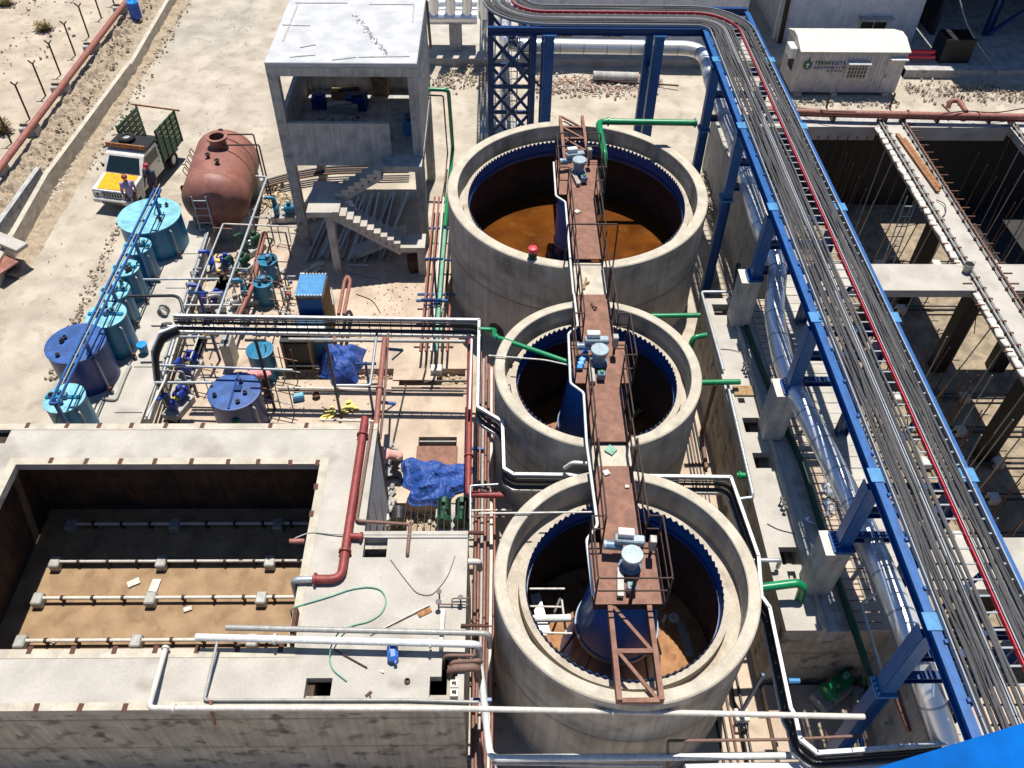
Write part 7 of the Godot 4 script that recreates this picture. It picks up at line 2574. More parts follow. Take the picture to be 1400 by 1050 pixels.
	st.box(Vector3(o.x, 1.1, o.z + 0.535), Vector3(0.74, 1.9, 0.02))
	put("front_panel", st, M("deep"), t)
	st = MB.new()
	st.lathe(Vector3(o.x, 1.25, o.z + 0.95), [Vector2(0.34, -0.45), Vector2(0.34, 0.45), Vector2(0.0, 0.45)], 24, Basis(Vector3.FORWARD, PI * 0.5))
	var hd := put("round_hood", st, M("skyblue"), t)
	st = MB.new()
	st.cbox(Vector3(o.x, 0.65, o.z + 0.95), Vector3(0.86, 1.2, 0.6), 0.02)
	put("hood_base", st, M("skyblue"), hd)
	t = thing("dark_crate", "dark open-fronted crate with a pale beam on top, left of the blue tarpaulin", "crate", Vector3(-6.3, 0.06, -19.6))
	for q in [[Vector3(-6.75, 0.06, -20.0), Vector3(-6.68, 1.3, -19.35), "side_panel"], [Vector3(-5.9, 0.06, -20.0), Vector3(-5.83, 1.3, -19.35), "side_panel"], [Vector3(-6.68, 0.06, -20.0), Vector3(-5.9, 1.3, -19.94), "rear_panel"], [Vector3(-6.75, 1.3, -20.0), Vector3(-5.83, 1.36, -19.35), "lid"]]:
		st = MB.new()
		st.box2(q[0], q[1])
		put(q[2], st, M("board") if q[2] != "lid" else M("charcoal"), t)
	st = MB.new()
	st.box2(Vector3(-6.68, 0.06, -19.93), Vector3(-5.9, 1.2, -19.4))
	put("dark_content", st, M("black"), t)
	st = MB.new()
	st.cbox(Vector3(-6.1, 1.5, -19.7), Vector3(1.5, 0.22, 0.22), 0.02)
	solo("pale_beam", st, M("offwhite"), "pale beam lying across the dark crate beneath the cable ladder", "beam")
	st = MB.new()
	st.box(Vector3(-5.574, 0.4, -22.246), Vector3(0.04, 0.7, 0.9), Basis(Vector3.UP, 0.2))
	solo("leaning_sheet", st, M("greypipe"), "grey panel leaning beside the rose hairpin pipe", "panel")
	# tarpaulins
	tarp("crumpled blue tarpaulin over a heap in front of the cable ladder", Vector3(-4.992, 0, -19.542), 0.72, 0.8, 0.85, 4)
	tarp("crumpled blue tarpaulin spread in front of the rusty pit cover", Vector3(-1.769, 0.06, -14.855), 0.95, 0.78, 0.28, 9)
	# pit with its cover
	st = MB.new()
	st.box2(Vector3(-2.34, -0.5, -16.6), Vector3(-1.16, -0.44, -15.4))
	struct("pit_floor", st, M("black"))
	st = MB.new()
	st.cbox(Vector3(-1.74, 0.14, -15.75), Vector3(1.2, 0.1, 0.75), 0.015)
	solo("pit_cover", st, M("oxide"), "brown steel plate half covering the square pit in the yard", "plate")
	st = MB.new()
	st.tube([Vector3(-2.3, 0.02, -16.42), Vector3(-1.2, 0.02, -16.42)], 0.03, 6)
	solo("pit_bar", st, M("greypipe"), "grey bar lying across the open end of the square pit", "bar")
	st = MB.new()
	for i in 14:
		st.cbox(Vector3(-2.15 + 0.07 * i, -0.3 + 0.05 * (i % 3), -16.1 + 0.06 * (i % 4)), Vector3(0.16, 0.14, 0.14), 0.04, Basis(Vector3(0.3, 1, 0.1).normalized(), i * 0.8))
	solo("pit_rubble", st, M("offwhite"), "pale rubble and bags lying inside the square pit", "rubble")
	# small things on the paving
	var cr := thing("small_crate", "small light blue box with a pale lid lying on the paving before the tarpaulin", "box", Vector3(-6.143, 0.06, -18.072))
	st = MB.new()
	st.cbox(Vector3(-6.148, 0.06, -18.103) + Vector3(0, 0.1, 0), Vector3(0.34, 0.2, 0.22), 0.02, Basis(Vector3.UP, 0.25))
	put("body", st, M("skyblue"), cr)
	st = MB.new()
	st.cbox(Vector3(-6.148, 0.06, -18.103) + Vector3(0, 0.215, 0), Vector3(0.28, 0.03, 0.16), 0.01, Basis(Vector3.UP, 0.25))
	put("lid", st, M("cyanlid"), cr)
	st = MB.new()
	st.lathe(Vector3(-5.616, 0.06, -18.196), [Vector2(0.1, 0), Vector2(0.13, 0.14), Vector2(0.11, 0.14), Vector2(0.09, 0.03), Vector2(0, 0.03)], 14)
	solo("brown_pot", st, M("rust"), "brown round pan beside the small light blue box", "pan")
	k = 0
	for q in [[Vector3(-4.656, 0.07, -17.816), 0.36, 0.3, "larger crumpled yellow sheet lying on the paving by the dark post"], [Vector3(-5.143, 0.07, -17.573), 0.2, 0.26, "smaller crumpled yellow sheet lying left of the larger one"]]:
		st = MB.new()
		for i in 9:
			var p: Vector3 = q[0] + Vector3(rng.randf_range(-0.6, 0.6) * q[1], 0.02 + 0.05 * rng.randf(), rng.randf_range(-0.6, 0.6) * q[2])
			var e1 := Vector3(rng.randf_range(0.08, 0.24), rng.randf_range(-0.02, 0.05), rng.randf_range(-0.16, 0.16))
			var e2 := Vector3(rng.randf_range(-0.2, 0.2), rng.randf_range(-0.03, 0.06), rng.randf_range(0.15, 0.35))
			st.flat(p, p + e1, p + e2)
			st.flat(p + e1, p + e1 + e2 * 0.8, p + e2)
		solo("yellow_sheet", st, M("sheetyellow"), q[3], "sheet", "yellow sheets on the paving")
		k += 1
	st = MB.new()
	st.tube(bend([Vector3(-5.395, 0.08, -17.777), Vector3(-4.659, 0.08, -17.295), Vector3(-3.996, 0.08, -17.354), Vector3(-3.351, 0.08, -17.654)], 0.5, 4), 0.012, 5)
	solo("yard_wire", st, M("rustpipe"), "thin wire on the paving in front of the yellow sheets", "wire")
	st = MB.new()
	st.tube(bend([Vector3(-4.935, 0.08, -23.124), Vector3(-4.313, 0.08, -22.811), Vector3(-3.993, 0.08, -22.121)], 0.5, 4), 0.012, 5)
	solo("rear_wire", st, M("charcoal"), "thin dark wire on the paving behind the cable ladder", "wire")
	# trench pipes and rails
	k = 0
	for q in [[[Vector3(-3.306, 0.15, -18.519), Vector3(-0.839, 0.15, -18.487)], "rustpipe", 0.035, "rearmost of three pipes on the paving in front of the trench"], [[Vector3(-3.295, 0.15, -18.393), Vector3(-0.836, 0.15, -18.361)], "greypipe", 0.03, "middle of three pipes on the paving in front of the trench"], [[Vector3(-6.864, 0.15, -18.52), Vector3(-3.298, 0.15, -18.424)], "offwhite", 0.04, "pale pipe along the trench in front of the first tarpaulin"], [[Vector3(-2.33, 0.2, -18.823), Vector3(-2.263, 0.2, -19.279), Vector3(-2.326, 0.2, -20.82)], "charcoal", 0.025, "thin dark pipe bent out of the trench towards the ladder"], [[Vector3(-2.288, 0.1, -18.79), Vector3(-2.152, 0.1, -18.855), Vector3(-0.894, 0.1, -18.855)], "charcoal", 0.035, "dark pipe lying in the trench by the pale block"], [[Vector3(-6.654, 0.3, -19.343), Vector3(-5.675, 0.3, -19.344)], "offwhite", 0.03, "pale rail in front of the dark crate"], [[Vector3(-5.271, 0.5, -16.869), Vector3(-3.631, 0.5, -16.809)], "offwhite", 0.04, "pale pipe behind the basin's back edge right of the worker"], [[Vector3(-2.862, 0.1, -18.694), Vector3(-3.086, 0.1, -16.123), Vector3(-3.086, 0.1, -15.357)], "charcoal", 0.028, "dark pipe running over the paving beside the rose pipe"]]:
		pipe("trench_pipe", q[3], q[0], q[2], M(q[1]), 0.1, "pipe", "small pipes by the trench")
		k += 1
	st = MB.new()
	st.slab(-3.3, -1.9, -19.5, -18.9, 0.08, 0.11, [])
	solo("cover_sheet", st, M("paving"), "flat beige cover sheet bridging the trench beside the rose pipe", "sheet")
	# pumps in the low bay in front of the second tarpaulin
	pump("left small green pump behind the deck's edge bars", Vector3(-1.436, -0.2, -13.628), "darkgreen", 1.57)
	pump("right small green pump behind the deck's edge bars", Vector3(-0.947, -0.2, -13.626), "darkgreen", 1.57)
	st = MB.new()
	st.cyl(Vector3(-2.701, 0, -13.593), Vector3(-2.73, 0, -13.961), 0.22, 14)
	st.cyl(Vector3(-2.647, 0.4, -13.318), Vector3(-2.669, 0.4, -13.606), 0.16, 14)
	solo("black_motor", st, M("charcoal"), "dark motor standing beside the basin's side wall behind the edge bars", "motor")
	# litter along the side wall
	st = MB.new()
	for i in 60:
		var f := rng.randf()
		var p := Vector3(-3.154, 0.07, -15.38).lerp(Vector3(-2.898, 0.07, -13.838), f) + Vector3(rng.randf_range(-0.3, 0.1), 0.02 + 0.1 * rng.randf(), rng.randf_range(-1.6, 0.6))
		st.cbox(p, Vector3(rng.randf_range(0.05, 0.25), 0.06, rng.randf_range(0.05, 0.3)), 0.015, Basis(Vector3(0.2, 1, 0.2).normalized(), rng.randf() * 3.0))
	var o2 := put("wall_rubble", st, M("greypipe"))
	tag(o2, "grey rubble lying along the foot of the basin's side wall", "rubble", "", "stuff")


# ---------------------------------------------------------------- parallel pipes on the ground

func pipe_bundles() -> void:
	var cols := ["rustpipe", "rosepipe", "greypipe", "rosepipe", "rustpipe", "offwhite", "rosepipe"]
	var ys := [0.5, 0.62, 0.45, 0.7, 0.5, 0.4, 0.75]
	var rs := [0.04, 0.03, 0.05, 0.035, 0.045, 0.055, 0.03]
	var near := [-0.49, 0.0]
	for i in 7:
		var x := -0.56 + 0.083 * i
		var y: float = ys[i] + 0.2
		pipe("ground_pipe", ["leftmost", "second", "third", "middle", "fifth", "sixth", "rightmost"][i] + " pipe of the bundle between the basin block and the round tanks", [Vector3(x, y, -19.6 + 0.15 * i), Vector3(x + 0.02, y, -12.0), Vector3(x - 0.02 * (i - 3), y - 0.1, -5.0)], rs[i], M(cols[i]), 0.3, "pipe", "pipe bundle left of the round tanks")
	for i in 8:
		var z := -18.6 + 1.65 * i
		var st := MB.new()
		st.bar(Vector3(-0.62, 0.38, z), Vector3(0.0, 0.38, z), 0.07, 0.08)
		st.bar(Vector3(-0.55, -0.4, z), Vector3(-0.55, 0.36, z), 0.06, 0.06)
		st.bar(Vector3(-0.06, -0.4, z), Vector3(-0.06, 0.36, z), 0.06, 0.06)
		solo("pipe_sleeper", st, M("rust" if i % 3 != 1 else "blue"), ["farthest", "second farthest", "third farthest", "fourth farthest", "fourth nearest", "third nearest", "second nearest", "nearest"][i] + " low stand under the pipe bundle beside the round tanks", "stand", "stands under the pipe bundle")
	near = near
	# small cross connections on the bundle
	var k := 0
	for q in [[[Vector3(-0.691, 0.9, -13.296), Vector3(0.424, 0.9, -13.316)], "offwhite", 0.03, "pale pipe crossing the bundle towards the nearest tank, farther one"], [[Vector3(-0.687, 0.9, -13.108), Vector3(0.227, 0.9, -13.081)], "rustpipe", 0.03, "rusty pipe crossing the bundle towards the nearest tank"], [[Vector3(-0.712, 3.2, -11.068), Vector3(-0.275, 3.2, -11.047)], "rust", 0.05, "short rusty pipe reaching from the deck's corner over the bundle"], [[Vector3(-0.623, 3.3, -10.231), Vector3(-0.38, 3.3, -10.23), Vector3(-0.372, 2.8, -10.348)], "offwhite", 0.07, "thick pale pipe stub at the deck's right edge"], [[Vector3(-0.74, 3.35, -8.666), Vector3(-0.158, 3.35, -8.646)], "rust", 0.035, "rusty pipe across the deck's right edge behind the long pipes"]]:
		pipe("cross_pipe", q[3], q[0], q[2], M(q[1]), 0.08, "pipe", "pipes crossing the bundle")
		k += 1
	# bundle along the frame building and the far tank
	var xs := [-2.506, -2.335, -2.164, -2.017, -1.821, -1.65]
	var mm := ["rosepipe", "rosepipe", "offwhite", "palegreen", "charcoal", "rosepipe"]
	for i in 6:
		var x: float = xs[i] + 0.08
		pipe("riser_bundle", ["leftmost rose", "second rose", "third, pale", "fourth, pale green", "fifth, dark", "rightmost rose"][i] + " pipe of the bundle between the frame building and the far tank", [Vector3(x, 0.7, -19.6), Vector3(x + 0.02, 0.7, -24.5), Vector3(x + 0.03, 0.62, -28.3)], 0.07 if i == 3 else 0.04, M(mm[i]), 0.3, "pipe", "pipe bundle by the frame building")
	for i in 4:
		var z := -20.6 - 1.9 * i
		var st := MB.new()
		st.bar(Vector3(xs[0] - 0.2, 0.6, z), Vector3(xs[5] + 0.25, 0.6, z), 0.07, 0.07)
		st.bar(Vector3(xs[3], 0.0, z), Vector3(xs[3], 0.58, z), 0.07, 0.07)
		solo("blue_sleeper", st, M("blue"), ["nearest", "second nearest", "second farthest", "farthest"][i] + " blue cross stand under the pipes beside the frame building", "stand", "blue stands by the frame building")
	# brown trench and pipes behind the building
	for i in 4:
		pipe("curved_pipe", ["topmost", "second", "third", "lowest"][i] + " of four dark pipes curving from the red vessel behind the frame building's columns", [Vector3(-9.57, 0.4, -29.57) + Vector3(0, 0, 0.16 * i), Vector3(-8.291, 0.4, -30.321) + Vector3(0, 0, 0.16 * i), Vector3(-6.867, 0.4, -30.767) + Vector3(0, 0, 0.16 * i), Vector3(-3.574, 0.4, -30.905) + Vector3(0, 0, 0.16 * i)], 0.05, M("charcoal" if i % 2 == 0 else "rustpipe"), 1.2, "pipe", "pipes curving behind the building")
	# right yard: thin conduits on the paving right of the near tank
	for i in 5:
		pipe("floor_conduit", ["leftmost", "second", "middle", "fourth", "rightmost"][i] + " dark conduit on the paving right of the nearest tank", [Vector3(5.2 + 0.17 * i, 0.12 - 0.4, -4.0), Vector3(5.22 + 0.17 * i, 0.12 - 0.4, -9.6), Vector3(5.65 + 0.1 * i, 0.05, -14.2), Vector3(5.75 + 0.09 * i, 0.18, -19.5)], 0.03, M("charcoal" if i != 2 else "rustpipe"), 0.8, "pipe", "conduits on the right paving")
	pipe("wall_downpipe", "rose-brown pipe leaning down the deck's left wall below the straight green pipe", [Vector3(6.224, 2.3, -16.634), Vector3(6.188, 0.2, -16.592), Vector3(6.115, 0.2, -15.257)], 0.06, M("rustpipe"), 0.1)
	pipe("red_hydrant", "rose pipe with a red head rising beside the cable ladder's corner", [Vector3(6.305, 1.2, -12.107), Vector3(6.493, 1.9, -12.479)], 0.06, M("rosepipe"), 0.1)
	# scaffold brace right of the near tank
	var t := thing("ladder_brace", "slanted blue-grey brace on a pale block under the cable ladder's right run", "brace", Vector3(5.815, -0.4, -8.139))
	var st := MB.new()
	st.bar(Vector3(5.751, 0, -8.15), Vector3(5.951, 1.6, -8.36), 0.07, 0.07)
	put("brace_bar", st, M("motor"), t)
	st = MB.new()
	st.cbox(Vector3(5.806, -0.25, -8.165), Vector3(0.34, 0.3, 0.3), 0.02)
	put("footing", st, M("offwhite"), t)
	st = MB.new()
	st.tube(bend([Vector3(5.63, -0.3, -8.013), Vector3(5.59, -0.3, -7.807), Vector3(5.9, -0.3, -7.805), Vector3(5.942, -0.3, -8.011)], 0.04, 2), 0.025, 6)
	put("guard_frame", st, M("rust"), t)
	pipe("brown_rail", "thin brown pipe in the foreground with a drop at its left end", [Vector3(3.523, 1.6, -6.215), Vector3(3.421, 2.6, -6.532), Vector3(5.801, 2.6, -6.542), Vector3(7.337, 2.6, -6.603)], 0.032, M("rustpipe"), 0.06)
	pipe("near_white_pipe", "thick white pipe along the bottom edge of the view", [Vector3(3.765, 2.2, -6.063), Vector3(6.457, 2.2, -6.098), Vector3(8.103, 2.2, -6.169)], 0.16, M("white"), 0.1)
	pipe("near_thin_pipe", "thin pale pipe just below the long white pipe in the foreground", [Vector3(-0.094, 2, -6.335), Vector3(3.353, 2, -6.264)], 0.03, M("offwhite"), 0.1)
	pipe("yard_edge_pipe", "pale conduit on the ground along the nearest tank's left foot", [Vector3(-0.221, 0.2, -9.757), Vector3(-0.161, 0, -8.454), Vector3(-0.104, 0, -6.857)], 0.04, M("greypipe"), 0.2)


# ---------------------------------------------------------------- left boundary: fence, pipeline, channel

func left_boundary() -> void:
	var zs := [-31.0, -32.95, -35.0, -37.0, -39.0, -41.05, -43.1, -45.15, -47.2, -49.2]
	var w := ["nearest", "second nearest", "third nearest", "fourth nearest", "fifth nearest", "fifth farthest", "fourth farthest", "third farthest", "second farthest", "farthest"]
	for i in 10:
		var at := Vector3(-20.75, 0.1, zs[i])
		var t := thing("fence_post", w[i] + " dark fence post with a forked top beside the rose pipeline", "fence post", at, "fence posts beside the pipeline")
		var st := MB.new()
		st.bar(at, at + Vector3(0, 1.62, 0), 0.06, 0.06)
		put("shaft", st, M("railbrown"), t)
		for s in [-1.0, 1.0]:
			st = MB.new()
			st.bar(at + Vector3(0, 1.58, 0), at + Vector3(s * 0.16, 1.74, 0), 0.05, 0.05)
			put("fork_arm", st, M("railbrown"), t)
	pipe("pipeline", "long rose pipeline on concrete blocks along the left boundary", [Vector3(-20.09, 0.6, -23.009), Vector3(-19.982, 0.6, -30.284), Vector3(-19.695, 0.6, -46.544), Vector3(-19.628, 0.6, -52.159)], 0.14, M("rosepipe"), 0.5)
	var k := 0
	for q in [Vector3(-20.47, 0.1, -30.691), Vector3(-20.319, 0.1, -33.794), Vector3(-20.264, 0.1, -37.437), Vector3(-20.166, 0.1, -41.609), Vector3(-20.085, 0.1, -46.155)]:
		var t := thing("pipeline_block", ["concrete block under the pipeline at the photograph's left edge", "second concrete block under the pipeline from the left edge", "middle concrete block under the pipeline", "concrete block under the pipeline before the blue drum", "concrete block under the pipeline beside the blue drum"][k], "block", q, "blocks under the pipeline")
		var st := MB.new()
		st.cbox(q + Vector3(0.1, 0.14, 0), Vector3(0.75, 0.42, 0.5), 0.03)
		put("block", st, M("grey"), t)
		st = MB.new()
		st.box(q + Vector3(0.0, 0.4, 0), Vector3(0.5, 0.06, 0.1))
		put("saddle", st, M("railbrown"), t)
		k += 1
	# drain channel: two low concrete walls
	var st := MB.new()
	var a := Vector3(-17.491, 0.7, -20.543)
	var b := Vector3(-17.913, 0.7, -29.667)
	var c := Vector3(-17.429, 0.6, -39.217)
	var d := Vector3(-17.615, 0.45, -47.334)
	var e := Vector3(-17.711, 0.4, -52.198)
	for q in [[a, b], [b, c], [c, d], [d, e]]:
		var top: float = q[0].y
		st.bar(Vector3(q[0].x, top * 0.5 - 0.1, q[0].z), Vector3(q[1].x, top * 0.5 - 0.1, q[1].z), 0.2, top + 0.2)
	solo("channel_wall", st, M("rim"), "long low pale concrete channel wall along the dirt track", "wall", "channel walls")
	st = MB.new()
	st.bar(Vector3(-18.652, 0.25, -22.767), Vector3(-18.443, 0.25, -30.258), 0.2, 0.8)
	solo("channel_wall", st, M("grey"), "short grey second channel wall at the left edge of the photograph", "wall", "channel walls")
	st = MB.new()
	var bm := Vector3(-17.565, 0.9, -25.017)
	st.cbox(bm, Vector3(1.7, 0.16, 0.5), 0.02, Basis(Vector3.UP, -0.5))
	solo("bridge_plank", st, M("slab"), "pale concrete slab laid across the channel at the left edge", "slab")
	var t := thing("rose_plate", "rose-topped plate on a stand blackened for its shadow at the left edge of the track", "stand", Vector3(-17.586, 0, -23.86))
	st = MB.new()
	st.box(Vector3(-17.513, 0.55, -24.123), Vector3(0.8, 0.06, 0.8), Basis(Vector3.UP, -0.5))
	put("plate", st, M("tankrose"), t)
	st = MB.new()
	st.box(Vector3(-17.786, 0.25, -24.499), Vector3(0.6, 0.5, 0.6), Basis(Vector3.UP, -0.5))
	put("stand", st, M("black"), t)  # black block stands in for the shadow under the plate
	# drum
	var D := Vector3(-18.93, 0.2, -45.216)
	t = thing("blue_drum", "blue plastic drum standing beside the pipeline's far end", "drum", D)
	st = MB.new()
	st.lathe(D, [Vector2(0.27, 0), Vector2(0.3, 0.06), Vector2(0.3, 0.28), Vector2(0.285, 0.3), Vector2(0.3, 0.32), Vector2(0.3, 0.58), Vector2(0.285, 0.6), Vector2(0.3, 0.62), Vector2(0.3, 0.84), Vector2(0.27, 0.88)], 26)
	put("body", st, M("cobalt"), t)
	st = MB.new()
	st.lathe(D, [Vector2(0.27, 0.88), Vector2(0.25, 0.88), Vector2(0.25, 0.85), Vector2(0, 0.85)], 26)
	put("lid", st, M("azure"), t)
	st = MB.new()
	st.cyl(D + Vector3(0.14, 0.85, 0), D + Vector3(0.14, 0.9, 0), 0.035, 8)
	put("bung", st, M("black"), t)
	# dry shrubs
	k = 0
	for q in [Vector3(-26.404, 0.1, -46.871), Vector3(-23.255, 0.1, -43.876), Vector3(-21.465, 0.1, -33.904)]:
		st = MB.new()
		for i in 260:
			var an := rng.randf() * TAU
			var l := rng.randf_range(0.15, 0.5)
			var up := rng.randf_range(0.1, 0.4)
			var p0: Vector3 = q + Vector3(cos(an), 0, sin(an)) * rng.randf() * 0.2
			var p1: Vector3 = q + Vector3(cos(an) * l, up, sin(an) * l)
			var s := Vector3(-sin(an), 0.3, cos(an)) * 0.03
			st.flat(p0 - s, p0 + s, p1)
			st.flat(p1 - s * 1.6, p1 + s * 1.6, p1 + Vector3(cos(an), 0.6, sin(an)) * 0.08)
		solo("dry_shrub", st, M("scrub"), ["dry brown shrub in the top left corner of the sand", "low dry shrub in the sand beyond the fence posts", "dry shrub on the sand at the left edge near the pipeline"][k], "shrub", "dry shrubs on the sand")
		k += 1


# ---------------------------------------------------------------- truck and people

func truck() -> void:
	var t := thing("pickup_truck", "white pickup truck with an orange-yellow bonnet and green slatted sides", "truck", Vector3.ZERO)
	var w := 0.85
	var st := MB.new()
	# cab body from its side outline
	var side := [Vector2(2.38, 0.5), Vector2(2.42, 0.72), Vector2(2.36, 0.98), Vector2(1.3, 1.12), Vector2(0.78, 1.72), Vector2(0.6, 1.8), Vector2(-0.28, 1.8), Vector2(-0.34, 1.1), Vector2(-0.34, 0.5)]
	st.prism(side, Vector3(-w, 0, 0), Vector3(0, 0, 1), Vector3.UP, Vector3(2.0 * w, 0, 0))
	put("cab", st, M("vanwhite"), t)
	st = MB.new()
	st.prism([Vector2(-0.66, 0), Vector2(0.66, 0), Vector2(0.72, 0.96), Vector2(-0.72, 0.96)], Vector3(0, 1.002, 2.28), Vector3.RIGHT, Vector3(0, 0.132, -1).normalized(), Vector3(0, 0.014, 0.002))
	put("bonnet", st, M("yellow"), t)
	st = MB.new()
	st.prism([Vector2(-0.76, 0), Vector2(0.76, 0), Vector2(0.66, 0.66), Vector2(-0.66, 0.66)], Vector3(0, 1.165, 1.27), Vector3.RIGHT, Vector3(0, 0.6, -0.52).normalized(), Vector3(0, 0.007, 0.008))
	put("windscreen", st, M("glass"), t)
	for s in [-1.0, 1.0]:
		st = MB.new()
		st.prism([Vector2(1.1, 1.2), Vector2(0.72, 1.66), Vector2(-0.2, 1.66), Vector2(-0.22, 1.2)], Vector3(s * (w + 0.001), 0, 0), Vector3(0, 0, 1), Vector3.UP, Vector3(s * 0.008, 0, 0))
		put("side_window", st, M("glass"), t)
		st = MB.new()
		st.prism([Vector2(1.15, 0.55), Vector2(1.15, 1.16), Vector2(-0.24, 1.16), Vector2(-0.24, 0.55)], Vector3(s * (w + 0.001), 0, 0), Vector3(0, 0, 1), Vector3.UP, Vector3(s * 0.012, 0, 0))
		var dr := put("door", st, M("vanwhite"), t)
		st = MB.new()
		st.box(Vector3(s * (w + 0.025), 1.02, -0.08), Vector3(0.02, 0.03, 0.14))
		put("handle", st, M("charcoal"), dr)
		st = MB.new()
		st.cbox(Vector3(s * (w + 0.12), 1.24, 1.0), Vector3(0.2, 0.16, 0.06), 0.02)
		put("mirror", st, M("black"), t)
		st = MB.new()
		st.cbox(Vector3(s * 0.62, 0.82, 2.39), Vector3(0.34, 0.17, 0.07), 0.02)
		var hl := put("headlight", st, M("galv"), t)
		st = MB.new()
		st.cyl(Vector3(s * 0.62, 0.82, 2.42), Vector3(s * 0.62, 0.82, 2.435), 0.07, 14)
		put("lens", st, M("glass"), hl)
		st = MB.new()
		st.bar(Vector3(s * 0.25, 1.18, 1.3), Vector3(s * 0.25 + 0.3, 1.2, 1.26), 0.015, 0.015)
		put("wiper", st, M("black"), t)
	st = MB.new()
	st.box(Vector3(0, 0.82, 2.4), Vector3(0.84, 0.17, 0.05))
	var gr := put("grille", st, M("black"), t)
	for i in 7:
		st = MB.new()
		st.box(Vector3(-0.36 + 0.12 * i, 0.82, 2.43), Vector3(0.03, 0.15, 0.02))
		put("grille_bar", st, M("galv"), gr)
	st = MB.new()
	st.cbox(Vector3(0, 0.56, 2.44), Vector3(1.72, 0.22, 0.2), 0.04)
	var bp := put("bumper", st, M("offwhite"), t)
	st = MB.new()
	st.box(Vector3(0, 0.5, 2.545), Vector3(0.9, 0.1, 0.01))
	put("bumper_vent", st, M("charcoal"), bp)
	# chassis and wheels
	st = MB.new()
	st.box(Vector3(0, 0.45, 0), Vector3(1.2, 0.2, 4.2))
	put("chassis", st, M("charcoal"), t)
	for z in [1.5, -1.3]:
		for s in [-1.0, 1.0]:
			st = MB.new()
			st.lathe(Vector3(s * 0.7, 0.34, z), [Vector2(0.2, -0.1), Vector2(0.32, -0.1), Vector2(0.345, -0.06), Vector2(0.345, 0.06), Vector2(0.32, 0.1), Vector2(0.2, 0.1)], 24, Basis(Vector3(0, 1, 0), Vector3(1, 0, 0), Vector3(0, 0, -1)))
			var wh := put("wheel", st, M("rubber"), t)
			st = MB.new()
			st.cyl(Vector3(s * 0.66, 0.34, z), Vector3(s * 0.77, 0.34, z), 0.2, 18)
			put("rim", st, M("galv"), wh)
	# bed with slatted sides
	st = MB.new()
	st.box2(Vector3(-w, 0.72, -2.25), Vector3(w, 0.82, -0.42))
	put("bed_floor", st, M("charcoal"), t)
	for s in [-1.0, 1.0]:
		for i in 6:
			st = MB.new()
			st.box(Vector3(s * w, 0.94 + 0.235 * i, -1.33), Vector3(0.035, 0.19, 1.8))
			put("side_slat", st, M("truckgreen"), t)
		for i in 5:
			st = MB.new()
			st.box(Vector3(s * (w + 0.03), 1.5, -2.2 + 0.43 * i), Vector3(0.05, 1.5, 0.07))
			put("side_stake", st, M("darkgreen"), t)
	for i in 4:
		st = MB.new()
		st.box(Vector3(0, 0.95 + 0.25 * i, -0.44), Vector3(1.66, 0.17, 0.035))
		put("front_slat", st, M("darkgreen"), t)
	st = MB.new()
	st.bar(Vector3(-1.05, 2.3, -2.2), Vector3(1.15, 2.25, -2.2), 0.06, 0.06)
	put("rear_bar", st, M("wood"), t)
	# headboard tray with spare wheel over the cab
	st = MB.new()
	st.box2(Vector3(-w, 1.88, -0.42), Vector3(w, 1.93, 0.5))
	put("roof_tray", st, M("black"), t)
	st = MB.new()
	st.box(Vector3(0, 1.98, 0.54), Vector3(1.75, 0.2, 0.06))
	put("tray_board", st, M("wood"), t)
	for s in [-1.0, 1.0]:
		st = MB.new()
		st.bar(Vector3(s * 0.7, 1.78, 0.3), Vector3(s * 0.7, 1.9, 0.3), 0.06, 0.06)
		put("tray_leg", st, M("black"), t)
	st = MB.new()
	st.lathe(Vector3(-0.2, 2.03, 0.02), [Vector2(0.17, -0.09), Vector2(0.3, -0.09), Vector2(0.34, -0.04), Vector2(0.34, 0.04), Vector2(0.3, 0.09), Vector2(0.17, 0.09), Vector2(0.17, -0.09)], 24)
	var sw := put("spare_wheel", st, M("rubber"), t)
	st = MB.new()
	st.lathe(Vector3(-0.2, 2.03, 0.02), [Vector2(0.17, 0.03), Vector2(0.0, 0.05)], 18)
	put("spare_rim", st, M("galv"), sw)
	t.position = Vector3(-14.33, 0.02, -30.3)
	t.scale = Vector3.ONE * 0.94
	t.rotation.y = -0.2


func capsule(p: Vector3, a: Vector3, b: Vector3, ra: float, rb: float) -> float:
	var ab := b - a
	var h := clampf((p - a).dot(ab) / maxf(ab.length_squared(), 0.000001), 0.0, 1.0)
	return p.distance_to(a + ab * h) - lerpf(ra, rb, h)


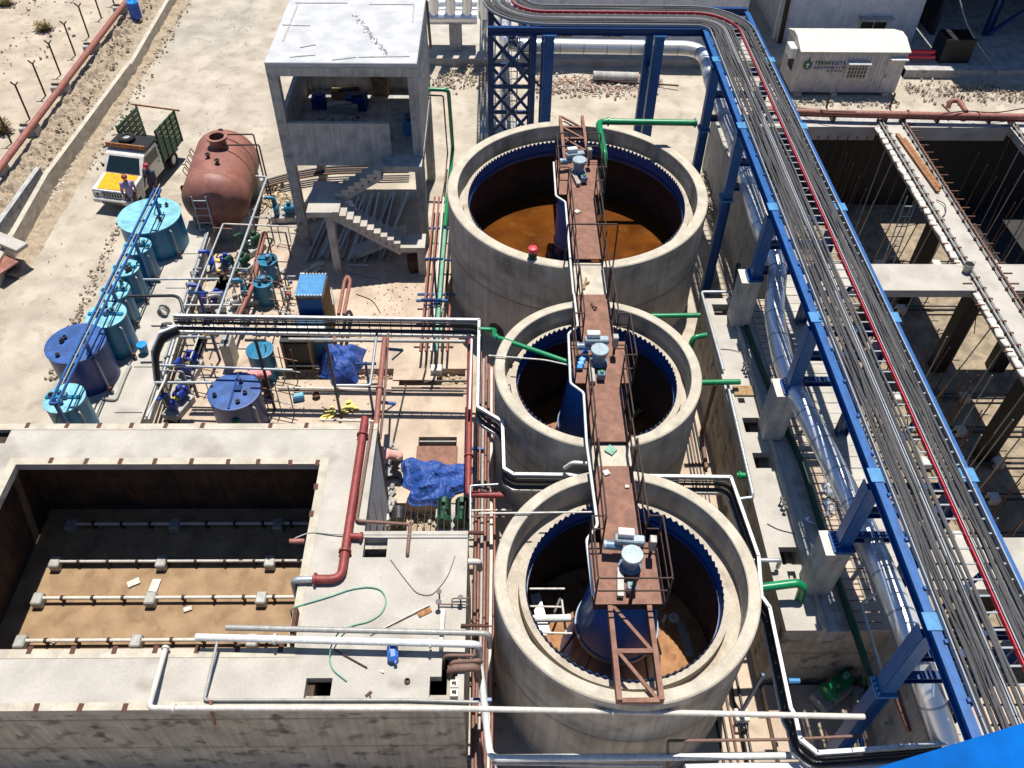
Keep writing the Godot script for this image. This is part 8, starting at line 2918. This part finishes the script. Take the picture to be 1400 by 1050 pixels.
func blob(st: MB, bones: Array, cell: float, k: float) -> void:
	# surface nets over a smooth union of tapered capsules [a, b, ra, rb, colour]
	var lo := Vector3(1e9, 1e9, 1e9)
	var hi := -lo
	for q in bones:
		var r: float = maxf(q[2], q[3]) + cell * 2.0
		lo = lo.min(q[0] - Vector3.ONE * r).min(q[1] - Vector3.ONE * r)
		hi = hi.max(q[0] + Vector3.ONE * r).max(q[1] + Vector3.ONE * r)
	var n := Vector3i(((hi - lo) / cell).ceil()) + Vector3i.ONE
	var f := PackedFloat32Array()
	f.resize(n.x * n.y * n.z)
	f.fill(1.0)
	for q in bones:
		var r: float = maxf(q[2], q[3]) + cell * 2.5 + k
		var c0 := Vector3i(((q[0].min(q[1]) - Vector3.ONE * r - lo) / cell).floor()).clamp(Vector3i.ZERO, n - Vector3i.ONE)
		var c1 := Vector3i(((q[0].max(q[1]) + Vector3.ONE * r - lo) / cell).ceil()).clamp(Vector3i.ZERO, n - Vector3i.ONE)
		for z in range(c0.z, c1.z + 1):
			for y in range(c0.y, c1.y + 1):
				for x in range(c0.x, c1.x + 1):
					var d := capsule(lo + Vector3(x, y, z) * cell, q[0], q[1], q[2], q[3])
					var i := (z * n.y + y) * n.x + x
					var e := f[i]
					var h := maxf(k - absf(d - e), 0.0) / k
					f[i] = minf(d, e) - h * h * k * 0.25
	var vid := {}
	var pos := []
	var col := []
	for z in n.z - 1:
		for y in n.y - 1:
			for x in n.x - 1:
				var i := (z * n.y + y) * n.x + x
				var m := 0
				for c in 8:
					if f[i + (c & 1) + ((c >> 1) & 1) * n.x + ((c >> 2) & 1) * n.x * n.y] < 0.0:
						m += 1
				if m == 0 or m == 8:
					continue
				var s := Vector3.ZERO
				var cnt := 0
				for c in 8:
					for ax in 3:
						if (c >> ax) & 1:
							continue
						var d := c | (1 << ax)
						var va := f[i + (c & 1) + ((c >> 1) & 1) * n.x + ((c >> 2) & 1) * n.x * n.y]
						var vb := f[i + (d & 1) + ((d >> 1) & 1) * n.x + ((d >> 2) & 1) * n.x * n.y]
						if (va < 0.0) != (vb < 0.0):
							var pa := Vector3(c & 1, (c >> 1) & 1, (c >> 2) & 1)
							var pb := Vector3(d & 1, (d >> 1) & 1, (d >> 2) & 1)
							s += pa.lerp(pb, va / (va - vb))
							cnt += 1
				var p := lo + (Vector3(x, y, z) + s / cnt) * cell
				vid[i] = pos.size()
				pos.append(p)
				var best := 1e9
				var cc := Color.WHITE
				for q in bones:
					var d2 := capsule(p, q[0], q[1], q[2], q[3])
					if d2 < best:
						best = d2
						cc = q[4]
				col.append(cc)
	var nrm := []
	nrm.resize(pos.size())
	nrm.fill(Vector3.ZERO)
	var quads := []
	var stride := [1, n.x, n.x * n.y]
	for i in vid:
		for ax in 3:
			var u: int = stride[(ax + 1) % 3]
			var w: int = stride[(ax + 2) % 3]
			var j: int = i + stride[ax]
			if j >= f.size() or (f[i] < 0.0) == (f[j] < 0.0):
				continue
			if not (vid.has(i - u) and vid.has(i - w) and vid.has(i - u - w)):
				continue
			var q := [vid[i], vid[i - u], vid[i - u - w], vid[i - w]]
			var nn: Vector3 = (pos[q[2]] - pos[q[0]]).cross(pos[q[3]] - pos[q[1]])
			var axis := Vector3.ZERO
			axis[ax] = 1.0 if f[i] < 0.0 else -1.0
			if nn.dot(axis) < 0.0:
				nn = -nn
			for s in q:
				nrm[s] += nn
			quads.append(q)
	for q in quads:
		for tr in [[0, 1, 2], [0, 2, 3]]:
			var a: int = q[tr[0]]
			var b: int = q[tr[1]]
			var c: int = q[tr[2]]
			st.col = (col[a] as Color)
			st.tri(pos[a], pos[b], pos[c], (nrm[a] as Vector3).normalized(), (nrm[b] as Vector3).normalized(), (nrm[c] as Vector3).normalized())
	st.col = Color.WHITE


func person(label: String, at: Vector3, turn: float, pose: String, shirt: Color, legs: Color, hat: Color) -> void:
	var skin := Color(0.2, 0.1, 0.06)
	var shoe := Color(0.03, 0.03, 0.03)
	var J := {}
	if pose == "stand":
		J = {"pel": Vector3(0, 0.95, 0), "che": Vector3(0, 1.28, 0.01), "nec": Vector3(0, 1.47, 0.01), "hea": Vector3(0, 1.6, 0.03), "sh": Vector3(0.185, 1.4, 0), "el": Vector3(0.25, 1.12, 0.02), "wr": Vector3(0.22, 0.9, 0.16), "hi": Vector3(0.09, 0.9, 0), "kn": Vector3(0.1, 0.5, 0.03), "an": Vector3(0.1, 0.09, -0.02), "to": Vector3(0.12, 0.05, 0.16)}
	elif pose == "bend":
		J = {"pel": Vector3(0, 0.86, -0.12), "che": Vector3(0, 1.05, 0.2), "nec": Vector3(0, 1.12, 0.38), "hea": Vector3(0, 1.14, 0.53), "sh": Vector3(0.18, 1.1, 0.3), "el": Vector3(0.23, 0.84, 0.4), "wr": Vector3(0.16, 0.64, 0.52), "hi": Vector3(0.1, 0.82, -0.12), "kn": Vector3(0.12, 0.47, 0.06), "an": Vector3(0.13, 0.09, -0.1), "to": Vector3(0.15, 0.05, 0.08)}
	else:
		J = {"pel": Vector3(0, 0.42, -0.15), "che": Vector3(0, 0.72, 0.0), "nec": Vector3(0, 0.88, 0.1), "hea": Vector3(0, 0.97, 0.2), "sh": Vector3(0.18, 0.84, 0.04), "el": Vector3(0.24, 0.6, 0.2), "wr": Vector3(0.16, 0.42, 0.36), "hi": Vector3(0.1, 0.38, -0.15), "kn": Vector3(0.17, 0.5, 0.22), "an": Vector3(0.15, 0.09, 0.02), "to": Vector3(0.17, 0.05, 0.2)}
	var bones := [[J.pel, J.che, 0.135, 0.15, shirt], [J.che, J.nec, 0.14, 0.07, shirt], [J.nec, J.hea, 0.055, 0.06, skin]]
	var up: Vector3 = (J.hea - J.nec).normalized()
	bones.append([J.hea + up * 0.05, J.hea + up * 0.09, 0.088, 0.085, skin])
	var face := Vector3(0, 0, 1) if pose == "stand" else Vector3(0, -0.75, 0.66)
	face = (face - up * face.dot(up)).normalized()
	bones.append([J.hea + up * 0.03 + face * 0.07, J.hea + up * 0.055 + face * 0.1, 0.016, 0.012, skin])
	for s in [-1.0, 1.0]:
		var S := Vector3(s, 1, 1)
		bones.append([J.che * S + Vector3(s * 0.08, 0, 0), J.sh * S, 0.1, 0.075, shirt])
		bones.append([J.sh * S, J.el * S, 0.062, 0.048, shirt])
		bones.append([J.el * S, J.wr * S, 0.045, 0.03, skin])
		bones.append([J.pel * S + Vector3(s * 0.05, -0.02, 0), J.hi * S, 0.12, 0.105, legs])
		bones.append([J.hi * S, J.kn * S, 0.098, 0.07, legs])
		bones.append([J.kn * S, J.an * S, 0.068, 0.05, legs])
		bones.append([J.an * S, J.to * S, 0.05, 0.04, shoe])
		bones.append([J.hea + Vector3(s * 0.085, 0, 0) + up * 0.05, J.hea + Vector3(s * 0.092, 0, 0) + up * 0.07, 0.018, 0.016, skin])
	var t := thing("person", label, "person", Vector3.ZERO)
	var st := MB.new()
	blob(st, bones, 0.03, 0.05)
	# hands with five fingers each
	for s in [-1.0, 1.0]:
		var S := Vector3(s, 1, 1)
		var wr: Vector3 = J.wr * S
		var d: Vector3 = (J.wr * S - J.el * S).normalized()
		var x := d.cross(Vector3(s, 0, 0.3)).normalized()
		var y := d.cross(x).normalized()
		st.col = skin
		st.cbox(wr + d * 0.05, Vector3(0.035, 0.085, 0.1), 0.012, Basis(y, x, d))
		for i in 4:
			var p0 := wr + d * 0.095 + x * (-0.03 + 0.02 * i)
			var l: float = [0.055, 0.072, 0.076, 0.065][i]
			st.tube([p0, p0 + d * l * 0.5, p0 + d * l * 0.85 - y * l * 0.3], 0.009, 5)
		st.tube([wr + d * 0.03 + x * 0.04, wr + d * 0.07 + x * 0.075, wr + d * 0.1 + x * 0.08 - y * 0.02], 0.01, 5)
	st.col = Color.WHITE
	put("body", st, M("paint_v"), t)
	# hair or helmet
	st = MB.new()
	var hb := Basis(face.cross(up).normalized(), up, -face)
	st.lathe(J.hea + up * 0.085 - face * 0.008, [Vector2(0.112, -0.02), Vector2(0.108, 0.02), Vector2(0.09, 0.06), Vector2(0.05, 0.085), Vector2(0, 0.093)], 18, hb)
	if hat.r > 0.1:
		st.cbox(J.hea + up * 0.07 + face * 0.12, Vector3(0.15, 0.015, 0.09), 0.005, hb)
	var hm := StandardMaterial3D.new()
	hm.albedo_color = hat.linear_to_srgb()
	hm.roughness = 0.5
	put("helmet" if hat.r > 0.1 else "hair", st, hm, t)
	t.position = at
	t.rotation.y = turn


func vehicle_and_people() -> void:
	truck()
	person("person in a pink shirt and dark trousers bending beside the divided blue tank", Vector3(-7.136, 0.06, -18.29), -1.15, "bend", Color(0.75, 0.28, 0.28), Color(0.03, 0.035, 0.05), Color(0.02, 0.018, 0.016))
	person("person in a lilac shirt and dark red cap standing beside the truck's bonnet", Vector3(-14.016, 0, -28.012), 0.4, "stand", Color(0.3, 0.25, 0.42), Color(0.05, 0.05, 0.07), Color(0.2, 0.03, 0.045))
	person("person in dark clothes and red helmet standing behind the largest light blue tank", Vector3(-13.408, 0, -28.808), -0.3, "stand", Color(0.04, 0.045, 0.07), Color(0.03, 0.03, 0.04), Color(0.3, 0.02, 0.04))
	person("person in a pale pink shirt working at the foot of the basin's side wall", Vector3(-2.879, 0.06, -15.121), -1.3, "bend", Color(0.62, 0.33, 0.29), Color(0.1, 0.09, 0.09), Color(0.7, 0.66, 0.6))


# ---------------------------------------------------------------- the near beam of the viewing platform

func foreground() -> void:
	var a := Vector3(1.265, 15.6, -1.316)
	var b := Vector3(3.13, 15.6, -1.801)
	var t := thing("platform_beam", "bright blue steel beam of the viewing platform in the lower right corner", "beam", a - Vector3(0, 0.3, 0))
	var st := MB.new()
	var d := (b - a).normalized()
	var side := Vector3(-d.z, 0, d.x)
	if side.z < 0.0:
		side = -side
	var w := 0.22
	st.cbox((a + b) * 0.5 + side * w * 0.5, Vector3(w, 0.02, a.distance_to(b) + 0.6), 0.004, Basis(side, Vector3.UP, d) if side.cross(Vector3.UP).dot(d) > 0.0 else Basis(side, Vector3.UP, -d))
	put("top_flange", st, M("bright"), t)
	st = MB.new()
	st.bar(a + side * (w * 0.5) - Vector3(0, 0.16, 0), b + side * (w * 0.5) - Vector3(0, 0.16, 0), 0.02, 0.3)
	put("web", st, M("blue"), t)


# ---------------------------------------------------------------- stones and rubble

func rocks(called: String, label: String, n: int, place: Callable, smin: float, smax: float, cs: Array) -> void:
	var st := MB.new()
	var ph := (1.0 + sqrt(5.0)) * 0.5
	var vs := []
	for q in [Vector3(-1, ph, 0), Vector3(1, ph, 0), Vector3(-1, -ph, 0), Vector3(1, -ph, 0), Vector3(0, -1, ph), Vector3(0, 1, ph), Vector3(0, -1, -ph), Vector3(0, 1, -ph), Vector3(ph, 0, -1), Vector3(ph, 0, 1), Vector3(-ph, 0, -1), Vector3(-ph, 0, 1)]:
		vs.append(q.normalized() * rng.randf_range(0.75, 1.15))
	for f in [[0, 11, 5], [0, 5, 1], [0, 1, 7], [0, 7, 10], [0, 10, 11], [1, 5, 9], [5, 11, 4], [11, 10, 2], [10, 7, 6], [7, 1, 8], [3, 9, 4], [3, 4, 2], [3, 2, 6], [3, 6, 8], [3, 8, 9], [4, 9, 5], [2, 4, 11], [6, 2, 10], [8, 6, 7], [9, 8, 1]]:
		var a: Vector3 = vs[f[0]]
		var b: Vector3 = vs[f[1]]
		var c: Vector3 = vs[f[2]]
		var nn := (b - a).cross(c - a).normalized()
		if nn.dot(a) < 0.0:
			nn = -nn
		st.tri(a, b, c, nn, nn, nn)
	var mm := MultiMesh.new()
	mm.transform_format = MultiMesh.TRANSFORM_3D
	mm.use_colors = true
	mm.mesh = st.mesh(Vector3.ZERO)
	mm.instance_count = n
	for i in n:
		var p: Vector3 = place.call()
		var s := lerpf(smin, smax, pow(rng.randf(), 3.0))
		var b := Basis.from_euler(Vector3(rng.randf() * TAU, rng.randf() * TAU, rng.randf() * TAU)) * Basis.from_scale(Vector3(s, s * 0.7, s * rng.randf_range(0.6, 1.2)))
		mm.set_instance_transform(i, Transform3D(b, p + Vector3(0, s * 0.25, 0)))
		var c: Color = cs[rng.randi() % cs.size()]
		mm.set_instance_color(i, c * rng.randf_range(0.8, 1.15))
	var o := MultiMeshInstance3D.new()
	o.name = numbered(called)
	o.multimesh = mm
	o.material_override = M("paint_v")
	add_child(o, true)
	tag(o, label, "", "", "stuff")


func along(a: Vector3, b: Vector3, w: float) -> Callable:
	return func() -> Vector3:
		var d := (b - a)
		var s := Vector3(-d.z, 0, d.x).normalized()
		var g := (rng.randf() + rng.randf() + rng.randf()) / 1.5 - 1.0
		return a + d * rng.randf() + s * g * w


func debris() -> void:
	var tan := [Color(0.3, 0.24, 0.17), Color(0.34, 0.28, 0.2), Color(0.23, 0.18, 0.13), Color(0.38, 0.33, 0.26)]
	var pale := [Color(0.44, 0.4, 0.33), Color(0.5, 0.46, 0.39), Color(0.34, 0.29, 0.23)]
	rocks("dirt_clods", "brown clods of earth heaped along the left pipeline trench", 900, along(Vector3(-18.839, 0.15, -28.354), Vector3(-19.082, 0.2, -47.534), 1.0), 0.012, 0.11, tan)
	rocks("track_edge_clods", "clods and stones along the right side of the channel wall", 600, along(Vector3(-16.878, 0.02, -30.9), Vector3(-17.069, 0.02, -48.014), 0.7), 0.012, 0.1, tan)
	rocks("lime_lumps", "white lime lumps spilt beside the channel wall", 500, along(Vector3(-17.479, 0.02, -28.059), Vector3(-17.87, 0.02, -33.172), 0.4), 0.015, 0.10, pale)
	rocks("track_stones", "small stones strewn along the edge of the tank plinth", 500, along(Vector3(-14.133, 0.02, -18.963), Vector3(-14.536, 0.02, -27.595), 0.35), 0.012, 0.08, tan)
	rocks("sand_pebbles", "scattered pebbles on the sand beyond the fence", 500, along(Vector3(-25.123, 0.15, -37.696), Vector3(-24.135, 0.15, -49.532), 5.0), 0.02, 0.1, tan)
	rocks("rear_rubble", "rubble strip behind the far tank", 2400, along(Vector3(1.805, 0.05, -38.389), Vector3(8.009, 0.05, -38.909), 1.6), 0.012, 0.1, [Color(0.45, 0.38, 0.3), Color(0.5, 0.3, 0.22), Color(0.6, 0.56, 0.5), Color(0.3, 0.25, 0.2)])
	rocks("left_rear_rubble", "clods behind the frame building", 500, along(Vector3(-3.085, 0.05, -38.54), Vector3(-0.296, 0.05, -39.685), 1.6), 0.015, 0.11, tan)
	rocks("right_rear_rubble", "stones on the sand behind the basins", 900, along(Vector3(19.688, 0.05, -38.12), Vector3(26.013, 0.05, -37.987), 1.6), 0.015, 0.10, tan)
	rocks("cabin_stones", "stones in front of the site cabin", 300, along(Vector3(13.807, 0.05, -37.13), Vector3(18.939, 0.05, -36.916), 0.6), 0.015, 0.10, pale)
	rocks("yard_sand_heap", "loose sand and stones around the frame building's left column", 700, along(Vector3(-9.681, 0.05, -29.475), Vector3(-7.057, 0.05, -27.598), 1.1), 0.02, 0.16, [Color(0.5, 0.4, 0.27), Color(0.56, 0.46, 0.33), Color(0.4, 0.32, 0.22)])
	rocks("trench_stones", "stones in the pipe trench of the courtyard", 400, along(Vector3(-6.616, -0.2, -19.438), Vector3(-0.908, -0.2, -19.175), 0.25), 0.02, 0.1, [Color(0.4, 0.28, 0.2), Color(0.5, 0.36, 0.26)])
	rocks("bay_stones", "stones in the low bay in front of the second tarpaulin", 350, along(Vector3(-2.569, -0.45, -14.076), Vector3(-0.799, -0.45, -14.07), 0.5), 0.012, 0.08, [Color(0.5, 0.4, 0.3), Color(0.42, 0.34, 0.26), Color(0.6, 0.55, 0.48)])
	rocks("track_gravel", "fine gravel scattered over the dirt track", 500, along(Vector3(-14.851, 0.01, -20.304), Vector3(-13.695, 0.01, -46.211), 3.5), 0.01, 0.04, tan)
	rocks("tank_side_rubble", "pale rubble between the far tank and the rack", 500, along(Vector3(8.63, 0.1, -30.986), Vector3(8.788, 0.1, -27.623), 0.7), 0.012, 0.1, pale)
	rocks("roof_grit", "grey grit trail on the pale roof of the concrete frame", 160, along(Vector3(-4.88, 7.21, -29.471), Vector3(-3.408, 7.21, -26.333), 0.18), 0.015, 0.06, [Color(0.4, 0.38, 0.35), Color(0.3, 0.29, 0.27)])
	rocks("yard_litter", "grit and small litter on the courtyard paving", 500, along(Vector3(-6.283, 0.06, -17.674), Vector3(-3.121, 0.06, -24.042), 2.2), 0.01, 0.05, tan)
